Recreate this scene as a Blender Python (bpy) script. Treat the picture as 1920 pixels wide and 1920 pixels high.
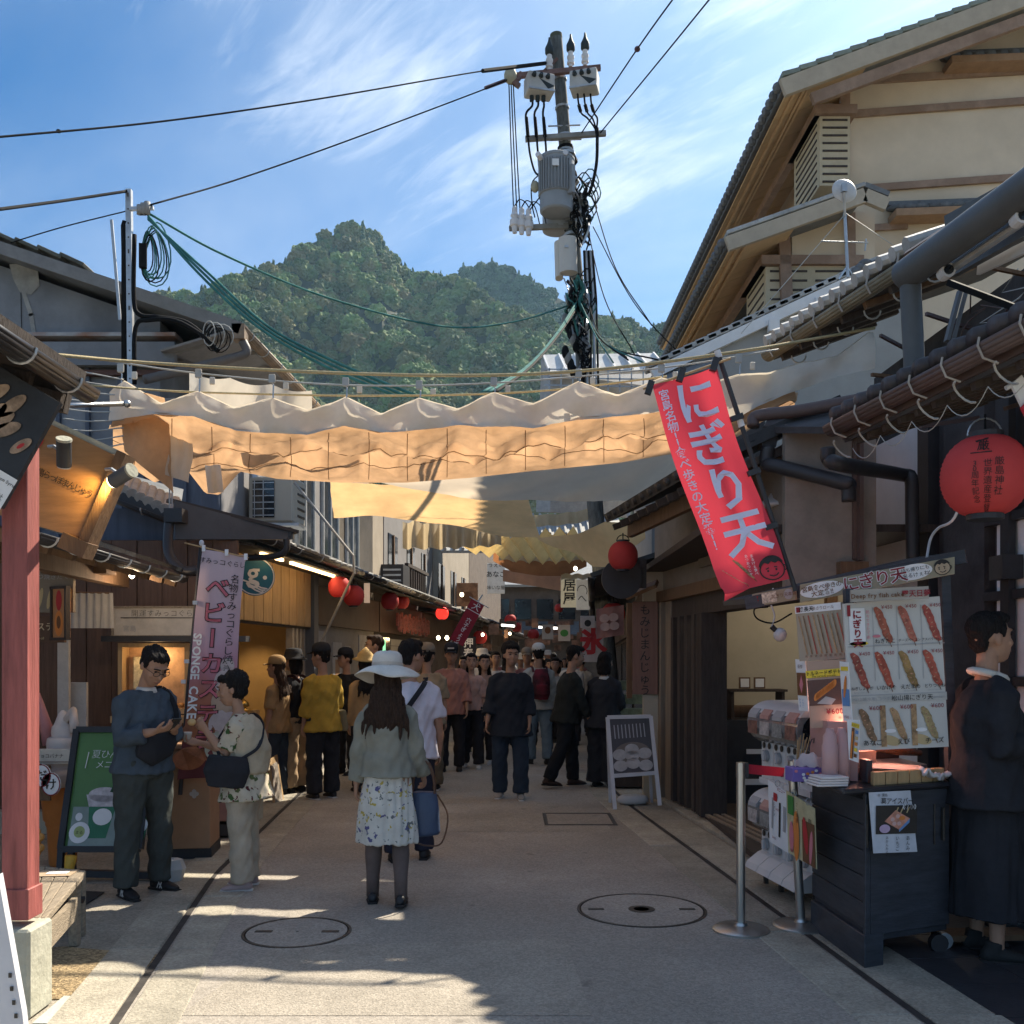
import bpy,bmesh,math,random
import numpy as np
from mathutils import Vector as Vc,Matrix,Euler,noise as mnoise
from math import sin,cos,pi
Rot=Matrix.Rotation
random.seed(7);np.random.seed(7)
SC=bpy.context.scene
for o in list(bpy.data.objects):bpy.data.objects.remove(o)
COL=SC.collection
R=math.radians
# ---------------------------------------------------------------- camera
FPX,CX,HY,EYE=1800.0,960.0,1235.0,1.6
cam=bpy.data.cameras.new('camera');camo=bpy.data.objects.new('camera',cam);COL.objects.link(camo)
cam.sensor_width=36.0;cam.sensor_fit='HORIZONTAL';cam.lens=36.0*FPX/1920.0
cam.shift_y=(HY-960.0)/1920.0
cam.clip_start=0.05;cam.clip_end=4000
camo.location=(0,0,EYE);camo.rotation_euler=(R(90),0,0)
SC.camera=camo
# ---------------------------------------------------------------- light
SUN_AZ,SUN_EL=37.5,45.0
sun=bpy.data.lights.new('sun','SUN');suno=bpy.data.objects.new('sun',sun);COL.objects.link(suno)
sun.energy=2.0;sun.angle=R(0.5);sun.color=(1.0,0.90,0.74)
sd=Vc((sin(R(SUN_AZ))*cos(R(SUN_EL)),cos(R(SUN_AZ))*cos(R(SUN_EL)),sin(R(SUN_EL))))
suno.rotation_euler=sd.to_track_quat('Z','Y').to_euler()
suno.location=sd*60
SC.view_settings.view_transform='Standard';SC.view_settings.look='None'
SC.view_settings.exposure=2.5;SC.view_settings.gamma=1.0
try:SC.view_settings.use_curve_mapping=False
except Exception:pass
SC.cycles.max_bounces=6;SC.cycles.diffuse_bounces=5;SC.cycles.transparent_max_bounces=8
SC.cycles.use_denoising=True
def build_world():
    w=bpy.data.worlds.new('World');SC.world=w;w.use_nodes=True
    nt=w.node_tree;N=nt.nodes;L=nt.links
    for n in list(N):N.remove(n)
    def nd(t,**kw):
        n=N.new(t)
        for k,v in kw.items():setattr(n,k,v)
        return n
    def math_(op,a,b=None,c=None,clamp=False):
        n=nd('ShaderNodeMath',operation=op,use_clamp=clamp)
        for i,v in enumerate((a,b,c)):
            if v is None:continue
            if isinstance(v,(int,float)):n.inputs[i].default_value=v
            else:L.new(v,n.inputs[i])
        return n.outputs[0]
    sky=nd('ShaderNodeTexSky',sky_type='NISHITA',sun_disc=False)
    sky.sun_elevation=R(SUN_EL);sky.sun_rotation=R(SUN_AZ);sky.air_density=1.0;sky.dust_density=0.6;sky.ozone_density=2.0
    tc=nd('ShaderNodeTexCoord');sep=nd('ShaderNodeSeparateXYZ');L.new(tc.outputs['Generated'],sep.inputs[0])
    x,y,z=sep.outputs
    zc=math_('MAXIMUM',z,0.06)
    px=math_('DIVIDE',x,zc);py=math_('DIVIDE',y,zc)
    a=R(-52)
    s=math_('ADD',math_('MULTIPLY',px,cos(a)),math_('MULTIPLY',py,sin(a)))
    t=math_('SUBTRACT',math_('MULTIPLY',py,cos(a)),math_('MULTIPLY',px,sin(a)))
    def noise(su,sv,scale,det,dist,off):
        c=nd('ShaderNodeCombineXYZ');L.new(math_('MULTIPLY',s,su),c.inputs[0]);L.new(math_('MULTIPLY',t,sv),c.inputs[1]);c.inputs[2].default_value=off
        n=nd('ShaderNodeTexNoise');n.inputs['Scale'].default_value=scale;n.inputs['Detail'].default_value=det
        n.inputs['Roughness'].default_value=0.62;n.inputs['Distortion'].default_value=dist;L.new(c.outputs[0],n.inputs['Vector'])
        return n.outputs['Fac']
    streak=noise(0.8,2.3,1.7,10,1.5,3.1)
    fine=noise(1.2,6.0,2.6,8,1.0,9.7)
    big=noise(0.8,0.8,0.55,2,0.3,5.2)
    def blob(cx,cy,r):
        dx=math_('SUBTRACT',px,cx);dy=math_('SUBTRACT',py,cy)
        d=math_('SQRT',math_('ADD',math_('MULTIPLY',dx,dx),math_('MULTIPLY',dy,dy)))
        return math_('SUBTRACT',1.0,math_('DIVIDE',d,r),clamp=True)
    dens=math_('ADD',math_('MULTIPLY',streak,0.85),math_('MULTIPLY',fine,0.45))
    m=math_('ADD',math_('MULTIPLY',blob(-0.30,1.66,0.50),0.30),math_('MULTIPLY',blob(0.30,1.45,0.40),0.22))
    m=math_('ADD',m,math_('MULTIPLY',blob(0.26,1.90,0.34),0.22))
    m=math_('ADD',m,math_('MULTIPLY',blob(-0.1,2.1,0.5),0.16))
    m=math_('ADD',m,math_('MULTIPLY',math_('SUBTRACT',big,0.42),0.34))
    for b_ in ((-0.95,1.75,0.6,0.22),(0.42,2.5,0.62,0.26),(-0.62,2.3,0.5,0.12),(0.12,1.45,0.22,0.16)):m=math_('SUBTRACT',m,math_('MULTIPLY',blob(*b_[:3]),b_[3]))
    c=math_('MULTIPLY',math_('SUBTRACT',math_('ADD',dens,m),0.765),2.3,clamp=True)
    c=math_('MULTIPLY',c,math_('MULTIPLY',math_('SUBTRACT',z,0.05),6.0,clamp=True))
    c=math_('MULTIPLY',math_('POWER',c,1.2),0.78)
    veil=math_('ADD',0.08,math_('MULTIPLY',math_('SUBTRACT',noise(0.6,1.5,0.8,5,0.8,1.3),0.30,clamp=True),0.55))
    veil=math_('MULTIPLY',veil,math_('SUBTRACT',1.0,math_('MULTIPLY',blob(-0.95,1.6,0.7),0.9)))
    c=math_('ADD',c,math_('MULTIPLY',math_('SUBTRACT',1.0,c),veil))
    tint=nd('ShaderNodeMix',data_type='RGBA',blend_type='MULTIPLY');tint.inputs['Factor'].default_value=1.0
    L.new(sky.outputs[0],tint.inputs[6]);tint.inputs[7].default_value=(0.075,0.28,0.45,1)
    mix=nd('ShaderNodeMix',data_type='RGBA');L.new(c,mix.inputs['Factor']);L.new(tint.outputs[2],mix.inputs[6])
    dt=nd('ShaderNodeVectorMath',operation='DOT_PRODUCT');L.new(tc.outputs['Generated'],dt.inputs[0]);dt.inputs[1].default_value=tuple(sd)
    fw=math_('MAXIMUM',dt.outputs['Value'],0.0)
    br=nd('ShaderNodeVectorMath',operation='SCALE');br.inputs[0].default_value=(4.6,4.9,5.2);L.new(math_('ADD',0.95,math_('MULTIPLY',math_('POWER',fw,10.0),0.3)),br.inputs['Scale'])
    L.new(br.outputs[0],mix.inputs[7])
    au=nd('ShaderNodeVectorMath',operation='SCALE');au.inputs[0].default_value=(10,10.4,10.4);L.new(math_('MULTIPLY',math_('POWER',fw,18.0),0.28),au.inputs['Scale'])
    su=nd('ShaderNodeVectorMath',operation='ADD');L.new(mix.outputs[2],su.inputs[0]);L.new(au.outputs[0],su.inputs[1])
    bg=nd('ShaderNodeBackground');bg.inputs['Strength'].default_value=0.05;L.new(su.outputs[0],bg.inputs['Color'])
    out=nd('ShaderNodeOutputWorld');L.new(bg.outputs[0],out.inputs['Surface'])
build_world()
# ================================================================ helpers
def P(px,py,Y):
    return Vc(((px-CX)/FPX*Y,Y,EYE+(HY-py)/FPX*Y))
def G(px,py):
    Y=EYE*FPX/(py-HY);return Vc(((px-CX)/FPX*Y,Y,0))
MATS={}
def mat(name,col=(.5,.5,.5),rough=.7,metal=0,var=.18,vs=5,st=(1,1,1),bump=.12,bs=40,emit=0,trans=0,tcol=None,spec=.35,alpha=1,col2=None,c2=.5,coat=0,wave=None,objrand=0,sub=0):
    if name in MATS:return MATS[name]
    m=bpy.data.materials.new(name);m.use_nodes=True;MATS[name]=m
    nt=m.node_tree;N=nt.nodes;L=nt.links
    b=N['Principled BSDF'];out=N['Material Output']
    b.inputs['Roughness'].default_value=rough;b.inputs['Metallic'].default_value=metal
    b.inputs['Specular IOR Level'].default_value=spec
    if coat:b.inputs['Coat Weight'].default_value=coat
    tc=N.new('ShaderNodeTexCoord');mp=N.new('ShaderNodeMapping');mp.inputs['Scale'].default_value=st
    L.new(tc.outputs['Object'],mp.inputs[0])
    n1=N.new('ShaderNodeTexNoise');n1.inputs['Scale'].default_value=vs;n1.inputs['Detail'].default_value=6;n1.inputs['Roughness'].default_value=.65
    L.new(mp.outputs[0],n1.inputs['Vector'])
    r=N.new('ShaderNodeMapRange');r.inputs[1].default_value=.3;r.inputs[2].default_value=.7;r.inputs[3].default_value=1-var;r.inputs[4].default_value=1+var
    L.new(n1.outputs['Fac'],r.inputs[0])
    mx=N.new('ShaderNodeMix');mx.data_type='RGBA';mx.blend_type='MULTIPLY';mx.inputs['Factor'].default_value=1
    mx.inputs[6].default_value=(*col,1);L.new(r.outputs[0],mx.inputs[7])
    colout=mx.outputs[2]
    if col2:
        n3=N.new('ShaderNodeTexNoise');n3.inputs['Scale'].default_value=vs*.35;n3.inputs['Detail'].default_value=5;L.new(mp.outputs[0],n3.inputs['Vector'])
        rr=N.new('ShaderNodeMapRange');rr.inputs[1].default_value=c2-.08;rr.inputs[2].default_value=c2+.12;L.new(n3.outputs['Fac'],rr.inputs[0])
        m2=N.new('ShaderNodeMix');m2.data_type='RGBA';L.new(rr.outputs[0],m2.inputs['Factor']);L.new(colout,m2.inputs[6]);m2.inputs[7].default_value=(*col2,1)
        colout=m2.outputs[2]
    if objrand:
        oi=N.new('ShaderNodeObjectInfo');rr=N.new('ShaderNodeMapRange');rr.inputs[3].default_value=1-objrand;rr.inputs[4].default_value=1+objrand
        L.new(oi.outputs['Random'],rr.inputs[0]);m3=N.new('ShaderNodeMix');m3.data_type='RGBA';m3.blend_type='MULTIPLY';m3.inputs['Factor'].default_value=1
        L.new(colout,m3.inputs[6]);L.new(rr.outputs[0],m3.inputs[7]);colout=m3.outputs[2]
    if objrand >= .5:
        oi=N.new('ShaderNodeObjectInfo');wn=N.new('ShaderNodeTexWhiteNoise');wn.noise_dimensions='1D';L.new(oi.outputs['Random'],wn.inputs['W']);rr=N.new('ShaderNodeMapRange');rr.inputs[1].default_value=.62;rr.inputs[2].default_value=1;rr.inputs[4].default_value=.8;L.new(wn.outputs['Value'],rr.inputs[0])
        m5=N.new('ShaderNodeMix');m5.data_type='RGBA';L.new(rr.outputs[0],m5.inputs['Factor']);L.new(colout,m5.inputs[6]);m5.inputs[7].default_value=(.22,.17,.075,1);colout=m5.outputs[2]
    L.new(colout,b.inputs['Base Color'])
    if bump:
        n2=N.new('ShaderNodeTexNoise');n2.inputs['Scale'].default_value=bs;n2.inputs['Detail'].default_value=5
        L.new(mp.outputs[0],n2.inputs['Vector']);bp=N.new('ShaderNodeBump');bp.inputs['Strength'].default_value=bump;bp.inputs['Distance'].default_value=.02
        L.new(n2.outputs['Fac'],bp.inputs['Height']);L.new(bp.outputs[0],b.inputs['Normal'])
    if emit:
        b.inputs['Emission Color'].default_value=(*col,1);b.inputs['Emission Strength'].default_value=emit
    if alpha < 1:b.inputs['Alpha'].default_value=alpha
    if trans:
        t=N.new('ShaderNodeBsdfTranslucent')
        if tcol:
            m4=N.new('ShaderNodeMix');m4.data_type='RGBA';m4.blend_type='MULTIPLY';m4.inputs['Factor'].default_value=1
            m4.inputs[6].default_value=(*tcol,1);L.new(r.outputs[0],m4.inputs[7]);L.new(m4.outputs[2],t.inputs['Color'])
        else:L.new(colout,t.inputs['Color'])
        ms=N.new('ShaderNodeMixShader');ms.inputs[0].default_value=trans
        L.new(b.outputs[0],ms.inputs[1]);L.new(t.outputs[0],ms.inputs[2]);L.new(ms.outputs[0],out.inputs['Surface'])
    return m
def link(o,parent=None):
    COL.objects.link(o)
    if parent is not None:
        o.parent=parent;o.matrix_parent_inverse=parent_inv(parent)
        KIDS.setdefault(parent.name,[]).append(o)
    return o
def world_m(o):
    m=Matrix.LocRotScale(o.location,o.rotation_euler,o.scale)
    if o.parent is None:return m
    return world_m(o.parent) @ o.matrix_parent_inverse @ m
def parent_inv(p):return world_m(p).inverted()
def tag(o,label=None,cat=None,group=None,kind=None):
    if label:o['label']=label
    if cat:o['category']=cat
    if group:o['group']=group
    if kind:o['kind']=kind
    return o
def empty(name,loc,label=None,cat=None,group=None,rz=0):
    o=bpy.data.objects.new(name,None);o.location=Vc(loc);o.rotation_euler=(0,0,rz);o.empty_display_size=.1
    COL.objects.link(o);return tag(o,label,cat,group)
class MB:
    def __init__(s):s.v=[];s.f=[];s.m=[];s.cur=0;s.k=0
    def mi(s,i):s.cur=i;return s
    def add(s,vs,fs):
        k=len(s.v);s.v.extend([tuple(v) for v in vs]);s.f.extend([tuple(i+k for i in f) for f in fs]);s.m.extend([s.cur]*len(fs));return s
    def poly(s,pts):return s.add(pts,[tuple(range(len(pts)))])
    def hexa(s,a): # 8 corners: bottom 4 ccw then top 4
        return s.add(a,[(3,2,1,0),(4,5,6,7),(0,1,5,4),(1,2,6,5),(2,3,7,6),(3,0,4,7)])
    def box(s,c,size,rz=0,M=None):
        x,y,z=size[0]/2,size[1]/2,size[2]/2
        pts=[Vc(p) for p in ((-x,-y,-z),(x,-y,-z),(x,y,-z),(-x,y,-z),(-x,-y,z),(x,-y,z),(x,y,z),(-x,y,z))]
        if M is None:M=Rot(rz,3,'Z')
        return s.hexa([M @ p+Vc(c) for p in pts])
    def beam(s,a,b,w,h,up=(0,0,1)):
        a=Vc(a);b=Vc(b);d=(b-a).normalized();u=Vc(up)
        r=d.cross(u).normalized();u=r.cross(d).normalized()
        q=[a-r*w/2-u*h/2,a+r*w/2-u*h/2,b+r*w/2-u*h/2,b-r*w/2-u*h/2]
        return s.hexa(q+[p+u*h for p in q])
    def slab(s,quad,t): # quad of 4 pts, thickness along normal
        q=[Vc(p) for p in quad];n=(q[1]-q[0]).cross(q[3]-q[0]).normalized()*t
        return s.hexa([p-n for p in q]+q)
    def prism(s,pts,vec):
        p=[Vc(a) for a in pts];v=Vc(vec);n=len(p)
        return s.add(p+[a+v for a in p],[tuple(range(n-1,-1,-1)),tuple(range(n,2*n))]+[(i,(i+1) % n,n+(i+1) % n,n+i) for i in range(n)])
    def loft(s,pts,rad,seg=10,hint=(1,0,0),cap=True):
        pts=[Vc(p) for p in pts];n=len(pts);vs=[];h=Vc(hint)
        for i,p in enumerate(pts):
            d=(pts[min(i+1,n-1)]-pts[max(i-1,0)]).normalized()
            x=h-d*h.dot(d)
            if x.length < 1e-4:x=d.orthogonal()
            x.normalize();y=d.cross(x);h=x
            r=rad[i] if isinstance(rad,(list,tuple)) else rad
            rx,ry=r if isinstance(r,(list,tuple)) else (r,r)
            for k in range(seg):
                t=2*pi*k/seg;vs.append(p+x*rx*cos(t)+y*ry*sin(t))
        fs=[]
        for i in range(n-1):
            for k in range(seg):
                k2=(k+1) % seg;fs.append((i*seg+k,i*seg+k2,(i+1)*seg+k2,(i+1)*seg+k))
        if cap:fs += [tuple(range(seg-1,-1,-1)),tuple(range((n-1)*seg,n*seg))]
        return s.add(vs,fs)
    def tube(s,pts,r,seg=6):return s.loft(pts,r,seg)
    def ell(s,c,r,seg=12,rings=7,M=None):
        c=Vc(c);vs=[];fs=[]
        for i in range(rings+1):
            a=pi*i/rings-pi/2
            rr=max(cos(a),.02)
            for k in range(seg):
                t=2*pi*k/seg;p=Vc((r[0]*rr*cos(t),r[1]*rr*sin(t),r[2]*sin(a)))
                vs.append(c+(M @ p if M is not None else p))
        for i in range(rings):
            for k in range(seg):
                k2=(k+1) % seg;fs.append((i*seg+k,i*seg+k2,(i+1)*seg+k2,(i+1)*seg+k))
        fs += [tuple(range(seg-1,-1,-1)),tuple(range(rings*seg,(rings+1)*seg))]
        return s.add(vs,fs)
    def lathe(s,c,prof,seg=20,M=None):
        c=Vc(c);vs=[];fs=[];n=len(prof)
        for r,z in prof:
            for k in range(seg):
                t=2*pi*k/seg;p=Vc((r*cos(t),r*sin(t),z));vs.append(c+(M @ p if M is not None else p))
        for i in range(n-1):
            for k in range(seg):
                k2=(k+1) % seg;fs.append((i*seg+k,i*seg+k2,(i+1)*seg+k2,(i+1)*seg+k))
        fs += [tuple(range(seg-1,-1,-1)),tuple(range((n-1)*seg,n*seg))]
        return s.add(vs,fs)
    def grid(s,fn,nu,nv):
        vs=[fn(i/nu,j/nv) for j in range(nv+1) for i in range(nu+1)]
        fs=[(j*(nu+1)+i,j*(nu+1)+i+1,(j+1)*(nu+1)+i+1,(j+1)*(nu+1)+i) for j in range(nv) for i in range(nu)]
        return s.add(vs,fs)
    def mesh(s,name,mats):
        me=bpy.data.meshes.new(name);me.from_pydata(s.v,[],s.f)
        for m in (mats if isinstance(mats,(list,tuple)) else [mats]):me.materials.append(m)
        if any(s.m):me.polygons.foreach_set('material_index',s.m)
        me.update();return me
    def build(s,name,mats,parent=None,smooth=False,bevel=0,thick=0,angle=None):
        me=s.mesh(name,mats);o=bpy.data.objects.new(name,me);link(o,parent)
        if smooth:me.polygons.foreach_set('use_smooth',[True]*len(me.polygons))
        if angle:
            me.polygons.foreach_set('use_smooth',[True]*len(me.polygons));me.set_sharp_from_angle(angle=R(angle))
        if bevel:
            b=o.modifiers.new('bevel','BEVEL');b.width=bevel;b.segments=1;b.limit_method='ANGLE';b.angle_limit=R(50)
        if thick:
            b=o.modifiers.new('solid','SOLIDIFY');b.thickness=thick;b.offset=0
        return o
def copy_tree(o,parent=None):
    c=o.copy();COL.objects.link(c)
    if parent is not None:c.parent=parent
    for ch in [x for x in KIDS.get(o.name,[])]:
        copy_tree(ch,c)
    return c
KIDS={}
def bez(a,b,sag,n=14,side=0):
    a=Vc(a);b=Vc(b);out=[]
    for i in range(n+1):
        t=i/n;p=a.lerp(b,t);p.z -= sag*4*t*(1-t);p.x += side*4*t*(1-t);out.append(p)
    return out
def spline(pts,n=6):
    pts=[Vc(p) for p in pts];out=[]
    q=[pts[0]*2-pts[1]]+pts+[pts[-1]*2-pts[-2]]
    for i in range(1,len(q)-2):
        p0,p1,p2,p3=q[i-1],q[i],q[i+1],q[i+2]
        for k in range(n):
            t=k/n;out.append(.5*((2*p1)+(p2-p0)*t+(2*p0-5*p1+4*p2-p3)*t*t+(3*p1-p0-3*p2+p3)*t ** 3))
    out.append(pts[-1]);return out
# ---------------------------------------------------------------- flat print and lettering
TMP=bpy.data.scenes.new('workbench')
def eval_mesh(ob):
    TMP.collection.objects.link(ob)
    with bpy.context.temp_override(scene=TMP,view_layer=TMP.view_layers[0]):
        dg=bpy.context.evaluated_depsgraph_get();dg.update()
        me=bpy.data.meshes.new_from_object(ob.evaluated_get(dg))
    TMP.collection.objects.unlink(ob);return me
_TX={}
def glyphs(ch,bold=0.0):
    k=(ch,bold)
    if k in _TX:return _TX[k]
    cu=bpy.data.curves.new('glyph','FONT');cu.body=ch;cu.size=1;cu.fill_mode='FRONT';cu.resolution_u=2;cu.offset=bold;cu.align_x='LEFT'
    ob=bpy.data.objects.new('glyph',cu);me=eval_mesh(ob)
    v=[(p.co.x,p.co.y) for p in me.vertices];f=[tuple(p.vertices) for p in me.polygons]
    bpy.data.objects.remove(ob);bpy.data.curves.remove(cu);bpy.data.meshes.remove(me)
    if v:
        x0=min(a for a,b in v);x1=max(a for a,b in v);y0=min(b for a,b in v);y1=max(b for a,b in v)
    else:x0=x1=y0=y1=0
    _TX[k]=(v,f,(x0,x1,y0,y1));return _TX[k]
class Sheet:
    """flat print laid out in metres (u right, v up) and mapped on a surface"""
    def __init__(s):s.v=[];s.f=[];s.m=[];s.mats=[]
    def _mi(s,m):
        if m not in s.mats:s.mats.append(m)
        return s.mats.index(m)
    def raw(s,vs,fs,m,lay):
        k=len(s.v);s.v += [(a,b,lay) for a,b in vs];s.f += [tuple(i+k for i in f) for f in fs];s.m += [s._mi(m)]*len(fs)
    def rect(s,u,v,w,h,m,lay=1,rot=0):
        c,d=cos(rot),sin(rot)
        s.raw([(u+x*c-y*d,v+x*d+y*c) for x,y in ((-w/2,-h/2),(w/2,-h/2),(w/2,h/2),(-w/2,h/2))],[(0,1,2,3)],m,lay)
    def poly(s,pts,m,lay=1):s.raw(pts,[tuple(range(len(pts)))],m,lay)
    def oval(s,u,v,a,b,m,lay=1,rot=0,n=20):
        c,d=cos(rot),sin(rot)
        s.poly([(u+a*cos(t)*c-b*sin(t)*d,v+a*cos(t)*d+b*sin(t)*c) for t in [2*pi*i/n for i in range(n)]],m,lay)
    def line(s,pts,w,m,lay=2):
        for (a,b),(c,d) in zip(pts,pts[1:]):
            l=math.hypot(c-a,d-b) or 1e-6;s.rect((a+c)/2,(b+d)/2,l+w*.6,w,m,lay,math.atan2(d-b,c-a))
    def text(s,txt,u,v,size,m,lay=3,vert=False,bold=0.0,align='c',rot=0,gap=1.0,sx=1.0,turn=0):
        chars=list(txt);c,d=cos(rot),sin(rot)
        if vert:
            y=0
            for ch in chars:
                if ch == ' ':y -= size*.5;continue
                V,F,(x0,x1,y0,y1)=glyphs(ch,bold)
                if ch in 'ー~':V=[(-(b-.38)+.5,(a-.5)+.38) for a,b in V];x0,x1=.5,.5
                cx=(x0+x1)/2
                if turn:V=[((b-.35)+cx,-(a-cx)+.35) for a,b in V]
                adv=size*(1.02 if ord(ch) > 255 else (.72 if not turn else .12+(x1-x0)*1.0))*gap
                pts=[((a-cx)*size*sx,(b-.38)*size+y-adv/2) for a,b in V]
                s.raw([(u+a*c-b*d,v+a*d+b*c) for a,b in pts],F,m,lay);y -= adv
            return -y
        x=0;outp=[]
        for ch in chars:
            if ch == ' ':x += size*.3;continue
            V,F,(x0,x1,y0,y1)=glyphs(ch,bold);wide=ord(ch) > 255
            adv=(1.0 if wide else (x1-x0)+.09)*size*gap*sx;off=0 if wide else -x0
            outp.append(([((a+off)*size*sx+x,b*size) for a,b in V],F));x += adv
        o=-x/2 if align == 'c' else 0
        for V,F in outp:s.raw([(u+(a+o)*c-(b-size*.36)*d,v+(a+o)*d+(b-size*.36)*c) for a,b in V],F,m,lay)
        return x
    def build(s,name,fn,parent=None,step=.0015):
        vs=[fn(a,b,l*step) for a,b,l in s.v];me=bpy.data.meshes.new(name);me.from_pydata([tuple(v) for v in vs],[],s.f)
        for m in s.mats:me.materials.append(m)
        me.polygons.foreach_set('material_index',s.m);me.update();o=bpy.data.objects.new(name,me);link(o,parent);return o
def plane_fn(o,ux,uy):
    o=Vc(o);ux=Vc(ux).normalized();uy=Vc(uy);uy=(uy-ux*uy.dot(ux)).normalized();n=ux.cross(uy)
    return lambda a,b,l:o+ux*a+uy*b+n*l
def ink(name,col,rough=.6,emit=0):return mat('print_'+name,col,rough,var=.05,bump=0,emit=emit)
INK_K=ink('black',(.02,.02,.02));INK_W=ink('white',(.75,.75,.76));INK_R=ink('red',(.45,.03,.035));INK_P=ink('pink',(.6,.2,.24))
INK_Y=ink('yellow',(.75,.55,.05));INK_T=ink('tan',(.5,.38,.2));INK_B=ink('brown',(.16,.07,.03));INK_G=ink('green',(.05,.22,.05));INK_GY=ink('grey',(.35,.35,.36))
INK_O=ink('orange',(.65,.22,.05));INK_U=ink('blue',(.12,.25,.5));INK_MAR=ink('maroon',(.25,.02,.03))
# ================================================================ shared materials
M_ROAD=mat('road_concrete',(.34,.305,.26),.9,var=.22,vs=.9,bump=.35,bs=110,col2=(.275,.245,.205),c2=.5)
def speckle(m,scale,amt):
    nt=m.node_tree;N=nt.nodes;L=nt.links;b=N['Principled BSDF'];src=b.inputs['Base Color'].links[0].from_socket
    v=N.new('ShaderNodeTexVoronoi');v.inputs['Scale'].default_value=scale
    tc=[n for n in N if n.type == 'TEX_COORD'][0];L.new(tc.outputs['Object'],v.inputs['Vector'])
    s=N.new('ShaderNodeSeparateColor');L.new(v.outputs['Color'],s.inputs[0])
    r=N.new('ShaderNodeMapRange');r.inputs[3].default_value=1-amt;r.inputs[4].default_value=1+amt;L.new(s.outputs[0],r.inputs[0])
    x=N.new('ShaderNodeMix');x.data_type='RGBA';x.blend_type='MULTIPLY';x.inputs['Factor'].default_value=1
    L.new(src,x.inputs[6]);L.new(r.outputs[0],x.inputs[7]);L.new(x.outputs[2],b.inputs['Base Color'])
speckle(M_ROAD,90,.20)
def stains(m,scale,thr,col):
    nt=m.node_tree;N=nt.nodes;L=nt.links;b=N['Principled BSDF'];src=b.inputs['Base Color'].links[0].from_socket;tc=[n for n in N if n.type == 'TEX_COORD'][0]
    v=N.new('ShaderNodeTexVoronoi');v.inputs['Scale'].default_value=scale;n=N.new('ShaderNodeTexNoise');n.inputs['Scale'].default_value=scale*3;ad=N.new('ShaderNodeVectorMath');ad.operation='MULTIPLY_ADD';ad.inputs[1].default_value=(.35/scale,)*3
    L.new(tc.outputs['Object'],n.inputs['Vector']);L.new(n.outputs['Color'],ad.inputs[0]);L.new(tc.outputs['Object'],ad.inputs[2]);L.new(ad.outputs[0],v.inputs['Vector']);r=N.new('ShaderNodeMapRange');r.inputs[1].default_value=thr*.4;r.inputs[2].default_value=thr;r.inputs[3].default_value=.55;r.inputs[4].default_value=0;L.new(v.outputs['Distance'],r.inputs[0])
    x=N.new('ShaderNodeMix');x.data_type='RGBA';L.new(r.outputs[0],x.inputs['Factor']);L.new(src,x.inputs[6]);x.inputs[7].default_value=(*col,1);L.new(x.outputs[2],b.inputs['Base Color'])
stains(M_ROAD,2.3,.10,(.13,.115,.10));stains(M_ROAD,.55,.22,(.21,.185,.155))
M_PAVE=mat('pavement',(.29,.26,.21),.9,var=.2,vs=2,bump=.5,bs=100);speckle(M_PAVE,80,.2)
M_KERB=mat('kerb_stone',(.33,.30,.24),.9,var=.22,vs=3,bump=.4,bs=80,objrand=.12);speckle(M_KERB,90,.18)
M_GRAVEL=mat('gravel',(.3,.22,.12),.9,var=.3,vs=20,bump=.9,bs=60);speckle(M_GRAVEL,70,.45)
M_DIRT=mat('ground_earth',(.2,.18,.13),.95)
M_BLACK=mat('black_paint',(.03,.031,.036),.5,var=.25,vs=4,bump=.08)
M_SLOT=mat('drain_slot',(.045,.04,.036),.9,var=.5,vs=6)
M_CONC=mat('concrete_pale',(.42,.41,.33),.85,var=.16,vs=6,bump=.35,bs=30,col2=(.3,.29,.22),c2=.58)
M_IRON=mat('iron_dark',(.085,.075,.065),.6,metal=.6,var=.3,vs=12,bump=.2)
M_SLATE=mat('slate_tile',(.035,.035,.04),.45,var=.25,vs=5,bump=.15,bs=30,objrand=.25)
M_JOINT=mat('tile_joint',(.3,.29,.27),.9)
M_STEEL=mat('steel_brushed',(.5,.49,.47),.32,metal=.95,var=.1,vs=4,st=(30,30,1),bump=.05)
M_GALV=mat('galvanised',(.42,.44,.46),.45,metal=.7,var=.18,vs=8,bump=.08)
M_WOODG=mat('weathered_wood',(.27,.22,.16),.85,var=.3,vs=6,st=(12,1.2,12),bump=.5,bs=14)
M_RED=mat('red_paint',(.29,.085,.075),.6,var=.3,vs=5,st=(5,5,.6),bump=.3,bs=16,col2=(.2,.05,.042),c2=.58)
M_WOODD=mat('dark_wood',(.055,.042,.036),.75,var=.3,vs=5,st=(8,8,1),bump=.3,bs=16)
M_WOODB=mat('brown_wood',(.15,.085,.045),.7,var=.25,vs=5,st=(6,6,.8),bump=.25,bs=14)
M_WOODL=mat('light_wood',(.42,.28,.14),.7,var=.2,vs=5,st=(6,6,.8),bump=.2,bs=14)
M_PLAST=mat('plaster_white',(.72,.73,.74),.9,var=.08,vs=3,bump=.12,col2=(.64,.65,.65),c2=.6)
M_BEIGE=mat('plaster_beige',(.64,.53,.40),.92,var=.1,vs=1.2,bump=.15,bs=60,col2=(.53,.43,.31),c2=.56)
M_NAVY=mat('navy_cladding',(.07,.085,.12),.6,var=.2,vs=3,st=(6,6,.6),bump=.12)
M_GREYB=mat('bluegrey_mortar',(.20,.215,.24),.85,var=.22,vs=1.6,bump=.35,bs=18,col2=(.12,.13,.15),c2=.55)
M_TILE=mat('roof_tile',(.13,.135,.14),.55,var=.25,vs=8,bump=.2,bs=30,objrand=.2)
M_TILEL=mat('roof_tile_pale',(.36,.365,.36),.6,var=.2,vs=8,bump=.2,bs=30,objrand=.15)
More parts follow.
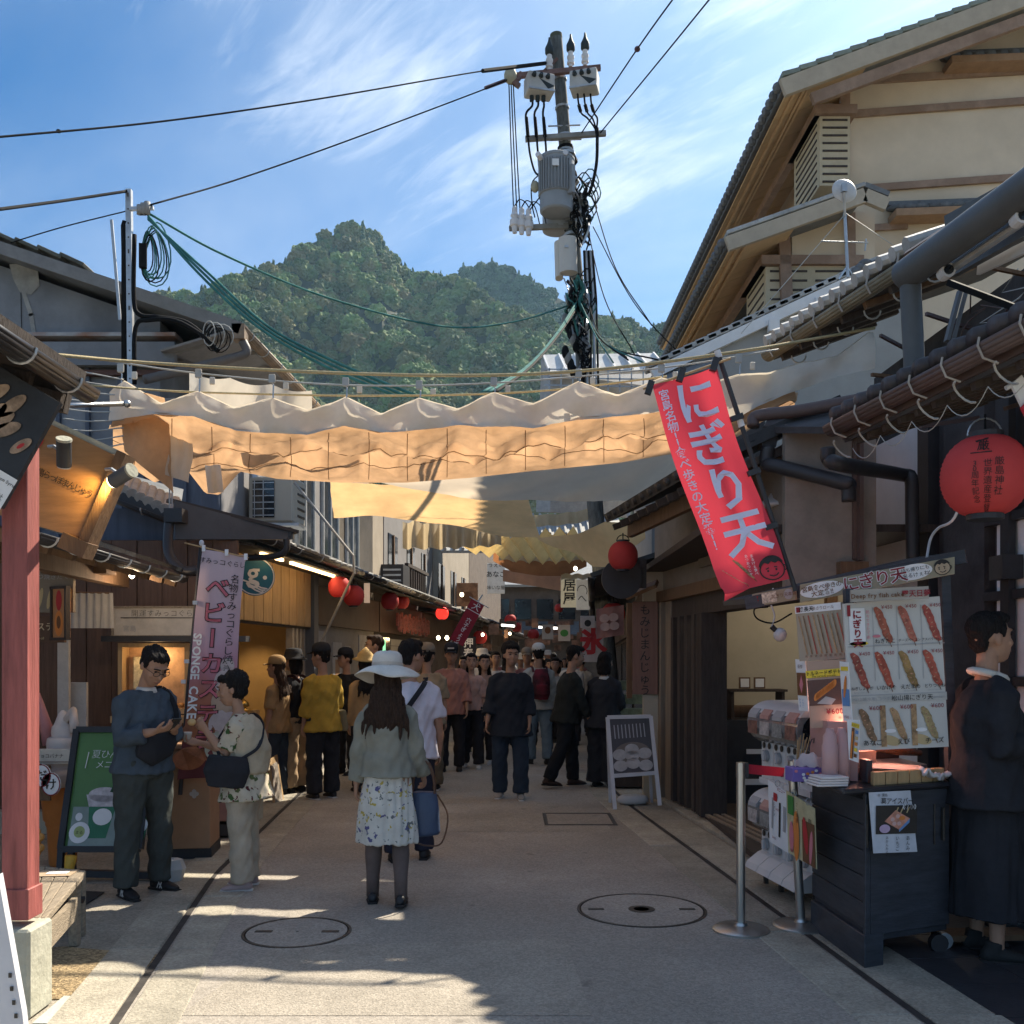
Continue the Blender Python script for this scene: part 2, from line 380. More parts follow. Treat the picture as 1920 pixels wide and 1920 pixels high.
M_PIPE=mat('pipe_dark',(.035,.033,.035),.42,var=.15,vs=6,bump=.05)
M_PIPEG=mat('pipe_grey',(.085,.09,.095),.5,var=.12,vs=6,bump=.05)
M_GUTB=mat('gutter_brown',(.1,.07,.065),.5,var=.2,vs=6,bump=.06)
M_CABLE=mat('cable_black',(.012,.013,.015),.85,bump=0,spec=.08)
M_CABLEG=mat('cable_green',(.05,.17,.16),.85,bump=0,var=.3,spec=.08)
M_ROPE=mat('rope',(.45,.36,.2),.9,var=.2,vs=60,bump=.3)
M_WIRE=mat('wire_pale',(.4,.4,.38),.6,bump=0)
M_GLASS=mat('window_dark',(.015,.018,.022),.12,var=.3,vs=2,bump=0,spec=.6)
M_WHITEP=mat('white_plastic',(.58,.58,.60),.6,var=.06,bump=.03)
# ================================================================ ground
def interp(tab,y):
    for (a,xa),(b,xb) in zip(tab,tab[1:]):
        if y <= b:return xa+(xb-xa)*(y-a)/(b-a)
    return tab[-1][1]
LE_T=[(-6,-.1),(4.2,-1.74),(7.1,-2.2),(12.8,-2.62),(20,-2.1),(30,-1.2),(45,.1),(70,2.2)]
RE_T=[(-6,2.7),(4.2,1.83),(10.5,1.28),(14,1.15),(20,1.5),(30,2.3),(45,3.6),(70,6)]
LE=lambda y:interp(LE_T,y);RE=lambda y:interp(RE_T,y)
YS=[-6,-2,0,2,3,4.2,5.5,7.1,9,10.5,12.8,14,17,20,25,30,37,45,57,70]
def strip(name,f0,f1,z,m,kind='structure',ys=YS):
    b=MB();b.add([p for y in ys for p in ((f0(y),y,z),(f1(y),y,z))],[(2*i,2*i+1,2*i+3,2*i+2) for i in range(len(ys)-1)])
    return tag(b.build(name,m),kind=kind)
b=MB();b.poly([(-1100,-180,-.03),(1100,-180,-.03),(1100,1140,-.03),(-1100,1140,-.03)]);tag(b.build('ground',M_DIRT),kind='structure')
strip('road',LE,RE,0,M_ROAD)
strip('pavement',lambda y:LE(y)-7,LE,-.004,M_PAVE)
strip('pavement',RE,lambda y:RE(y)+7,-.004,M_PAVE)
def kerb_run(name,base,off,w,y0,y1,ln):
    root=empty(name,(base(y0)+off,y0,0));tag(root,kind='structure')
    y=y0
    while y < y1:
        a,c=y+.004,min(y+ln,y1)-.004;z=.004+random.random()*.004
        q=[(base(a)+off,a,-.05),(base(a)+off+w,a,-.05),(base(c)+off+w,c,-.05),(base(c)+off,c,-.05)]
        MB().hexa(q+[(p[0],p[1],z) for p in q]).build('kerb_stone',M_KERB,root,bevel=.006);y += ln
kerb_run('kerb',LE,-.30,.27,3.0,12.6,1.15)
kerb_run('kerb',LE,.03,.25,3.0,12.6,1.15)
kerb_run('kerb',RE,-.30,.27,3.0,13.6,1.3)
kerb_run('kerb',RE,.03,.34,3.0,13.6,1.3)
for f in (LE,RE):
    strip('drain',lambda y:f(y)-.02,lambda y:f(y)+.02,.003,M_SLOT,ys=[3,4.2,5.5,7.1,9,10.5,12.8])
b=MB();b.poly([tuple(G(x,y)) for x,y in ((60,1920),(175,1920),(230,1872),(120,1868))]);o=tag(b.build('slab',mat('slab_pale',(.42,.44,.38),.9,var=.1,bump=.2)),kind='structure');o.location.z=.003
b=MB();b.poly([tuple(G(x,y)) for x,y in ((20,1875),(215,1872),(300,1790),(120,1775),(20,1780))]);o=tag(b.build('gravel',M_GRAVEL),kind='stuff');o.location.z=.001
b=MB();b.poly([tuple(G(x,y)) for x,y in ((100,1712),(140,1712),(196,1674),(150,1672))]);o=tag(b.build('floor_mat',mat('mat_rubber',(.03,.03,.03),.9),thick=.006),'flat black mat on the ground beside the weathered bench','mat');o.location.z=.005
for q in ([(335,1905),(520,1775),(1060,1760),(1110,1905)],[(700,1560),(800,1525),(1120,1525),(1150,1560)]):
    b=MB();b.poly([tuple(G(x,y)) for x,y in q]);o=tag(b.build('road_patch',mat('road_patch',(.32,.285,.235),.9,var=.15,vs=2,bump=.5,bs=90)),kind='structure');o.location.z=.002
speckle(MATS['road_patch'],90,.2)
def ring_cover(px,py,r,label):
    c=G(px,py);root=empty('manhole_cover',(c.x,c.y,.004),label,'manhole cover')
    MB().lathe(c,[(r-.017,.001),(r-.017,.005),(r,.005),(r,.001)],48).build('rim',M_IRON,root)
    MB().lathe(c,[(.01,.001),(.01,.004),(r-.024,.004),(r-.024,.001)],40).build('lid',M_ROAD,root)
    for a in (0,pi):MB().box(c+Vc((cos(a)*(r-.12),0,.0055)),(.1,.035,.004)).build('lifting_slot',M_IRON,root)
ring_cover(557,1748,.315,'round concrete-filled manhole cover near the left drain')
ring_cover(1203,1706,.41,'larger round manhole cover left of the steel barrier posts')
c=G(1203,1706)
MB().lathe(c,[(.05,.005),(.05,.007),(.085,.007),(.085,.005)],20).build('centre_ring',M_IRON,bpy.data.objects['manhole_cover.001'])
c=G(1085,1536);root=empty('access_cover',c,'square access cover with dark rim in front of the white board sign','access cover')
b=MB()
for dx,dy,w,d in ((0,-.34,.7,.035),(0,.34,.7,.035),(-.333,0,.035,.645),(.333,0,.035,.645)):b.box(c+Vc((dx,dy,.004)),(w,d,.006))
b.build('rim',M_IRON,root);MB().box(c+Vc((0,0,.003)),(.62,.62,.004)).build('lid',M_ROAD,root)
root=empty('slate_paving',(2.4,4.6,0));tag(root,kind='structure')
e1=(Vc((RE(4.2),4.2,0))-Vc((RE(6),6,0))).normalized();e2=Vc((-e1.y,e1.x,0))
if e2.x < 0:e2=-e2
o0=G(1700,1800)+Vc((0,0,0));S=.42
b=MB();q=[o0-e1*2.2,o0+e1*1.9,o0+e1*1.9+e2*4,o0-e1*2.2+e2*4];b.poly([(p.x,p.y,.001) for p in q]);b.build('joint_bed',M_JOINT,root)
tm=None
for i in range(-5,4):
    for j in range(0,9):
        c=o0+e1*(i+.5)*S+e2*(j+.5)*S
        if tm is None:
            bb=MB();h=S/2-.004;qq=[-e1*h-e2*h,e1*h-e2*h,e1*h+e2*h,-e1*h+e2*h];bb.hexa([p+Vc((0,0,-.01)) for p in qq]+[p+Vc((0,0,.0)) for p in qq]);tm=bb.mesh('tile',M_SLATE)
        t=bpy.data.objects.new('tile',tm);t.location=c+Vc((0,0,.006+random.random()*.002));link(t,root)
# ================================================================ mountain
RIDGE1=[(-400,640),(0,600),(200,575),(290,552),(350,556),(400,540),(440,516),(500,505),(545,486),(580,452),(610,440),(640,432),(665,422),(690,430),(715,452),(732,478),(750,505),(790,510),(830,518),(870,530),(910,556),(960,584),(1010,600),(1060,612),(1100,605),(1130,592),(1200,614),(1260,613),(1320,624),(1500,640),(2000,660),(2400,680)]
RIDGE2=[(760,640),(800,560),(830,520),(870,504),(910,494),(960,504),(1010,534),(1060,560),(1130,590),(1220,650),(1300,720)]
def ridge(tab,px):return interp(tab,px)
def hill(name,tab,x0,x1,Y0,Yr,z0,nx,ny,col):
    vs=[];
    for j in range(ny+1):
        t=j/ny
        for i in range(nx+1):
            px=x0+(x1-x0)*i/nx
            ang=(HY-ridge(tab,px)-6)/FPX
            yr=Yr+40*sin(px*.011)+25*mnoise.noise((px*.004,3.3,0))
            if t <= 1:
                Y=Y0+(yr-Y0)*t
                zt=EYE+ang*yr
                z=z0+(zt-z0)*(.35*t+.65*t ** 1.8)
                rid=mnoise.fractal((px*.008+t*.8,t*2.2,1.7),1,2,5)
                z += rid*zt*.13*sin(pi*min(t,1)) 
            vs.append(((px-CX)/FPX*Y,Y,z))
    k=len(vs)
    for i in range(nx+1):
        x,y,z=vs[ny*(nx+1)+i];vs.append((x*1.25,y*1.25,z*.5))
    fs=[(j*(nx+1)+i,j*(nx+1)+i+1,(j+1)*(nx+1)+i+1,(j+1)*(nx+1)+i) for j in range(ny+1) for i in range(nx)]
    me=bpy.data.meshes.new(name);me.from_pydata(vs,[],fs);me.materials.append(mat('hill_soil',(.03,.035,.02),.95,bump=0));me.update()
    o=bpy.data.objects.new(name,me);COL.objects.link(o);tag(o,kind='structure')
    return vs,nx,ny
def forest(name,vs,nx,ny,n,rmin,rmax,m,top=False,subdiv=2,conic=0.0):
    V=np.array(vs).reshape(-1,nx+1,3);pts=[];sc=[]
    rng=np.random.default_rng(len(name)+n)
    while len(pts) < n:
        i=rng.integers(0,nx);j=rng.integers(0,ny) if not top else ny-1-int(rng.random() < .3)
        a,b2=rng.random(2)
        p=(V[j,i]*(1-a)+V[j,i+1]*a)*(1-b2)+(V[j+1,i]*(1-a)+V[j+1,i+1]*a)*b2
        if rng.random() > .35+.65*(p[1]/500):pass
        pts.append(p);sc.append(rng.uniform(rmin,rmax))
    pts=np.array(pts);me=bpy.data.meshes.new(name);me.vertices.add(len(pts));me.vertices.foreach_set('co',pts.astype(np.float32).ravel())
    at=me.attributes.new('tree_size','FLOAT','POINT');at.data.foreach_set('value',np.array(sc,np.float32))
    o=bpy.data.objects.new(name,me);COL.objects.link(o);tag(o,kind='stuff')
    g=bpy.data.node_groups.new(name,'GeometryNodeTree');g.interface.new_socket('Geometry',in_out='INPUT',socket_type='NodeSocketGeometry');g.interface.new_socket('Geometry',in_out='OUTPUT',socket_type='NodeSocketGeometry')
    N=g.nodes;L=g.links;gi=N.new('NodeGroupInput');go=N.new('NodeGroupOutput')
    ico=N.new('GeometryNodeMeshIcoSphere');ico.inputs['Subdivisions'].default_value=4
    nz=N.new('ShaderNodeTexNoise');nz.inputs['Scale'].default_value=2.3;nz.inputs['Detail'].default_value=4;nz.inputs['Roughness'].default_value=.62
    pos=N.new('GeometryNodeInputPosition');nrm=N.new('GeometryNodeInputNormal')
    mr=N.new('ShaderNodeMapRange');mr.inputs[1].default_value=.3;mr.inputs[2].default_value=.7;mr.inputs[3].default_value=-.34;mr.inputs[4].default_value=.34;L.new(nz.outputs['Fac'],mr.inputs[0])
    vm=N.new('ShaderNodeVectorMath');vm.operation='SCALE';L.new(nrm.outputs[0],vm.inputs[0]);L.new(mr.outputs[0],vm.inputs['Scale'])
    sp=N.new('GeometryNodeSetPosition');L.new(ico.outputs['Mesh'],sp.inputs['Geometry']);L.new(vm.outputs[0],sp.inputs['Offset'])
    if conic:
        tr=N.new('GeometryNodeMeshCone');tr.inputs['Vertices'].default_value=9;tr.inputs['Side Segments'].default_value=7;tr.inputs['Radius Bottom'].default_value=.8;tr.inputs['Radius Top'].default_value=.08;tr.inputs['Depth'].default_value=conic
        L.new(tr.outputs['Mesh'],sp.inputs['Geometry'])
    smt=N.new('GeometryNodeSetMaterial');smt.inputs['Material'].default_value=m;L.new(sp.outputs[0],smt.inputs['Geometry'])
    iop=N.new('GeometryNodeInstanceOnPoints');L.new(gi.outputs[0],iop.inputs['Points']);L.new(smt.outputs[0],iop.inputs['Instance'])
    na=N.new('GeometryNodeInputNamedAttribute');na.data_type='FLOAT';na.inputs['Name'].default_value='tree_size';L.new(na.outputs['Attribute'],iop.inputs['Scale'])
    rv=N.new('FunctionNodeRandomValue');rv.data_type='FLOAT_VECTOR';rv.inputs[1].default_value=(.3,.3,6.28) if not conic else (.1,.1,6.28);L.new(rv.outputs[0],iop.inputs['Rotation'])
    L.new(iop.outputs[0],go.inputs[0]);md=o.modifiers.new('forest','NODES');md.node_group=g
    return o
M_FOREST=mat('forest_leaf',(.10,.15,.045),.9,var=.5,vs=1.1,bump=1.0,bs=3.2,objrand=.55,col2=(.18,.17,.065),c2=.52)
M_FOREST2=mat('forest_leaf_dark',(.06,.095,.045),.9,var=.4,vs=1.2,bump=.8,bs=4,objrand=.35)
h1=hill('mountain',RIDGE1,-300,2300,260,620,0,220,60,0)
h2=hill('mountain',RIDGE2,760,1300,640,860,80,60,16,0)
forest('forest',*h1,8000,2.6,7.4,M_FOREST)
forest('forest',*h1,900,1.6,3.4,M_FOREST2,conic=2.6)
forest('forest',*h1,330,1.0,3.2,M_FOREST2,top=True,conic=2.8)
forest('forest',*h1,1100,1.6,3.6,M_FOREST,top=True)
forest('forest',*h2,2400,3.6,6.6,M_FOREST2)
forest('forest',*h2,90,1.6,4.2,M_FOREST2,top=True,conic=2.8)
# ================================================================ left side of the street
class Frame:
    """wall frame: s along the street, o towards the street, h up"""
    def __init__(f,o,d,n=None):
        f.o=Vc((*o,0));f.d=Vc((*d,0)).normalized();f.n=Vc((*n,0)).normalized() if n else Vc((f.d.y,-f.d.x,0))
    def __call__(f,s,o,h):return f.o+f.d*s+f.n*o+Vc((0,0,h))
    def box(f,b,s0,s1,o0,o1,h0,h1):
        q=[f(s0,o0,h0),f(s0,o1,h0),f(s1,o1,h0),f(s1,o0,h0)]
        if (q[1]-q[0]).cross(q[3]-q[0]).z < 0:q=q[::-1]
        k=Vc((0,0,h1-h0));return b.hexa(q+[p+k for p in q])
    def part(f,name,m,parent,*a,bevel=0):return f.box(MB(),*a).build(name,m,parent,bevel=bevel)
    def sheet(f,s,o,h):return plane_fn(f(s,o,h),f.d,(0,0,1)) if f.d.cross(Vc((0,0,1))).dot(f.n) > 0 else plane_fn(f(s,o,h),-f.d,(0,0,1))
def lamp(kind,loc,energy,col,size=.1,target=None,spot=60):
    l=bpy.data.lights.new('lamp_light',kind);o=bpy.data.objects.new('lamp_light',l);COL.objects.link(o);o.location=loc;l.energy=energy;l.color=col
    if kind == 'POINT':l.shadow_soft_size=size
    if kind == 'SPOT':l.spot_size=R(spot);l.spot_blend=.6;l.shadow_soft_size=size
    if kind == 'AREA':l.size=size
    if target is not None:o.rotation_euler=(Vc(target)-Vc(loc)).to_track_quat('-Z','Y').to_euler()
    return o
def gutter(name,a,b,r,m,parent,brackets=0,closed=True):
    a=Vc(a);b=Vc(b);d=(b-a).normalized();sd_=d.cross(Vc((0,0,1))).normalized();mb=MB()
    def sec(p):return [p+sd_*r*cos(t)+Vc((0,0,r*sin(t))) for t in [pi+pi*k/8 for k in range(9)]]
    s0,s1=sec(a),sec(b)
    for k in range(8):mb.poly([s0[k],s0[k+1],s1[k+1],s1[k]])
    mb.poly(s0);mb.poly(s1)
    g=mb.build(name,m,parent,smooth=True,thick=.006)
    for i in range(brackets):
        p=a.lerp(b,(i+.5)/brackets);MB().tube([q+(q-p)*.09 for q in sec(p)],.008,5).build('gutter_bracket',M_GALV,parent)
    return g
def text_on(parent,fn,txt,u,v,size,m,**k):
    s=Sheet();s.text(txt,u,v,size,m,**k);return s.build('lettering',fn,parent)
WARM=(1.0,.68,.34)
# ---- L0: the near stall whose roof and red post stand at the left edge
X0,Y0=-2.22,4.33
st=empty('market_stall',(X0,Y0,0),'near stall with dark eave, red post and pale concrete foot at the left edge','stall')
pb=MB();pb.box((X0-.012,Y0+.02,.2),(.20,.22,.40));pb.build('post_foot',M_CONC,st,bevel=.012)
post=MB().box((X0-.006,Y0+.02,1.5),(.115,.115,2.14)).build('post',M_RED,st,bevel=.004)
MB().box((X0-.006,Y0+.02,.50),(.135,.135,.14)).build('post_shoe',M_RED,st,bevel=.004)
MB().box((X0-.07,Y0-0.045,.5),(.02,.01,.02)).build('peg',M_WOODD,st)
e0=P(165,733,4.62);e1=P(-70,520,3.55);e1.z=e0.z+.0
gutter('gutter',e0,e1+(e1-e0)*.6,.058,mat('gutter_black',(.025,.024,.026),.3,var=.2,bump=.04),st,brackets=4)
b=MB();n=Vc((-1,0,0));q=[e0+Vc((-.02,0,.03)),e1+Vc((-.02,-.6,.03)),e1+Vc((-2.2,-.6,.55)),e0+Vc((-2.2,0,.55))];b.slab(q,.06);b.build('roof',M_WOODD,st)
b=MB();b.beam(e0+Vc((-.09,0,-.03)),e0+Vc((-2.3,0,.5)),.05,.16);b.build('barge_board',M_WOODD,st)
for k in range(5):
    p=e0+Vc((-.10,-.05-k*.3,-.06));MB().beam(p,p+Vc((-2,0,.5)),.04,.07).build('rafter',M_WOODD,st)
pc=[P(-80,640,4.22),P(118,758,4.22),P(8,955,4.22),P(-170,860,4.22)]
pb=empty('photo_board',P(20,800,4.22),'black hanging board with grilled oyster photo and white text panel above the red post','signboard')
b=MB();b.slab(pc,.03);b.build('panel',M_BLACK,pb)
s=Sheet();fx=(pc[1]-pc[0]);W_=fx.length
fn=plane_fn(pc[0]+Vc((0,-.034,0)),fx,pc[0]-pc[3])
oyster=mat('print_oyster',(.32,.22,.15),.5,var=.6,vs=14,bump=0);dark=ink('char',(.05,.03,.025))
for k in range(9):
    random.seed(k);s.oval(.17+.03*k+random.uniform(-.02,.02),-.10-random.random()*.13,.028,.075,oyster,2,rot=-.5+random.uniform(-.3,.3))
s.oval(.495,-.25,.022,.055,oyster,2,rot=-.5);s.oval(.495,-.25,.008,.02,INK_R,3,rot=-.5)
s.rect(.47,-.51,.18,.25,INK_W,2);s.text('OYSTER Lemon Syrup',.47,-.415,.021,INK_K,bold=.01);s.text('YASAI',.45,-.44,.02,INK_GY);s.text('牡蠣',.53,-.47,.03,INK_K,vert=True)
s.text('750',.45,-.53,.03,INK_K)
s.build('print',fn,pb)
sc=[P(52,775,4.9),P(232,862,4.9),P(160,1012,4.9),P(-20,960,4.9)]
sb=empty('wooden_signboard',P(140,900,4.9),'brown wooden signboard lit by a spotlight with handwritten black letters','signboard')
M_SIGNW=mat('signboard_wood',(.30,.16,.07),.42,var=.2,vs=4,st=(1,1,8),bump=.1)
b=MB();b.slab(sc,.05);b.build('board',M_SIGNW,sb)
b=MB();b.beam(sc[1]+Vc((.025,-.03,.02)),sc[2]+Vc((.025,-.03,-.03)),.05,.12,(0,-1,0));b.build('edge_board',M_WOODB,sb)
b=MB();b.beam(sc[0]+Vc((-.01,-.03,.012)),sc[1]+Vc((.015,-.03,.012)),.03,.02,(0,-1,0));b.build('top_strip',M_CONC,sb)
b=MB();b.box(sc[2]+Vc((-.015,-.05,-.04)),(.14,.12,.08),M=Rot(.42,3,'Y'));b.build('corner_block',M_WOODB,sb)
fx=sc[1]-sc[0];fn=plane_fn(sc[0]+Vc((0,-.054,0)),fx,sc[0]-sc[3]);s=Sheet()
s.text('宮島らっぽまんじゅう',.335,-.235,.043,INK_K,bold=.004,rot=.04,gap=.78);s.text('元祖',.30,-.07,.03,INK_K,vert=True)
s.oval(.115,-.14,.035,.075,INK_R,1,rot=-.55);
for (u,v,a,c2) in ((.10,-.22,.05,.05),(.06,-.21,.025,.03),(.15,-.21,.025,.03),(.10,-.29,.075,.045)):
    ring=[(u+a*cos(t),v+c2*sin(t)) for t in [2*pi*i/18 for i in range(19)]];s.line(ring,.005,INK_K)
s.text('もみじ',.09,-.30,.03,INK_K)
s.build('lettering',fn,sb)
def spotlight(p,d,label,lit=True,energy=1.7,ln=.13):
    t=empty('spotlight',p,label,'spotlight','spotlights on the brown signboard');d=Vc(d).normalized();p=Vc(p)
    MB().loft([p-d*ln*.5,p+d*ln*.5],.035,16).build('housing',M_BLACK if not lit else M_PIPEG,t,angle=40)
    MB().loft([p+d*ln*.5,p+d*(ln*.5+.006)],.032,16).build('lens',mat('lamp_glow' if lit else 'lamp_off',(1,.86,.5) if lit else (.5,.5,.5),.3,emit=3 if lit else 0,bump=0),t)
    MB().loft([p-d*(ln*.5+.012),p-d*ln*.5],.037,16).build('back_cap',M_CONC,t)
    MB().tube([p,p+Vc((-.05,.0,.035)),p+Vc((-.09,.03,.04))],.009,6).build('arm',M_GALV,t)
    if lit:o=lamp('SPOT',p+d*(ln*.5+.03),energy,(1,.62,.18),.02,p+d*(ln*.5+.4),95);o.parent=t;o.matrix_parent_inverse=parent_inv(t)
spotlight(P(120,850,4.72),(-.25,.55,-1),'black cylinder spotlight over the middle of the brown signboard, cap towards us',lit=False)
spotlight(P(228,893,4.72),(-.8,.42,-.3),'grey cylinder spotlight glowing at the right edge of the brown signboard')
bn=empty('bench',G(95,1735),'low weathered plank bench behind the red post','bench')
zt=.40
def at_z(px,py,z):
    Y=(z-EYE)/((HY-py)/FPX);return P(px,py,Y)
qa=[at_z(40,1722,zt),at_z(85,1722,zt),at_z(162,1632,zt),at_z(60,1622,zt)]
for k in range(4):
    t0,t1=k/4+.006,(k+1)/4-.006
    MB().slab([qa[0].lerp(qa[1],t0),qa[0].lerp(qa[1],t1),qa[3].lerp(qa[2],t1),qa[3].lerp(qa[2],t0)],.035).build('plank',M_WOODG,bn,bevel=.004)
for (px,py,ly) in ((66,1735,1722),(140,1757,1650),(150,1690,1636),(80,1680,1630)):
    tp=at_z(px,ly,zt-.035);MB().box((tp.x,tp.y,.18),(.05,.05,.36)).build('leg',M_WOODG,bn,bevel=.004)
t0,t1=at_z(66,1722,zt),at_z(140,1650,zt)
MB().beam((t0.x,t0.y,.25),(t1.x,t1.y,.25),.03,.11).build('rail',M_WOODG,bn)
c=at_z(105,1637,zt+.004);o=MB().box(c,(.2,.16,.003),rz=.1).build('paper_sheet',mat('kraft',(.4,.3,.2),.8));tag(o,'brown paper sheet with white label lying on the weathered bench','paper')
MB().box(c+Vc((.01,0,.003)),(.11,.06,.002),rz=.1).build('label_card',INK_W,o)
cb=empty('chalk_board',G(100,1690)+Vc((-.05,.2,0)),'small dark chalkboard with pale scribble leaning under the bench','chalkboard')
q=[at_z(75,1725,.05),at_z(150,1712,.05),at_z(160,1685,.25),at_z(85,1690,.25)];MB().slab(q,.015).build('panel',M_BLACK,cb)
s=Sheet();s.line([(.03+.03*i,.05+.02*sin(i*2)) for i in range(9)],.006,INK_W);s.build('scribble',plane_fn(q[0]+Vc((0,-.012,.01)),q[1]-q[0],q[3]-q[0]),cb)
wl=empty('banner_stand',(-1.75,3.05,0),'white perforated metal upright of a stand in the bottom left corner','stand')
def wp(px,py):return P(px,py,3.05)
b=MB();b.slab([wp(-60,2060),wp(58,2060),wp(42,1900),wp(-4,1640)][::1],.03);b.build('upright',M_WHITEP,wl)
for (x,y) in ((20,1828),(23,1853),(27,1879),(31,1904)):
    MB().box(wp(x,y)+Vc((0,-.004,0)),(.009,.004,.014)).build('hole',M_IRON,wl)
# ---- L1: castella shop under a low slate eave
F1=Frame((-3.15,5.0),(-.10,1))
s1=empty('shop_house',F1(2,0,0),'brown wooden castella shop with low slate roof behind the phone user','shop')
M_WALLB=mat('wood_wall_dark',(.13,.075,.05),.75,var=.2,vs=4,st=(9,9,.7),bump=.3,bs=12)
yb=8.9
for k in range(13):
    x0=-5.6+k*.235;MB().box((x0+.117,yb+.04+(k % 2)*.008,1.35),(.23,.05,2.7)).build('wall_board',M_WALLB,s1,bevel=.004)
MB().box((-5.7,7,1.4),(.1,4.2,2.8)).build('wall',M_WALLB,s1)
MB().box((-4.2,yb+.3,.1),(3.4,.9,.2)).build('plinth',M_CONC,s1)
er0=P(60,1002,5.25);er1=P(342,1086,8.1);er0.z=er1.z=2.29
gutter('gutter',er0,er1,.05,M_PIPE,s1,brackets=7)
b=MB()
rows=7
for k in range(rows):
    u0=k/rows;dn=Vc((-1.9,0,.62))
    a0=er0+dn*u0+Vc((0,0,.04+k*.004));a1=er1+dn*u0+Vc((0,0,.04+k*.004));o=dn*(1.12/rows)
    MB().slab([a0,a0+o,a1+o,a1],.03).build('slate_course',mat('slate_roof',(.05,.055,.06),.38,var=.3,vs=5,bump=.15,objrand=.2),s1)
for k in range(9):
    t=k/8;p=er0.lerp(er1,t)+Vc((-.05,0,-.05));MB().beam(p,p+Vc((-1.2,0,.36)),.05,.07).build('rafter',M_WOODB,s1)
MB().beam(er0+Vc((-.5,0,-.02)),er1+Vc((-.5,0,-.02)),.1,.14).build('purlin',M_WOODB,s1)
for p in (P(148,1060,7.4),):MB().box(p,(.5,.18,.14)).build('bracket_beam',M_WOODB,s1)
nr=empty('noren_curtain',P(165,1125,8.2),'row of short white noren curtain strips hung on a rod in the castella shop','curtain')
M_CLOTHW=mat('cloth_white',(.42,.40,.38),.9,var=.1,vs=8,bump=.2)
for k in range(5):
    c=P(138+k*16,1112,8.2);MB().grid(lambda u,v:c+Vc(((u-.5)*.085*(1+.25*v),.012*sin(u*9+k),-v*.30)),6,4).build('strip',M_CLOTHW,nr,smooth=True)
MB().tube([P(120,1110,8.2),P(205,1112,8.2)],.008).build('rod',M_WOODB,nr)
def signbox(name,c,w,h,m,label,cat='sign',dep=.04,rz=0,prints=None,frame=None,tiltm=None):
    t=empty(name,c,label,cat);Mx=Rot(rz,3,'Z')
    if tiltm is not None:Mx=tiltm
    MB().box(c,(w,dep,h),M=Mx).build('panel',m,t,bevel=.003)
    if frame:
        for (dx,dz,ww,hh) in ((0,h/2,w+.03,.02),(0,-h/2,w+.03,.02),(-w/2,0,.02,h+.02),(w/2,0,.02,h+.02)):
            MB().box(Vc(c)+Mx @ Vc((dx,-dep*.3,dz)),(ww,dep,hh),M=Mx).build('frame',frame,t)
    fn=plane_fn(Vc(c)+Mx @ Vc((0,-dep/2-.001,0)),Mx @ Vc((1,0,0)),Mx @ Vc((0,0,1)))
    if prints:
        s=Sheet();prints(s);s.build('print',fn,t)
    return t
def pr(s):s.text('ベーカステラ',.02,.02,.072,mat('print_gold',(.6,.45,.28),.5,bump=0),bold=.01);s.text('cast gogoroll',.0,-.07,.03,INK_T)
signbox('shop_sign',P(66,1180,7.6),.48,.21,mat('sign_brown',(.11,.055,.03),.6),'brown box sign with pale castella lettering behind the red post',prints=pr)
def pr(s):
    for k in range(6):s.oval(-.18+k*.075,-.06,.018,.085,INK_T,1,rot=-.2)
    s.text('あつあつ焼きたて',0,.11,.05,INK_GY)
signbox('cloth_poster',P(85,1108,7.55),.46,.34,mat('poster_greybrown',(.22,.18,.14),.8),'grey brown cloth poster of skewers above the castella sign',prints=pr)
def pr(s):
    s.oval(.0,.1,.035,.08,INK_R,1);s.oval(0,-.08,.05,.10,INK_O,1);s.oval(0,-.07,.025,.05,INK_B,2)
signbox('menu_lightbox',P(115,1150,7.5),.17,.40,mat('poster_orange',(.42,.2,.09),.6),'narrow orange picture panel in dark frame beside the castella sign',prints=pr,frame=M_WOODD,rz=-.5)
def pr(s):
    s.text('開運すみっコぐらし焼',-.02,.075,.066,INK_K,bold=-.015,gap=1.05);s.rect(.0,.035,.92,.008,INK_K,2);s.text('茶屋',.33,-.06,.06,INK_GY,vert=True);s.text('宮島',-.38,-.06,.06,INK_GY)
signbox('long_sign',P(325,1166,8.55),1.06,.26,mat('sign_cream',(.5,.46,.4),.7),'long cream sign board with black handwriting over the sales window',prints=pr,frame=M_WOODG)
MB().box(P(330,1198,8.55),(1.28,.14,.05)).build('sign_shelf',M_BLACK,s1)
wx0,wx1=P(232,1210,8.7),P(352,1330,8.7)
for (a,bb,c,d) in ((226,358,1206,1214),(226,358,1328,1338),(226,234,1214,1328),(350,358,1214,1328)):
    p0=P(a,c,8.72);p1=P(bb,d,8.72);MB().hexa([(p0.x,8.66,p1.z),(p1.x,8.66,p1.z),(p1.x,8.86,p1.z),(p0.x,8.86,p1.z),(p0.x,8.66,p0.z),(p1.x,8.66,p0.z),(p1.x,8.86,p0.z),(p0.x,8.86,p0.z)]).build('window_frame',M_WOODL,s1)
a=P(234,1214,8.80);c=P(350,1328,8.80)
MB().poly([(a.x,8.82,c.z),(c.x,8.82,c.z),(c.x,8.82,a.z),(a.x,8.82,a.z)]).build('window_backing',mat('oven_wall',(.5,.3,.16),.5,var=.4,vs=6),s1)
bk=empty('bread_loaf',P(270,1270,8.76),'pale pattern wrapped box glowing inside the sales window','box')
MB().box(P(268,1262,8.76),(.16,.07,.3)).build('body',mat('wrap_cream',(.6,.5,.3),.6,var=.5,vs=20),bk,bevel=.01)
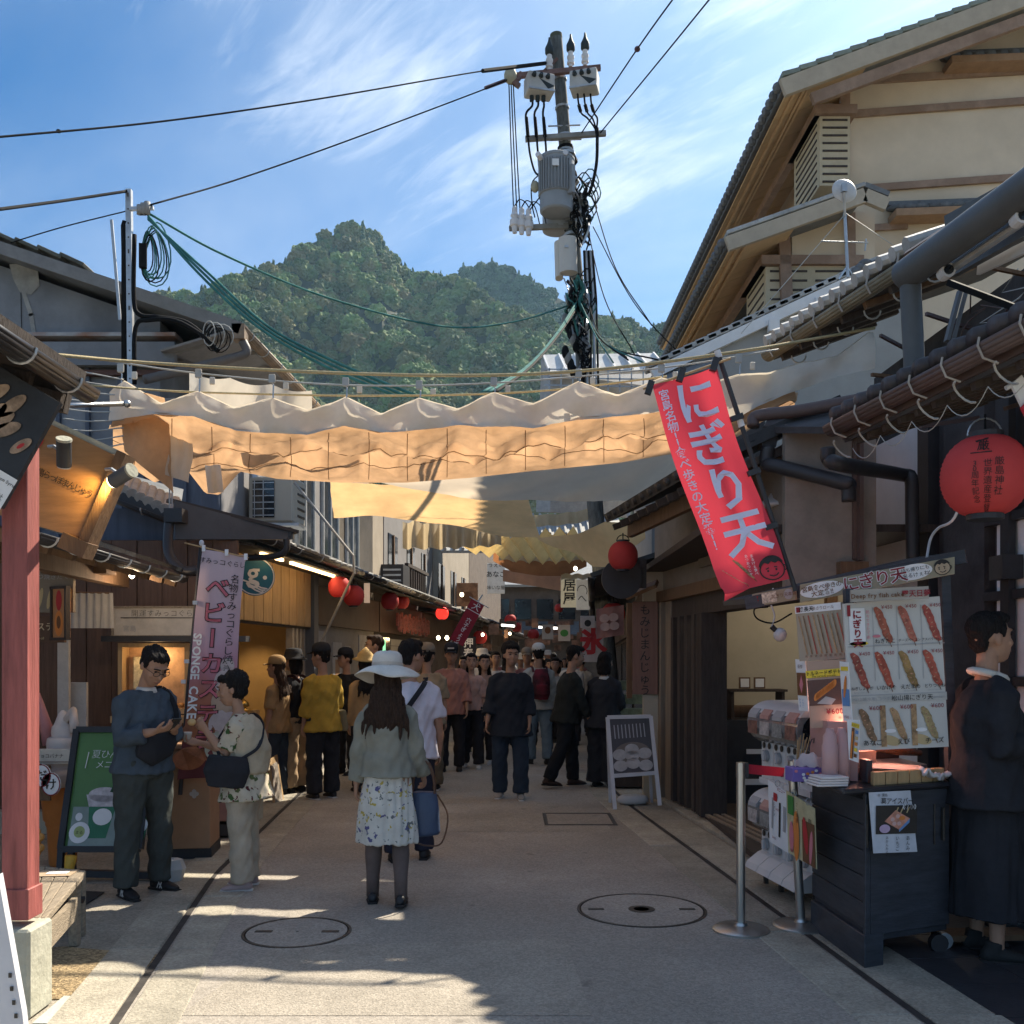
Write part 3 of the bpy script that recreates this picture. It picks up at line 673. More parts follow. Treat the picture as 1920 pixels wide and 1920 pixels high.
for k in range(5):
    t=empty('pastry',P(296+11*k,1322,8.75),None,None);tag(t,['leftmost','second','middle','fourth','rightmost'][k]+' small golden pastry on the tray in the sales window','pastry','pastries on the window tray');MB().ell(P(296+11*k,1322,8.75),(.03,.03,.022)).build('bun',mat('bun',(.5,.27,.1),.6),t,smooth=True)
lamp('POINT',P(292,1228,8.66),.55,WARM,.04)
MB().box((P(292,1336,8.6).x,8.62,P(292,1342,8.6).z-.03),(.75,.2,.06)).build('counter',M_WOODL,s1)
o=signbox('height_board',P(120,1290,8.4),.1,1.0,M_CLOTHW,'tall narrow white ruler board fixed to the brown shop wall')
o=signbox('paper_poster',P(147,1345,8.5),.16,.62,mat('paper_grey',(.4,.38,.36),.8),'pale poster leaning low on the brown shop wall')
fl=empty('rolled_flag',P(85,1360,7.5),'pink rolled flag leaning behind the red post','flag');MB().loft([P(95,1395,7.5),P(70,1300,7.5)],[.06,.02],10).build('cloth',mat('pink_cloth',(.45,.2,.2),.8),fl,smooth=True)
t=empty('ceiling_spot',P(247,1076,7.8),'small lit ceiling spot under the slate eave','lamp');MB().loft([P(247,1076,7.8)+Vc((0,0,.05)),P(250,1078,7.8)],[.025,.03],12).build('housing',M_BLACK,t)
MB().ell(P(249,1076,7.78)+Vc((0,-.02,-.01)),(.022,.022,.03)).build('bulb',mat('bulb_glow',(1,.85,.6),.3,emit=4,bump=0),t,smooth=True)
lamp('POINT',P(249,1078,7.6)+Vc((0,0,-.1)),1.4,(1,.75,.5),.05)
ic=empty('ice_cream_cone',G(118,1622),'giant soft serve ice cream cone display with orange cone','cone display');c=G(118,1622)
MB().lathe(c,[(.09,.0),(.1,.02),(.115,.30),(.125,.32),(.125,.34),(.14,.36),(.16,.58),(.165,.6),(.165,.62)],24).build('cone',mat('cone_orange',(.5,.17,.04),.5,var=.15,bump=.05),ic,smooth=True)
b=MB();prof=[(.17,.62)]
for k,(r,z) in enumerate(((.18,.70),(.155,.83),(.12,.94),(.085,1.03))):prof += [(r*.93,z-.05),(r,z),(r*.93,z+.045),(r*.8,z+.055)]
b.lathe(c,prof+[(.06,1.1),(.035,1.17),(.01,1.2)],24);b.build('ice_cream',mat('cream_white',(.62,.54,.5),.5,var=.08,bump=.04),ic,smooth=True)
MB().loft([c+Vc((.02,0,1.1)),c+Vc((.09,-.02,1.19)),c+Vc((.1,-.03,1.1)),c+Vc((.09,-.03,1.03))],[.045,.04,.035,.02],10).build('curl',MATS['cream_white'],ic,smooth=True)
sg=empty('round_letter_sign',P(75,1468,7.1),'sign with two round white letter plates in front of the ice cream cone','sign')
MB().box(P(62,1468,7.1),(.26,.02,.26)).build('board',M_WOODB,sg)
for (px,py,ch) in ((79,1454,'だ'),(97,1470,'け')):
    c2=P(px,py,7.05);MB().loft([c2,c2+Vc((0,-.012,0))],[(.07,.085),(.07,.085)],20).build('plate',INK_W,sg)
    fn=plane_fn(c2+Vc((0,-.013,0)),(1,0,0),(0,0,1));s=Sheet();s.text(ch,0,0,.09,INK_K,bold=.015);s.line([(.066*cos(t),.081*sin(t)) for t in [2*pi*i/20 for i in range(21)]],.008,INK_MAR);s.build('lettering',fn,sg)
def pr(s):s.text('チョコバナナ',0,.005,.035,INK_K);s.rect(0,-.04,.3,.006,INK_B,2)
signbox('scroll_sign',P(96,1418,7.2),.36,.11,MATS['sign_cream'],'small white scroll shaped sign above the round letter plates',prints=pr)
t=empty('pastry_model',P(70,1580,6.2),'golden fried pastry model on a stand beside the ice cream cone','food model')
for k in range(5):MB().ell(P(66+(k % 2)*7,1560+k*10,6.2),(.035,.035,.03)).build('lump',mat('gold_pastry',(.55,.25,.06),.5),t,smooth=True)
MB().tube([P(70,1610,6.2),G(70,1705)*1+Vc((0,0,0))],.012).build('stand',M_IRON,t)
t=empty('corn_model',G(128,1655),'small yellow cone model standing behind the green board','food model');c=G(128,1655)
MB().loft([c+Vc((0,0,.05)),c+Vc((.02,0,.19))],[.03,.042],10).build('body',mat('corn_yellow',(.65,.38,.05),.5),t,smooth=True);MB().loft([c,c+Vc((0,0,.05))],.04,12).build('foot',M_GALV,t)
ab=empty('menu_board',G(200,1640),'black framed green menu stand board with melon dessert picture','menu board')
A=[P(115,1592,6.95),P(262,1592,6.95),P(288,1368,7.25),P(145,1368,7.25)]
M_GRN=mat('poster_green',(.09,.2,.06),.35,var=.12,vs=3,bump=0);
MB().slab([A[0],A[1],A[2],A[3]],.02).build('panel',M_GRN,ab)
for i in range(4):MB().beam(A[i],A[(i+1) % 4],.045,.05,(0,-1,.15)).build('frame',M_BLACK,ab)
for (p,q) in ((A[0],P(112,1645,6.9)),(A[0]+Vc((.07,.0,0)),P(138,1645,6.95))):MB().beam(p,q,.04,.04,(0,-1,0)).build('leg',M_BLACK,ab)
MB().beam(P(140,1637,6.95),P(330,1642,6.95),.05,.05,(0,0,1)).build('foot_bar',M_BLACK,ab)
wd=(A[1]-A[0]).length;hd=(A[3]-A[0]).length
fn=plane_fn(A[0]+Vc((0,-.012,0)),A[1]-A[0],A[3]-A[0]);s=Sheet()
s.rect(wd/2+.03,.16,wd*.94,.30,mat('print_greycloth',(.24,.3,.28),.5,bump=0),1)
s.text('夏ひんやり',.29,.705,.072,INK_W,bold=-.012,gap=.92);s.text('メニュー',.29,.625,.07,INK_W,bold=-.012,gap=.92);s.line([(.10,.72),(.09,.6)],.006,INK_W);s.line([(.50,.72),(.485,.62)],.006,INK_W)
cup=mat('print_cup',(.03,.17,.09),.5,bump=0);whip=mat('print_whip',(.5,.46,.48),.5,var=.3,vs=25,bump=0)
for (u,v,k) in ((.26,.28,1),(.53,.22,.95)):
    s.poly([(u-.075*k,v-.20),(u+.055*k,v-.20),(u+.10*k,v+.04),(u-.10*k,v+.04)],cup,2);s.poly([(u-.10*k,v+.03),(u+.10*k,v+.03),(u+.13*k,v+.11),(u-.13*k,v+.12)],whip,3);s.oval(u,v+.12,.115*k,.055,whip,3);s.oval(u+.01,v-.045,.07,.062,INK_W,4)
s.oval(.12,.12,.075,.078,INK_W,5);s.oval(.12,.125,.04,.042,mat('print_lime',(.35,.42,.16),.5,bump=0),6);s.oval(.10,.235,.026,.03,INK_W,4);s.text('まる',.12,.12,.03,INK_K,lay=7)
s.oval(.375,.40,.036,.036,INK_R,6);s.line([(.38,.43),(.41,.47),(.44,.50)],.005,INK_B,6)
s.poly([(.30,.42),(.34,.41),(.44,.66),(.40,.68)],mat('print_straw',(.02,.06,.02),.5,bump=0),4)
s.rect(.56,.62,.12,.17,MATS['print_greycloth'],2);[s.rect(.56,.68-.035*i,.1,.008,INK_W,3) for i in range(4)]
s.oval(.5,.80,.075,.038,INK_W,2)
s.build('print',fn,ab)
cb=empty('counter_cabinet',G(345,1610),'tan brown counter cabinet with white blossom emblems behind the phone user','cabinet');c=G(345,1610)
M_CARD=mat('cabinet_tan',(.36,.215,.125),.65,var=.1,bump=.08)
MB().box((c.x,c.y+.2,.48),(.36,.42,.80),rz=.12).build('body',M_CARD,cb,bevel=.006);MB().box((c.x,c.y+.2,.04),(.38,.40,.08),rz=.12).build('plinth',M_BLACK,cb);MB().box((c.x,c.y+.2,.895),(.4,.46,.03),rz=.12).build('top',M_CARD,cb)
def bloom(s,u,v,r,m):
    for k in range(4):s.oval(u+r*.55*cos(k*pi/2),v+r*.55*sin(k*pi/2),r*.5,r*.5,m,2,n=12)
fn=plane_fn((c.x+.025,c.y-.016,.5),(cos(.12),sin(.12),0),(0,0,1));s=Sheet();bloom(s,.04,.22,.04,INK_W);bloom(s,.06,.02,.035,M_CLOTHW);s.build('emblem',fn,cb)
t=empty('storage_chest',G(407,1555),'pink brown low chest standing behind the eating woman','chest');c=G(407,1575);MB().box((c.x,c.y+.2,.43),(.30,.3,.55)).build('body',mat('chest_pink',(.36,.2,.17),.7),t,bevel=.01);MB().box((c.x,c.y+.2,.08),(.34,.34,.1)).build('plinth',M_BLACK,t);MB().box((c.x,c.y+.2,.72),(.32,.32,.03)).build('lid',MATS['chest_pink'],t)
fb=empty('foam_container',G(322,1652),'white foam lunch container on the ground behind black shoes','container');c=G(322,1652)
MB().lathe(c,[(.06,0),(.075,.005),(.098,.085),(.1,.09),(.098,.095),(.075,.155),(.06,.16)],8,M=Rot(.39,3,'Z') @ Matrix.Diagonal((1,.8,1))).build('body',mat('foam_white',(.5,.5,.49),.6,var=.05),fb,angle=30)
MB().box(c+Vc((0,0,.162)),(.04,.02,.008)).build('tab',MATS['foam_white'],fb)
# ================================================================ left side, further along
FL=Frame((-2.80,13.0),(.088,1))          # shop-front line; s=0 at Y=13
def Ys(Y):return (Y-13.0)/FL.d.y
# ---- dark fascia roof (arcade eave) from Y 8.6 on
M_FASC=mat('fascia_bluegrey',(.075,.085,.10),.6,var=.2,vs=2,bump=.1)
M_SOFF=mat('soffit_dark',(.05,.04,.033),.8,var=.2,vs=4,bump=.1)
ar=empty('shop_house',FL(0,0,0),'shop with round blue emblem, wooden menu boards and warm lit opening','shop')
fa=[P(325,940,8.6),P(545,1000,9.3),P(545,1012,9.3),P(325,1012,8.6)]
MB().slab(fa,.05).build('fascia',M_FASC,ar);MB().beam(fa[0]+Vc((-.05,0,.01)),fa[1]+Vc((.06,0,.01)),.10,.03).build('cap_flashing',M_PIPE,ar)
EV=lambda Y:FL(Ys(Y),.62,0)
def eave_roof(parent,y0,y1,z,ov=.62,back=-.9,rise=.42,m=M_PIPE,gutm=M_PIPE,tiles=True):
    a,c=FL(Ys(y0),ov,z),FL(Ys(y1),ov,z);a2,c2=FL(Ys(y0),back,z+rise),FL(Ys(y1),back,z+rise)
    MB().slab([a,c,c2,a2],.05).build('roof',M_TILE,parent)
    MB().slab([a+Vc((0,0,-.09)),c+Vc((0,0,-.09)),FL(Ys(y1),0,z-.02),FL(Ys(y0),0,z-.02)],.02).build('soffit',M_SOFF,parent)
    gutter('gutter',a+FL.n*.05,c+FL.n*.05,.055,gutm,parent,brackets=int((y1-y0)/.8))
    if tiles:
        tb=MB()
        n=int((y1-y0)/.27)
        for k in range(n):
            p=a.lerp(c,(k+.5)/n);dr=(a2-a).normalized();tb.loft([p-dr*.03+Vc((0,0,.03)),p+dr*.5+Vc((0,0,.035))],[(.07,.035)]*2,8,hint=FL.d)
        o=tb.build('tile_ends',M_TILE,parent,smooth=True);o['kind']='stuff'
eave_roof(ar,9.3,13.4,2.80)
a,c=FL(Ys(9.9),.50,2.68),FL(Ys(12.9),.50,2.68)
MB().beam(a,a.lerp(c,.22),.035,.03).build('light_strip',mat('led_warm',(1,.66,.3),.3,emit=1.3,bump=0),ar);MB().beam(a.lerp(c,.32),c,.035,.03).build('light_strip',MATS['led_warm'],ar)
for k in range(3):lamp('POINT',a.lerp(c,.2+.3*k)+Vc((-.05,0,-.08)),.35,WARM,.05)
MB().tube(spline([P(318,965,8.5),P(316,1035,8.4),P(340,1068,8.3),P(375,1070,8.3)],6),.045,10).build('downpipe',M_PIPE,ar,smooth=True)
MB().box(P(330,968,8.5),(.16,.16,.12)).build('rain_head',M_PIPE,ar)
MB().tube(spline([P(535,1000,9.25),P(537,1030,9.25),P(515,1043,9.3),P(462,1046,9.4)],6),.032,8).build('downpipe',M_PIPE,ar,smooth=True)
MB().box(P(535,1000,9.3),(.14,.14,.1)).build('rain_head',M_PIPE,ar)
for k in range(9):
    s0=Ys(10.35)+k*.315;FL.part('menu_plank',M_WOODL,ar,s0+.012,s0+.30,.0,.03,2.03,2.78,bevel=.003)
sh=Sheet()
for k in range(9):
    for j in range(8 if k > 2 else 4):sh.rect(-.15-.315*k,.10+j*.045+(0 if k > 2 else .1),.14,.012,INK_B,1)
    if k > 3:sh.rect(-.15-.315*k,.56,.2,.22,mat('print_board',(.25,.16,.08),.7,bump=0),1)
sh.build('print',plane_fn(FL(Ys(10.35),.031,2.03),-FL.d,(0,0,1)),ar)
FL.part('board_back',M_WOODD,ar,Ys(10.3),Ys(13.25),-.05,-.005,2.0,2.8)
FL.part('corner_post',M_NAVY,ar,Ys(13.22),Ys(13.42),-.1,.06,0,2.8)
for k in range(4):FL.part('shutter_rail',mat('rail_grey',(.3,.28,.26),.5,metal=.4),ar,Ys(12.55)+k*.16,Ys(12.55)+k*.16+.07,-.12,-.03,0,2.0)
M_OCHRE=mat('ochre_wall',(.40,.27,.12),.9,var=.1,bump=.1)
b=MB();F_=FL;b.poly([F_(Ys(10.0),-1.6,0),F_(Ys(13.4),-1.6,0),F_(Ys(13.4),-1.6,2.8),F_(Ys(10.0),-1.6,2.8)]);b.build('inner_wall',M_OCHRE,ar)
b=MB();b.poly([F_(Ys(13.4),-1.6,0),F_(Ys(13.4),0,0),F_(Ys(13.4),0,2.8),F_(Ys(13.4),-1.6,2.8)]);b.build('inner_end_wall',M_OCHRE,ar)
b=MB();b.poly([F_(Ys(9.3),-1.6,2.5),F_(Ys(13.4),-1.6,2.5),F_(Ys(13.4),0,2.5),F_(Ys(9.3),0,2.5)]);b.build('inner_ceiling',M_OCHRE,ar)
lamp('SPOT',FL(Ys(12.6),-.75,2.45),11,WARM,.03,FL(Ys(13.2),-.8,0),75);lamp('POINT',FL(Ys(11.4),-1.2,2.1),1.3,WARM,.05)
FL.part('sales_counter',M_WOODL,ar,Ys(10.9),Ys(12.2),-.9,-.35,0,.95)
t=empty('cloche',FL(Ys(12.0),-.55,1.0),'small golden lamp cloche on the counter of the emblem shop','cloche');c=FL(Ys(12.0),-.5,.95)
MB().lathe(c,[(.13,0),(.13,.015),(.05,.03),(.05,.04),(.09,.05),(.08,.1),(.03,.14),(.012,.15),(.012,.18),(.02,.2)],16).build('dome',mat('brass',(.6,.4,.12),.3,metal=.8,bump=0),t,smooth=True)
g=empty('emblem_sign',P(478,1081,10.2),'round blue sign with white letter g and waves under the eave','sign');c=P(478,1081,10.2);rr=.205
rz=.35;Mx=Rot(rz,3,'Z')
MB().lathe(c,[(rr-.01,-.02),(rr,-.02),(rr,.03),(rr-.01,.03)],36,M=Mx @ Rot(R(90),3,'X')).build('plate',mat('sign_blue',(.02,.14,.22),.4,var=.05,bump=0),g)
fn=plane_fn(c+Mx @ Vc((0,-.034,0)),Mx @ Vc((1,0,0)),(0,0,1));s=Sheet();s.line([((rr-.012)*cos(t),(rr-.012)*sin(t)) for t in [2*pi*i/36 for i in range(37)]],.012,INK_W,1)
s.text('g',-.01,.05,.30,INK_W,bold=.015);s.oval(.10,-.012,.022,.022,INK_W)
for k in range(3):s.line([(-.02+.03*k-.1,-.045-.03*k),(.0,-.085-.03*k),(.06,-.12-.025*k),(.12-.02*k,-.13-.015*k)],.016,INK_W)
s.build('lettering',fn,g);MB().tube([c+Vc((0,.03,.2)),c+Vc((.0,.05,.5))],.012).build('hanger',M_IRON,g)
# ---- blue-grey gable building above
gb=empty('gable_house',(-5.2,13.2,0),'blue-grey mortar house with sloping tiled gable roof at the upper left','house')
Yg=13.0
def rake(px):return 470+(px-0)*(620-470)/440.0
wl=[P(-260,900,Yg+.4),P(300,900,Yg+.4),P(300,rake(300)+30,Yg+.4),P(-260,rake(-260)+26,Yg+.4)]
MB().prism(wl,(0,5,0)).build('wall',M_GREYB,gb)
r0,r1=P(-260,rake(-260),Yg-.1),P(452,rake(452)-4,Yg-.1)
MB().prism([r0,r1,r1+Vc((0,0,.12)),r0+Vc((0,0,.12))],(0,3.6,0)).build('roof',M_GREYB,gb)
MB().beam(r0+Vc((0,-.02,.02)),r1+Vc((0,-.02,.02)),.06,.16).build('verge_board',mat('verge_grey',(.2,.2,.2),.8),gb)
d=(r1-r0).normalized();L_=(r1-r0).length;n=int(L_/.30)
for k in range(int(n*.64)):
    p=r0+d*(k+.5)*L_/n+Vc((0,.1,.17));MB().beam(p-d*.17+Vc((0,0,.035)),p+d*.17-Vc((0,0,.005)),.34,.05).build('tile',mat('verge_tile',(.085,.09,.075),.6,var=.3,vs=9,objrand=.2),gb,bevel=.008)
eg0,eg1=P(438,612,12.9),P(585,745,16.6);eg1.z=eg0.z-.1
gutter('gutter',eg0+Vc((.08,0,.0)),eg1+Vc((.08,0,0)),.085,mat('gutter_rust',(.22,.16,.11),.6,var=.3,vs=4,bump=.1),gb,brackets=6)
MB().slab([P(300,655,13.0),eg0+Vc((0,0,-.02)),eg1+Vc((0,0,-.02)),P(360,700,16.6)],.03).build('soffit',mat('soffit_pale',(.24,.24,.245),.85,var=.15,bump=.1),gb)
for k in range(6):
    t=(k+.4)/6;a=P(300,655,13).lerp(P(360,700,16.6),t);c=eg0.lerp(eg1,t);MB().beam(a+Vc((0,0,-.06)),c+Vc((0,0,-.06)),.05,.06).build('soffit_batten',MATS['soffit_pale'],gb)
MB().box(P(450,625,12.95),(.17,.2,.2)).build('rain_head',MATS['gutter_rust'],gb)
MB().tube(spline([P(455,640,12.95),P(462,660,12.95),P(435,672,12.9),P(300,705,12.7),P(270,712,12.6)],6),.06,10).build('downpipe',mat('pipe_browngrey',(.12,.11,.105),.55,var=.2),gb,smooth=True)
MB().box(P(180,633,13.3),(2.3,.3,.05)).build('ledge',mat('ledge_grey',(.34,.34,.35),.8,var=.2,col2=(.25,.12,.07),c2=.62),gb)
MB().box(P(160,665,13.25),(2.5,.12,.32)).build('shutter_box',M_GREYB,gb)
for (px,w) in ((110,.05),(165,.05),(225,.05)):MB().box(P(px,800,13.36),(w,.06,1.9)).build('wall_batten',M_NAVY,gb)
MB().box(P(175,700,13.32),(2.2,.1,.07)).build('lintel',mat('rust_brown',(.1,.05,.04),.7),gb)
s=Sheet();s.poly([(0,0),(.22,.02),(.40,-.1),(.42,-.3),(.30,-.42),(.14,-.38),(.05,-.2)],mat('print_mortar',(.3,.3,.29),.95,var=.25,bump=.3),4);s.line([(.2,-.4),(.3,-.7),(.36,-1.1),(.42,-1.4)],.06,MATS['print_mortar'],3);s.line([(.16,-.4),(.17,-.9),(.2,-1.35)],.012,INK_K,3)
s.build('mortar_patch',plane_fn(P(18,496,13.395),(1,0,0),(0,0,1)),gb)
M_UPW=mat('upper_wall_grey',(.21,.2,.2),.85,var=.12,vs=2,bump=.15);M_UPB=mat('upper_wall_beige',(.33,.28,.22),.85,var=.12,vs=2,bump=.15)
uh=empty('terrace_house',FL(4,-1,3),'two storey grey house with dark windows and air conditioner over the left shops','house')
FL.part('wall',M_UPW,uh,Ys(12.2),Ys(20.5),-1.6,-.85,2.9,4.95)
FL.part('end_wall',M_NAVY,uh,Ys(11.6),Ys(12.2),-3.6,-.86,2.6,4.0)
for k in range(10):FL.part('siding_rib',M_NAVY,uh,Ys(11.55),Ys(11.6),-3.5+k*.27,-3.46+k*.27,2.6,3.95)
for (y0,y1) in ((15.2,16.1),(16.7,17.6),(18.3,19.1)):
    f=FL.part('window',M_GLASS,uh,Ys(y0),Ys(y1),-.86,-.83,3.45,4.75)
    for (a_,b_) in ((y0-.06,y0),(y1,y1+.06),((y0+y1)/2-.03,(y0+y1)/2+.03)):FL.part('window_frame',M_GALV,f,Ys(a_),Ys(b_),-.86,-.80,3.4,4.8)
    FL.part('sill',M_GALV,f,Ys(y0-.1),Ys(y1+.1),-.86,-.78,3.36,3.42)
for y in (13.05,14.9):MB().tube([FL(Ys(y),-.74,2.9),FL(Ys(y),-.74,4.9)],.06,10).build('downpipe',M_GALV,uh,smooth=True)
MB().tube([FL(Ys(14.6),-.55,2.95),FL(Ys(19.6),-.5,2.9)],.05,8).build('pipe',M_GALV,uh,smooth=True)
MB().tube([P(552,905,12.4),P(662,1042,12.4),P(664,1075,12.4),P(590,1230,12.6)],.018,6).build('stay_cable',mat('stay_grey',(.25,.25,.25),.7),uh)
ac=empty('air_conditioner',P(520,942,13.2),'beige outdoor air conditioner unit with grille on the grey upper wall','air conditioner')
c=P(520,942,13.3);MB().box(c,(.62,.55,.62),rz=-.1).build('casing',mat('ac_beige',(.4,.37,.31),.6,var=.06,bump=.02),ac,bevel=.02)
MB().box(c+Vc((-.12,-.275,0)),(.30,.02,.5),rz=-.1).build('fan_recess',M_GLASS,ac)
for k in range(6):MB().box(c+Vc((-.12,-.29,-.22+k*.088)),(.30,.008,.012),rz=-.1).build('grille_bar',M_GALV,ac)
for k in range(3):MB().box(c+Vc((-.24+k*.12,-.29,0)),(.012,.008,.5),rz=-.1).build('grille_bar',M_GALV,ac)
for k in range(5):MB().box(c+Vc((.318,.05,-.2+k*.1)),(.012,.3,.03),rz=-.1).build('vent_slot',M_IRON,ac)
MB().box(c+Vc((0,0,-.335)),(.7,.5,.04)).build('bracket',M_GALV,ac)
tr=empty('porch_roof',P(270,940,8.9),'small porch roof with pale tile ends above the slate eave','roof')
a,c=P(196,908,8.9),P(335,972,8.9)
MB().slab([a+Vc((0,0,-.02)),c+Vc((0,0,-.02)),c+Vc((-.4,1.3,.5)),a+Vc((-.9,1.3,.5))],.04).build('roof',M_TILE,tr)
for k in range(9):
    p=a.lerp(c,(k+.5)/9);MB().loft([p+Vc((0,-.03,.03)),p+Vc((-.15,.45,.22))],[(.055,.05),(.055,.05)],8).build('tile',M_TILEL,tr,smooth=False)
MB().beam(a+Vc((0,0,-.05)),c+Vc((0,0,-.05)),.05,.10).build('eave_board',M_PIPE,tr);gutter('gutter',a+Vc((-.02,-.08,-.08)),c+Vc((.1,-.08,-.08)),.05,M_PIPE,tr,brackets=3)
MB().box(P(285,985,9.2),(.9,.15,.3)).build('wall',M_NAVY,tr)
# ---- metal mast with cables
ms=empty('cable_mast',P(243,700,12.2),'galvanised square mast with holes carrying cable bundles beside the gable house','mast')
p0,p1=P(246,745,12.2),P(242,356,12.2)
MB().beam(p0,p1,.07,.07,(0,-1,0)).build('post',M_GALV,ms)
for k in range(14):MB().box(p1.lerp(p0,.03+k*.068)+Vc((0,-.037,0)),(.018,.006,.018 if k % 4 else .05)).build('hole',M_IRON,ms)
MB().tube([p0+Vc((-.09,.02,0)),P(234,470,12.2),P(233,425,12.2),P(236,416,12.2)],.045,8).build('conduit',M_CABLE,ms,smooth=True)
MB().tube(spline([P(252,440,12.15),P(251,560,12.15),P(262,590,12.15),P(300,595,12.2),P(350,605,12.3),P(395,640,12.4)],6),.03,6).build('cable',M_CABLE,ms,smooth=True)
MB().tube(spline([P(252,720,12.15),P(254,615,12.15),P(280,600,12.15),P(330,602,12.2),P(380,630,12.3),P(410,660,12.4)],6),.03,6).build('cable',M_CABLE,ms,smooth=True)
for k in range(7):
    c0=P(392+k*3,625+4*(k % 3),12.3);MB().tube([c0+Vc((.13*cos(t)*(.6+.1*k),.02*k,.16*sin(t))) for t in [2*pi*i/14 for i in range(15)]],.007,4).build('cable_loop',M_CABLE if k % 3 else M_WIRE,ms)
for k in range(9):
    c0=P(275+k*2.5,470+5*(k % 4),12.1);rx,rz_=.07+.012*k,.26+.012*k;MB().tube([c0+Vc((rx*sin(t)*(1-.3*cos(t)),.02*cos(k),rz_*cos(t))) for t in [2*pi*i/16 for i in range(17)]],.009,4).build('cable_loop',M_CABLEG if k % 3 else M_CABLE,ms)
for k in range(3):MB().loft([P(262+k*7,385-k*3,12.1),P(262+k*7,402,12.1)],.04,8).build('insulator',mat('insul_grey',(.25,.25,.24),.7),ms,smooth=True)
MB().beam(P(243,392,12.15),P(288,390,12.15),.04,.05,(0,-1,0)).build('bracket',M_GALV,ms)
MB().box(P(268,480,12.05),(.09,.06,.3),rz=.2).build('splice_case',M_CABLE,ms)
t=empty('angle_rod',P(215,560,12.25),'thin perforated steel rod leaning left of the galvanised mast','rod');MB().beam(P(225,600,12.3),P(209,412,12.3),.035,.02,(0,-1,0)).build('rod',M_GALV,t)
# ---- far left arcade
def far_shop(y0,y1,label,wallm,z=2.8,lower=M_WOODD,uppw=None,uz=5.3,ov=.62):
    r=empty('shop_house',FL(Ys(y0),0,0),label,'shop','shops on the left of the lane');eave_roof(r,y0,y1,z,ov=ov)
    FL.part('front_wall',lower,r,Ys(y0),Ys(y1),-.3,-.05,0,z-.02);FL.part('sign_band',wallm,r,Ys(y0)+.02,Ys(y1)-.02,-.05,.05,2.08,2.62)
    if uppw:FL.part('upper_wall',uppw,r,Ys(y0),Ys(y1),-1.7,-.85,z,uz)
    return r
M_DUSK=mat('dark_brown_front',(.12,.09,.07),.8,var=.3,vs=3,bump=.2);M_BAND=mat('band_brown',(.1,.06,.045),.7,var=.2)
r=far_shop(13.45,17.2,'poster covered shop with red lanterns next to the emblem shop',M_BAND,lower=mat('poster_wall',(.26,.24,.22),.8,var=.2,vs=2))
def pr(s):s.rect(0,0,.5,.22,INK_GY,1)
for (y,h0,h1,w,m,tx) in ((13.7,1.2,2.0,.42,'paper_grey','生ビール'),(14.5,1.15,1.85,.5,'paper_grey','CRAFT'),(15.15,1.2,1.8,.38,'paper_grey','本日'),(16.1,1.35,2.0,.5,'paper_grey','COFFEE'),(14.6,.5,1.05,.42,'paper_grey','牡蠣'),(15.4,.5,1.1,.42,'paper_grey','宮島')):
    t=empty('shop_poster',FL(Ys(y),0,h0),{13.7:'first pale poster beside the emblem shop corner',14.5:'framed beer poster with CRAFT heading',15.15:'small pale poster right of the beer poster',16.1:'coffee poster next to the green lit doorway'}.get(y,'low pale poster under the %s' % ('beer poster' if y < 15 else 'small pale poster')),'poster')
    FL.box(MB(),Ys(y),Ys(y)+w,-.05,-.035,h0,h1).build('panel',MATS[m],t);s=Sheet();s.text(tx,-w/2,h1-h0-.09,min(.12,w/max(len(tx),1)),INK_K,bold=.01);s.rect(-w/2,(h1-h0)*.4,w*.5,(h1-h0)*.45,mat('print_dull',(.3,.16,.08),.7,bump=0));s.build('print',plane_fn(FL(Ys(y),-.033,h0),-FL.d,(0,0,1)),t)
r2=far_shop(17.25,21.5,'shop with roller shutter and green lit doorway on the left',M_BAND,uppw=M_UPB)
FL.part('doorway',M_GLASS,r2,Ys(17.4),Ys(18.4),-.05,-.02,0,2.0);FL.part('glow_panel',mat('green_glow',(.2,.7,.35),.4,emit=.25,bump=0),r2,Ys(17.55),Ys(18.0),-.02,-.01,1.55,1.95)
for k in range(14):FL.part('shutter_slat',mat('shutter_grey',(.33,.32,.3),.5,metal=.3,var=.1),r2,Ys(18.5),Ys(20.3),-.05,-.02,.1+k*.135,.1+k*.135+.125)
FL.part('pillar',M_UPB,r2,Ys(20.6),Ys(21.2),-.05,.04,0,2.05)
b=MB()
for k in range(26):b.box(FL(Ys(17.6)+k*.13,.3,2.32-.05*(k % 3)),(.05,.05,.24+.05*(k % 2)))
o=b.build('hanging_bags',mat('hanging_food',(.3,.08,.06),.5,var=.6,vs=20),r2);o['kind']='stuff'
r3=far_shop(21.6,28,'dark shop under eave beyond the roller shutter',M_BAND,lower=M_DUSK,uppw=M_UPW,z=2.7,ov=.75)
r4=far_shop(28.1,36,'dark far shop on the left near the crowd',M_DUSK,lower=M_DUSK,uppw=M_UPB,z=2.7,ov=.8,uz=6)
r5=far_shop(36.1,48,'furthest dark shop front on the left behind the crowd',M_DUSK,lower=M_DUSK,uppw=M_DUSK,z=2.6,ov=.8,uz=6.5)
for (y,w) in ((22,1.0),(24.2,1.0),(26.2,.8),(29,1.2),(31.5,1.2),(34,1.0)):
    rr_=r3 if y < 28 else r4;f=FL.part('window',M_GLASS,rr_,Ys(y),Ys(y+w),-.86,-.83,3.3,4.5);FL.part('window_frame',M_WOODB,f,Ys(y+w/2-.04),Ys(y+w/2+.04),-.85,-.80,3.3,4.5)
for k in range(8):FL.part('balcony_bar',M_WOODD,r3,Ys(23)+k*.3,Ys(23)+k*.3+.06,-.6,-.55,2.95,3.8)
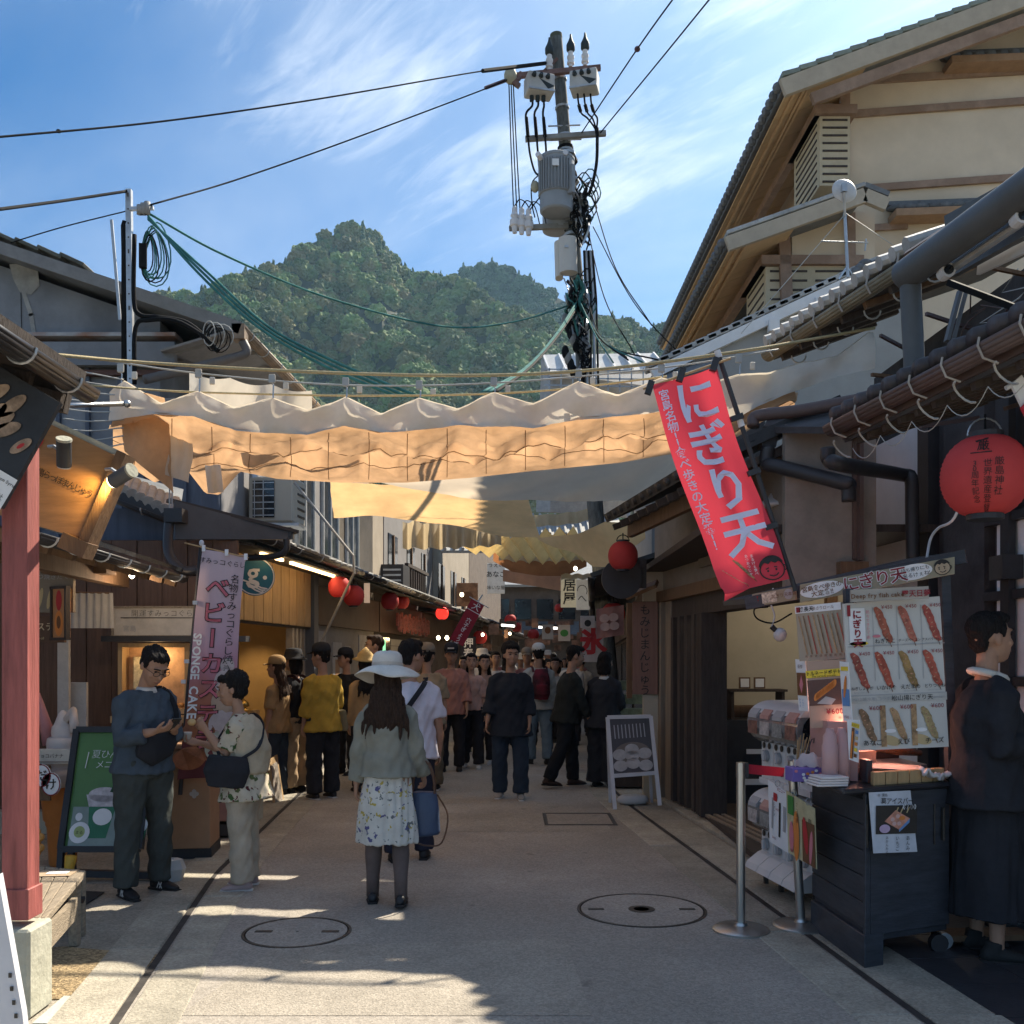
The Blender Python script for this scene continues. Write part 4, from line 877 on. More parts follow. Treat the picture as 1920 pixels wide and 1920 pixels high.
FL.part('balcony_rail',M_WOODD,r3,Ys(22.8),Ys(25.6),-.62,-.53,3.8,3.88)
o=empty('utility_box',FL(Ys(21.4),-.3,3.3),'dark louvred ventilation box above the left eave','vent box');FL.part('casing',M_PIPE,o,Ys(21.3),Ys(22.0),-.85,-.35,3.0,3.7)
for k in range(5):FL.part('louvre',M_GALV,o,Ys(21.28),Ys(21.3),-.8,-.4,3.08+k*.12,3.12+k*.12)
ew=empty('shop_house',(1,52,0),'dark wooden house closing the far end of the lane','house');MB().box((0,53,2.8),(16,1,5.6)).build('wall',M_DUSK,ew);MB().slab([Vc((-8,51.2,2.9)),Vc((9,51.2,2.9)),Vc((9,52.6,3.7)),Vc((-8,52.6,3.7))],.1).build('eave',M_TILE,ew)
for k in range(7):MB().box((-3+k*1.2,52.45,4.3),(.9,.1,1.1)).build('window',M_GLASS,ew)
MB().slab([Vc((-8,51.8,5.6)),Vc((9,51.8,5.6)),Vc((9,55,8)),Vc((-8,55,8))],.15).build('roof',M_TILEL,ew)
# ================================================================ right side of the street
class FrameS(Frame):
    def __call__(f,s,o,h):return f.o+f.d*s*1.22+f.n*o+Vc((0,0,EYE+(h-EYE)*1.22))
    def box(f,b,s0,s1,o0,o1,h0,h1):
        q=[f(s0,o0,h0),f(s0,o1,h0),f(s1,o1,h0),f(s1,o0,h0)];k=Vc((0,0,(h1-h0)*1.22));return b.hexa(q+[p+k for p in q])
FR=FrameS((3.2,8.9),(.07,-1),(-1,-.07))   # R0 wall, s runs towards the camera
r0=empty('corner_house',(2.7,6,0),'near right house with black columns, white wall panels and double tiled eaves','house')
M_VOID=mat('shade_dark_timber',(.055,.053,.056),.9,var=.4,vs=3,bump=.3)  # shade of the void below the roofs put into a near-black timber
FR.part('wall',M_VOID,r0,-.05,4.0,-.5,-.06,0,3.15)
FR.part('white_panel',M_PLAST,r0,.02,.98,-.06,-.01,0,3.15,bevel=.004)
FR.part('panel_trim',M_WHITEP,r0,-.04,.02,-.08,.02,0,3.15)
FR.part('column',M_BLACK,r0,.98,1.12,-.06,.03,0,3.3);FR.part('column',M_VOID,r0,1.3,1.75,-.06,.02,0,3.3)
for (h0,h1) in ((.95,1.45),(1.5,1.93),(1.98,2.36)):FR.part('white_panel',M_PLAST,r0,1.82,3.6,-.06,-.02,h0,h1,bevel=.004)
for h in (.92,1.47,1.95,2.38):FR.part('rail',M_BLACK,r0,1.75,3.7,-.06,.03,h-.02,h+.03)
FR.part('column',M_BLACK,r0,1.95,2.03,.0,.05,0,3.2)
MB().box(FR(2.02,.06,2.1),(.14,.18,.16)).build('meter_box',M_BLACK,r0)
FR.part('dado',M_VOID,r0,1.75,3.7,-.05,.0,0,.9)
g0,g1=P(1560,800,6.0),P(1990,572,3.95);g0.z=g1.z=3.05
MB().slab([g0+Vc((.03,0,.02)),g1+Vc((.03,0,.02)),g1+Vc((1.5,.1,.42)),g0+Vc((1.5,.1,.42))][::-1],.06).build('lower_roof',M_VOID,r0)
gutter('gutter',g0,g1,.062,M_GUTB,r0);dg=(g1-g0).normalized()
MB().beam(g0+Vc((.07,0,-.03)),g1+Vc((.07,0,-.03)),.02,.1).build('fascia',M_GUTB,r0)
n=7
for k in range(n):
    p=g0.lerp(g1,(k+.5)/n);sdv=Vc((0,0,1)).cross(dg).normalized()
    MB().tube([p+sdv*0+Vc((-.068,0,.02)),p+Vc((-.075,0,-.02)),p+Vc((-.05,0,-.075)),p+Vc((.02,0,-.1))],.006,5).build('gutter_bracket',mat('bracket_pale',(.34,.32,.29),.5),r0)
n=13
for k in range(n):
    p=g0.lerp(g1,(k+.5)/n);MB().loft([p+Vc((-.03,0,.055)),p+Vc((.25,0,.13)),p+Vc((.26,0,.13))],[(.072,.045),(.072,.045),(.06,.03)],9,hint=dg).build('tile',mat('tile_dark',(.06,.055,.06),.6,var=.25,vs=9,objrand=.2,bump=.15),r0,smooth=True)
b=MB();b.slab([g0+Vc((.08,0,-.1)),g1+Vc((.08,0,-.1)),g1+Vc((.8,0,.12)),g0+Vc((.8,0,.12))][::-1],.02);b.build('soffit',M_VOID,r0)
for k in range(12):
    p=g0.lerp(g1,(k+.5)/12)+Vc((.1,0,-.1));MB().beam(p,p+Vc((.7,0,.2)),.05,.06).build('rafter',M_WOODD,r0)
for k in range(6):MB().tube([g0.lerp(g1,(k+.3)/6.5)+Vc((.02+.05*cos(t),.06*sin(t),-.16-.05*cos(t) )) for t in [pi*i/6 for i in range(7)]],.006,4).build('hook',M_WIRE,r0)
for k in range(5):MB().tube(bez(g0.lerp(g1,.1+.16*k)+Vc((.03,0,-.18)),g0.lerp(g1,.26+.16*k)+Vc((.03,0,-.18)),.09,8),.003,4).build('loose_wire',M_WIRE,r0)
u0,u1=P(1440,668,9.45),P(1735,472,7.06);u0.z=u1.z=4.6
gutter('gutter',u0,u1,.075,mat('gutter_olive',(.2,.18,.13),.55,var=.25,vs=5,bump=.08),r0,brackets=0)
du=(u1-u0).normalized()
MB().slab([u0+Vc((.04,0,.02)),u1+Vc((.04,0,.02)),u1+Vc((2.2,.2,.8)),u0+Vc((2.2,.2,.8))][::-1],.08).build('upper_roof',M_VOID,r0)
MB().slab([u0+Vc((.06,0,-.06)),u1+Vc((.06,0,-.06)),u1+Vc((1.0,0,.3)),u0+Vc((1.0,0,.3))][::-1],.02).build('soffit',M_WOODD,r0)
for k in range(14):
    p=u0.lerp(u1,(k+.4)/14.2);MB().loft([p+Vc((-.06,0,.10)),p+Vc((.25,0,.2))],[(.062,.058)]*2,9,hint=du).build('tile',M_TILEL,r0,angle=40)
for k in range(6):
    p=u0.lerp(u1,(k+.5)/6);MB().tube([p+Vc((-.07,0,.07)),p+Vc((-.085,0,-.02)),p+Vc((-.05,0,-.09))],.009,5).build('gutter_bracket',MATS['bracket_pale'],r0);MB().tube([p+Vc((.2+.07*cos(t),0,-.08-.07*sin(t))) for t in [pi*i/6 for i in range(7)]],.008,4).build('hook',M_WIRE,r0)
for k in range(7):
    p=u0.lerp(u1,(k+.5)/7)+Vc((.05,0,-.08));MB().beam(p,p+Vc((.9,0,.33)),.06,.08).build('rafter',M_WOODB if k == 4 else M_WOODD,r0)
FU=Frame((3.62,9.6),(.02,-1),(-1,-.02));FU.part('upper_wall',M_VOID,r0,0,3.6,-.4,0,2.9,4.4)
MB().box((2.45,7.42,2.75),(.7,.08,1.3)).build('end_wall',mat('wall_taupe',(.24,.20,.165)),r0)
for k in range(9):
    random.seed(50+k);a=FU(.4+k*.45,.06,3.3+random.random()*.9);MB().beam(a,a+Vc((-.5-.3*random.random(),-.3,-.25+.5*random.random())),.025,.025).build('pole',M_WOODB if k % 3 == 0 else M_GUTB,r0)
for k in range(14):
    random.seed(90+k);a=FU(.5+k*.3,.1+.3*random.random(),3.5+random.random()*.9);MB().tube([a+Vc((random.uniform(-.12,.12),random.uniform(-.2,.2),-.06*i)) for i in range(7)],.006,4).build('loose_wire',M_WIRE if k % 4 == 0 else M_GUTB,r0)
MB().beam(P(1780,530,5.8),P(1990,610,5.0),.035,.035).build('steel_rail',M_CABLE,r0);MB().beam(P(1800,545,5.9),P(1775,640,5.9),.02,.05,(0,-1,0)).build('turnbuckle',M_PIPEG,r0);MB().beam(P(1812,545,5.9),P(1787,640,5.9),.02,.02,(0,-1,0)).build('turnbuckle',M_PIPEG,r0)  # black on the rail stands in for shade on grey steel
MB().slab([P(1770,405,5.6),P(1960,300,4.6),P(1960,420,4.6),P(1780,520,5.6)][::-1],.05).build('near_roof',M_PIPEG,r0)
MB().beam(P(1835,505,5.4),P(1990,432,4.6),.02,.06).build('white_edge',M_WHITEP,r0)
MB().slab([P(1700,470,6.4),P(1800,405,6.0),P(1830,440,6.0),P(1722,490,6.4)],.05).build('ridge_flashing',M_GUTB,r0)
pp=[P(1703,512,5.5),P(1990,305,4.35)]
MB().loft([pp[0]+(pp[0]-pp[1]).normalized()*.03,pp[1]],.088,18).build('vent_pipe',M_PIPEG,r0,angle=40)
MB().tube([P(1706,505,5.5),P(1708,560,5.5),P(1716,720,5.5)],.058,14).build('downpipe',M_PIPEG,r0,angle=40)
MB().tube([P(1768,515,5.35),P(1925,410,4.7)],.025,8).build('conduit',M_GALV,r0)
for (px,py,y) in ((1768,515,5.3),(1905,415,4.7)):MB().loft([P(px,py,y),P(px,py,y)+Vc((.0,-.07,0))],[.038,.04],14).build('conduit_end',M_WHITEP,r0);MB().loft([P(px,py,y)+Vc((0,-.068,0)),P(px,py,y)+Vc((0,-.075,0))],.027,12).build('lens',M_GLASS,r0)
MB().tube(spline([P(1412,800,7.6),P(1420,780,7.6),P(1500,770,7.4),P(1620,748,7.2)],6),.05,10).build('roof_pipe',M_GUTB,r0,smooth=True)
MB().slab([P(1430,800,7.6),P(1560,800,6.8),P(1600,770,7.2),P(1440,785,8.2)],.05).build('corner_roof',M_VOID,r0)
MB().prism([P(1424,815,7.5),P(1460,815,7.5),P(1455,838,7.5),P(1430,838,7.5)],(0,.14,0)).build('rain_head',M_PIPE,r0)
MB().tube(spline([P(1440,838,7.5),P(1438,868,7.5),P(1460,875,7.4),P(1580,905,7.1),P(1590,912,7.1),P(1592,940,7.1)],6),.055,10).build('downpipe',M_PIPE,r0,smooth=True)
MB().tube(spline([P(1552,840,6.4),P(1555,862,6.4),P(1585,872,6.4),P(1690,890,7.4),P(1708,898,7.4),P(1710,950,7.4),P(1712,1060,7.4)],6),.052,10).build('downpipe',M_PIPE,r0,smooth=True)
MB().tube(spline([P(1815,890,5.3),P(1790,970,5.3),P(1760,990,5.5),P(1745,1010,5.6),P(1738,1045,5.5)],6),.008,5).build('lamp_cord',M_WHITEP,r0)
cr=empty('corrugated_wall',(2.6,8.4,2.4),'brown corrugated metal wall above the open shop door','wall')
FRb=Frame((2.48,9.6),(.06,-1),(-1,-.06));FRb.part('backing',mat('corrugated_brown',(.12,.075,.06),.6,var=.15),cr,0,2.3,-.06,-.03,2.35,3.5)
for k in range(38):FRb.part('rib',MATS['corrugated_brown'],cr,k*.06,k*.06+.03,-.03,.0,2.36,3.45)
FRb.part('lower_trim',M_WOODB,cr,-.1,2.3,-.1,.12,2.22,2.34);
t=empty('cable_coil',FRb(1.0,.05,3.1),'coil of black cable hanging on the corrugated wall','cable')
for k in range(5):MB().tube([FRb(.95+.02*k,.06+.01*k,3.0)+FRb.d*(.16+.015*k)*cos(a)+Vc((0,0,(.17+.01*k)*sin(a))) for a in [2*pi*i/18 for i in range(19)]],.008,4).build('loop',M_CABLE,t)
# ---- R1: open shop
F1R=Frame((1.66,11.3),(.126,-1),(-1,-.126))
s_=lambda Y:(11.3-Y)/.992
os_=empty('shop_house',F1R(2,0,0),'open beige fronted shop with folded dark lattice doors at the right','shop')
M_BROWNW=mat('wall_taupe',(.24,.20,.165),.9,var=.1,vs=2,bump=.15)
M_POST=mat('post_taupe',(.24,.19,.14),.75,var=.2,vs=4,st=(6,6,.6),bump=.2)
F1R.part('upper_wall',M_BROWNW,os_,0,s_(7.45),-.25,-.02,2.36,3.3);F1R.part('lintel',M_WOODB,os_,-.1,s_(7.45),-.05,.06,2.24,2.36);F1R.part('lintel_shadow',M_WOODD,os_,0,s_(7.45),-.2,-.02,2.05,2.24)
F1R.part('post',M_POST,os_,s_(11.15),s_(10.85),-.2,.04,0,2.24,bevel=.006);F1R.part('post',M_POST,os_,s_(10.8),s_(10.6),-.2,.0,0,2.24,bevel=.006)
for k in range(4):
    y=10.5-k*.24;
    dk=M_WOODD if k else mat('door_brown',(.075,.055,.045),.7,var=.2)
    d_=F1R.part('door_leaf',dk,os_,s_(y),s_(y-.05),-.30,.0,.05,2.05)
    F1R.part('door_stile',M_WOODD,d_,s_(y)-.02,s_(y-.05)+.02,-.06,.02,.05,2.05)
for k in range(4):F1R.part('door_stile',M_WOODD,os_,s_(9.62-k*.075),s_(9.59-k*.075),-.2,.03+.01*k,.05,2.05)
for k in range(3):F1R.part('threshold_rail',M_POST,os_,s_(9.6),s_(7.4),-.02-.08*k,.02-.08*k,.06,.085)
for (x,y) in ((1.95,9.75),(2.02,9.7),(2.09,9.65),(2.16,9.6)):pass
M_INW=mat('interior_plaster',(.48,.43,.33),.9,var=.1,vs=2,bump=.1)
MB().box((3.6,11.0,1.3),(4.2,.1,2.6)).build('inner_wall',M_INW,os_);MB().box((5.0,9.2,1.3),(.1,3.6,2.6)).build('inner_wall',M_INW,os_);MB().box((3.5,9.3,2.62),(4,3.6,.06)).build('ceiling',M_WOODD,os_);MB().box((3.5,9.3,.045),(3.2,3.6,.05)).build('floor',M_WOODD,os_)
MB().box((3.62,10.9,1.3),(.12,.1,2.6)).build('inner_post',M_WOODB,os_)
for (z) in (1.25,1.62,2.1):MB().box((4.2,10.8,z),(1.1,.28,.03)).build('shelf',M_WOODB,os_)
MB().box((3.4,10.85,1.0),(3.2,.3,.14)).build('dado_rail',M_WOODB,os_)
MB().box((2.75,10.4,.5),(1.1,.5,.9)).build('cabinet',M_BLACK,os_);MB().box((2.75,10.13,.62),(.55,.02,.05)).build('cabinet_handle',M_PLAST,os_);MB().box((2.75,10.13,.3),(.6,.02,.06)).build('cabinet_handle',M_PLAST,os_)
t=empty('side_table',(2.6,10.3,.95),'small dark table with framed pictures inside the open shop','table');MB().box((2.62,10.35,1.26),(.62,.3,.025)).build('top',M_WOODD,t)
for dx in (-.27,.27):MB().box((2.62+dx,10.35,1.11),(.03,.26,.3)).build('leg',M_WOODD,t)
for k in range(2):
    q=empty('picture_frame',(2.5+.16*k,10.3,1.28),('left','right')[k]+' small framed picture on the dark table in the open shop','picture');MB().box((2.5+.16*k,10.32,1.34),(.12,.02,.12)).build('frame',M_WOODB,q);MB().box((2.5+.16*k,10.308,1.34),(.09,.006,.09)).build('print',M_PLAST,q)
for k,(x,z,r,m,nm) in enumerate(((4.02,1.33,.075,M_CONC,'pale ceramic bowl on the inner shelf of the open shop'),(3.35,1.14,.11,M_WOODB,'brown bowl with patterned food on the inner ledge'),(3.9,1.16,.07,M_GUTB,'dark round pot on the inner ledge near the capsule machines'))):
    q=MB().lathe((x,10.72,z-r*.7),[(r*.5,0),(r*.9,r*.4),(r,r*.9),(r*.9,r*.95),(r*.4,r*.4)],16).build('bowl',m,None,smooth=True);tag(q,nm,'bowl')
q=empty('figurine',(4.1,10.7,1.64),'dark seated warrior figurine on the upper inner shelf','figurine');c=Vc((4.12,10.7,1.635))
MB().ell(c+Vc((0,0,.09)),(.10,.06,.09)).build('body',M_BLACK,q,smooth=True);MB().ell(c+Vc((.01,0,.22)),(.05,.045,.055)).build('head',M_PLAST,q,smooth=True);MB().ell(c+Vc((.01,.01,.25)),(.055,.05,.04)).build('hair',M_BLACK,q,smooth=True)
lamp('POINT',(3.2,9.6,2.4),4.5,(1,.86,.68),.15)
hb=empty('heat_bulb',P(1457,1190,7.0),'clear round bulb lamp hanging on a cord behind the capsule machines','lamp');c=P(1460,1190,7.0)
MB().ell(c+Vc((.01,0,0)),(.05,.05,.052)).build('bulb',mat('bulb_clear',(.55,.53,.55),.15,spec=.8,bump=0),hb,smooth=True);MB().loft([c+Vc((-.05,0,.06)),c+Vc((-.02,0,.03))],.02,8).build('socket',M_BLACK,hb);MB().tube(spline([c+Vc((-.05,0,.06)),c+Vc((-.03,0,.14)),c+Vc((-.06,0,.24)),c+Vc((-.04,0,.34))],5),.006,4).build('cord',M_WHITEP,hb)
MB().tube(spline([P(1485,1150,7.0),P(1450,1168,7),P(1420,1160,7),P(1415,1142,7),P(1440,1138,7)],6),.006,4).build('cord_loop',M_CABLE,hb)
e0,e1=P(1138,982,10.1),P(1300,882,7.4);e0.z=e1.z=3.03
MB().slab([e0,e1,e1+Vc((1.2,.1,.55)),e0+Vc((1.2,.1,.55))][::-1],.09).build('roof',mat('tile_black',(.035,.036,.038),.6,var=.3,bump=.2),os_)
MB().beam(e0+Vc((.25,.05,-.08)),e1+Vc((.25,.05,-.08)),.06,.14).build('eave_beam',M_WOODB,os_)
for k in range(11):
    p=e0.lerp(e1,(k+.5)/11);MB().loft([p+Vc((-.03,0,.04)),p+Vc((.5,0,.27))],[(.09,.035)]*2,8,hint=(e1-e0).normalized()).build('tile',MATS['tile_black'],os_,smooth=True)
for k in range(9):
    p=e0.lerp(e1,(k+.5)/9)+Vc((.03,0,-.07));MB().beam(p,p+Vc((.8,0,.3)),.05,.06).build('rafter',M_WOODD,os_)
o=F1R.part('hanging_scroll',mat('scroll_cloth',(.21,.17,.13),.8),os_,s_(9.55),s_(9.0),.0,.03,2.5,3.0)
rs=empty('stone_step',(1.7,9,0));tag(rs,kind='structure')
for k in range(6):
    ya,yb_=11.6-k*.75,11.6-(k+1)*.75+.01
    for (oa,ob,z) in ((.40,.86,.03),(.87,1.6,.055)):
        q=[(RE(ya)+oa,ya,-.02),(RE(yb_)+oa,yb_,-.02),(RE(yb_)+ob,yb_,-.02),(RE(ya)+ob,ya,-.02)];MB().hexa(q+[(a,b_,z+.002*(k % 2)) for a,b_,c_ in q]).build('step_stone',M_KERB,rs,bevel=.006)
wb=empty('sign_stand',G(1190,1512),'white framed sign stand with photo of steamed buns in front of the lattice doors','sign stand');Yb=10.3
B4=[P(1153,1518,10.15),P(1237,1510,10.15),P(1220,1343,10.4),P(1139,1345,10.4)]
for i in (1,3):MB().beam(B4[i],B4[(i+1) % 4],.04,.035,(0,-1,0)).build('frame_post',M_WHITEP,wb)
MB().beam(B4[2],B4[3],.04,.035,(0,-1,0)).build('top_rail',M_WHITEP,wb);ml,mr_=B4[0].lerp(B4[3],.36),B4[1].lerp(B4[2],.36);MB().beam(ml,mr_,.04,.03,(0,-1,0)).build('mid_rail',M_WHITEP,wb)
MB().slab([ml,mr_,B4[2],B4[3]],.015).build('poster',mat('poster_slate',(.07,.068,.07),.3,var=.15,bump=0),wb)
for dx in (0,.46):MB().beam(B4[3]+Vc((dx*.95,.02,-.02)),B4[0]+Vc((dx,.5,0)),.03,.03,(0,-1,0)).build('rear_leg',M_WHITEP,wb)
fn=plane_fn(ml+Vc((0,-.005,0)),mr_-ml,B4[3]-ml);s=Sheet();s.oval(.24,.22,.2,.13,mat('print_basket',(.18,.15,.13),.7,bump=0),1)
bunm=mat('print_bun',(.42,.40,.39),.6,var=.25,vs=9,bump=0)
for (u,v) in ((.10,.22),(.235,.27),(.37,.22),(.10,.10),(.235,.12),(.37,.09),(.235,.20)):s.oval(u,v,.075,.06,bunm,2)
for k in range(9):s.rect(.07+.04*k,.47,.012,.15,INK_GY,2)
s.build('print',fn,wb)
t=MB().lathe(G(1186,1508)+Vc((0,-.05,.01)),[(.1,0),(.14,.02),(.15,.05),(.13,.085),(.1,.1)],14,M=Matrix.Diagonal((1.2,.7,1))).build('weight_bag',MATS['foam_white'],None,smooth=True);tag(t,'white plastic weight lying at the foot of the white sign stand','weight')
wsg=empty('wooden_signboard',P(1208,1215,11.0),'tall brown wooden sign with black handwriting beside the beige post','signboard');c=P(1210,1215,10.95)
MB().box(c,(.29,.04,1.06),rz=-.25).build('board',mat('sign_redbrown',(.19,.10,.075),.65,var=.15,vs=4,st=(8,8,.6)),wsg,bevel=.005)
Mx=Rot(-.25,3,'Z');s=Sheet();s.text('もみじまんじゅう',.0,.5,.128,INK_K,vert=True,bold=.004);s.build('lettering',plane_fn(c+Mx @ Vc((0,-.022,0)),Mx @ Vc((1,0,0)),(0,0,1)),wsg)
MB().box(P(1180,1220,11.1),(.06,.06,1.1)).build('side_post',M_WOODB,wsg)
MB().slab([P(1172,1120,10.9),P(1228,1096,10.3),P(1232,1086,10.6),P(1176,1110,11.2)],.04).build('canopy',M_WOODB,wsg)
t=empty('round_sign',P(1160,1090,10.4),'dark round hanging sign below the red lantern','sign');c=P(1165,1085,10.45);MB().loft([c,c+Vc((0,-.04,0))],.22,24).build('plate',M_BLACK,t);MB().box(P(1198,1075,10.5),(.16,.04,.32)).build('side_panel',M_VOID,t)
s=Sheet();s.text('S',0,0,.11,INK_GY);s.build('lettering',plane_fn(P(1195,1089,10.47),(1,0,0),(0,0,1)),t)
# ---- produce display by the far shop
pd=empty('display_stand',P(1200,1345,11.7),'stepped display stand with stacked green packets behind the white sign stand','display stand')
for k in range(4):MB().box((1.55,11.9+.1*k,.75+k*.17),(.5,.12,.12)).build('tier',mat('pack_green',(.2,.22,.13),.6,var=.4,vs=14),pd)
MB().box((1.55,12.0,.36),(.56,.5,.66)).build('base',M_WOODD,pd)
b=MB()
for k in range(30):random.seed(k);b.ell((1.35+.4*random.random(),11.6+.3*random.random(),.78+.05*random.random()),(.035,.03,.02),6,4)
o=b.build('packets',mat('packet_cream',(.5,.42,.28),.6,var=.3,vs=20),pd);o['kind']='stuff'
# ---- far right shops
FQ=Frame((1.68,11.8),(.082,1),(-1,.082))
Yq=lambda Y:(Y-11.8)/FQ.d.y
def rshop(y0,y1,label,m,z=2.7,uz=5.0,up=None):
    r=empty('shop_house',FQ(Yq(y0),0,0),label,'shop','shops on the right of the lane');FQ.part('front_wall',m,r,Yq(y0),Yq(y1),-.6,-.1,0,z)
    a,c=FQ(Yq(y0),.7,z),FQ(Yq(y1),.7,z);MB().slab([a,c,FQ(Yq(y1),-.9,z+.5),FQ(Yq(y0),-.9,z+.5)],.06).build('roof',MATS['tile_black'],r);gutter('gutter',a,c,.05,M_PIPE,r)
    FQ.part('upper_wall',up or M_DUSK,r,Yq(y0),Yq(y1),-1.6,-.7,z,uz);FQ.part('sign_band',M_BAND,r,Yq(y0)+.1,Yq(y1)-.1,-.1,-.02,2.05,2.55)
    FQ.part('doorway',M_GLASS,r,Yq(y0)+.5,Yq(y1)-.5,-.1,-.07,0,1.98);return r
rshop(12.9,17.6,'dark right shop behind the wooden letter sign',M_WOODD,up=M_VOID);rshop(17.7,24,'right shop under the lightbox signs',M_DUSK);rshop(24.1,33,'farther dark right shop behind the ice flag',M_DUSK);rshop(33.1,50,'farthest right shop at the bend of the lane',M_DUSK)
for k in range(5):MB().tube([FQ(Yq(14.2)+.25*k,.1,3.2),FQ(Yq(14.2)+.25*k,.12,4.9)],.045 if k % 2 else .025,8).build('wall_pipe',M_GALV if k % 2 else mat('pipe_yellow',(.5,.45,.3),.6),bpy.data.objects['shop_house.009'] if 'shop_house.009' in bpy.data.objects else os_)
# ---- white plaster gable with verge tiles above
gw=empty('gable_house',P(1430,640,12),'pale plaster gable roof with stepped verge tiles below the hotel','house')
a,c=P(1222,706,15.0),P(1645,508,15.0)
MB().prism([a,c,c+Vc((.5,0,-.2)),P(1720,1330,15),P(1222,1330,15)][::-1],(0,2,0)).build('wall',mat('plaster_shade',(.3,.3,.29),.9,var=.1,vs=2),gw)
d=(c-a).normalized();L_=(c-a).length;MB().beam(a+Vc((0,-.05,.02)),c+Vc((0,-.05,.02)),.1,.16).build('verge_board',M_PLAST,gw);n=19
for k in range(n):
    p=a+d*(k+.5)*L_/n+Vc((0,.1,.17));MB().beam(p-d*.18+Vc((0,0,.015)),p+d*.18-Vc((0,0,.01)),.4,.08).build('tile',M_TILEL,gw,bevel=.01)
for (px,py) in ((1450,612),(1537,571)):MB().box(P(px,py,14.9),(.16,.14,.18)).build('corbel',M_PLAST,gw)
og=empty('ridge_ornament',P(1620,505,11.9),'dark ridge end ornament at the top of the pale gable','ornament');
for k in range(6):random.seed(k);MB().ell(P(1605+8*k,512-8*(k % 3),14.9),(.1,.12,.08)).build('lump',M_TILE,og,smooth=True)
ds=empty('satellite_dish',P(1585,515,11.8),'white satellite dish on a thin mast with aerial before the hotel','satellite dish')
MB().tube([P(1590,520,11.8),P(1584,400,11.8)],.02,8).build('mast',M_GALV,ds);Mx=Rot(R(82),3,'X') @ Rot(.1,3,'Y')
MB().lathe(P(1583,358,11.75),[(.005,.05),(.10,.042),(.15,.012),(.158,0),(.155,-.004),(.1,.03),(.005,.04)],28,M=Mx).build('dish',mat('dish_white',(.5,.5,.5),.5,bump=0),ds,smooth=True)
MB().box(P(1583,352,11.65),(.06,.05,.10)).build('mount',M_GALV,ds);MB().tube([P(1583,360,11.65),P(1584,405,11.78)],.014,6).build('arm',M_GALV,ds)
MB().tube([P(1540,452,11.8),P(1628,455,11.8)],.010,5).build('aerial_boom',M_GALV,ds)
for k in range(7):MB().tube([P(1545+13*k,452,11.75),P(1545+13*k,452,11.95)],.006,4).build('aerial_rod',M_GALV,ds)
MB().tube([P(1624,448,11.8),P(1622,470,11.8)],.01,4).build('aerial_rod',M_GALV,ds)
for q in (P(1390,625,11.8),P(1690,470,11.8)):MB().tube([P(1586,400,11.8),q],.005,4).build('guy_wire',M_WIRE,ds)
for q in (P(1572,524,11.7),P(1602,522,11.9)):MB().tube([P(1588,500,11.8),q],.012,4).build('stay',M_GALV,ds)
# ---- hotel
ht=empty('hotel',(8,18,0),'large beige plastered hotel with timber bands and tiled gable roof at the upper right','hotel');YH=18.0
M_BAND2=mat('timber_rust',(.30,.205,.15),.8,var=.25,vs=5,bump=.2,col2=(.23,.15,.105),c2=.55);M_SOF2=mat('soffit_tan',(.58,.40,.22),.8,var=.12,vs=3,bump=.1);M_VERGE=mat('verge_beige',(.42,.36,.28),.85,var=.1)
rk=lambda px:165-(px-1470)*.372
def hp(px,py,dy=0):return P(px,py,YH)+Vc((0,dy,0))
wallp=[hp(1590,900),hp(2500,900),hp(2500,rk(2200)+40),hp(2200,rk(2200)+40),hp(1590,rk(1590)+40)]
MB().prism(wallp[::-1],(0,13,0)).build('wall',M_BEIGE,ht)
ov=1.0
a0,a1=hp(1466,rk(1466)+4,-ov),hp(2250,rk(2250)+4,-ov)
def shift(p,q):return p
k=(YH-ov)/YH
a0=P(1466,170,YH-ov);a1=a0+Vc((7.2,0,7.2*.372));farv=Vc((0,14.2,0))
MB().hexa([a0,a1,a1+farv,a0+farv]+[p+Vc((0,0,.22)) for p in (a0,a1,a1+farv,a0+farv)]).build('roof',M_TILE,ht)
MB().beam(a0+Vc((0,-.03,.02)),a1+Vc((0,-.03,.02)),.1,.30).build('verge_board',M_VERGE,ht);MB().beam(a0+Vc((.55,.06,-.12)),a1+Vc((.55,.06,-.12)),.1,.2).build('verge_beam',M_BAND2,ht)
d=(a1-a0).normalized();n=24
for k in range(n):
    p=a0+d*(k+.5)*7.68/n+Vc((0,.12,.24));MB().beam(p-d*.17+Vc((0,0,.02)),p+d*.17-Vc((0,0,.015)),.4,.09).build('tile',mat('tile_green',(.2,.23,.2),.55,var=.2,vs=8,objrand=.15),ht,bevel=.012)
b=MB()
for k in range(56):b.ell(a0+Vc((-.05,.12+k*.25,.12)),(.09,.10,.10),6,4)
o=b.build('eave_tile_ends',M_TILE,ht);o['kind']='stuff'
for k in range(16):
    y0,y1=k*.89,(k+1)*.89-.03;p=a0+Vc((.10,y0,-.03));q=a0+Vc((1.55,y0,-.03+1.45*.372));MB().slab([p,p+Vc((0,y1-y0,0)),q+Vc((0,y1-y0,0)),q],.03).build('soffit_board',M_SOF2,ht)
for x in (.25,.42,.50):MB().beam(a0+Vc((x,0,-.08+x*.372)),a0+Vc((x,14,-.08+x*.372)),.05,.05).build('soffit_batten',M_SOF2,ht)
def band(px0,py0,px1,py1,h,y=-.04,w=.06):MB().beam(hp(px0,py0,y),hp(px1,py1,y),w,h).build('timber_band',M_BAND2,ht)
band(1590,155,2000,130,.13);band(1600,216,2000,186,.13);band(1600,357,2000,328,.13);band(1590,432,1700,425,.12)
band(1583,175,1583,215,.2);MB().beam(hp(1582,150,-.05),hp(1582,640,-.05),.18,.08,(0,-1,0)).build('corner_post',M_BAND2,ht)
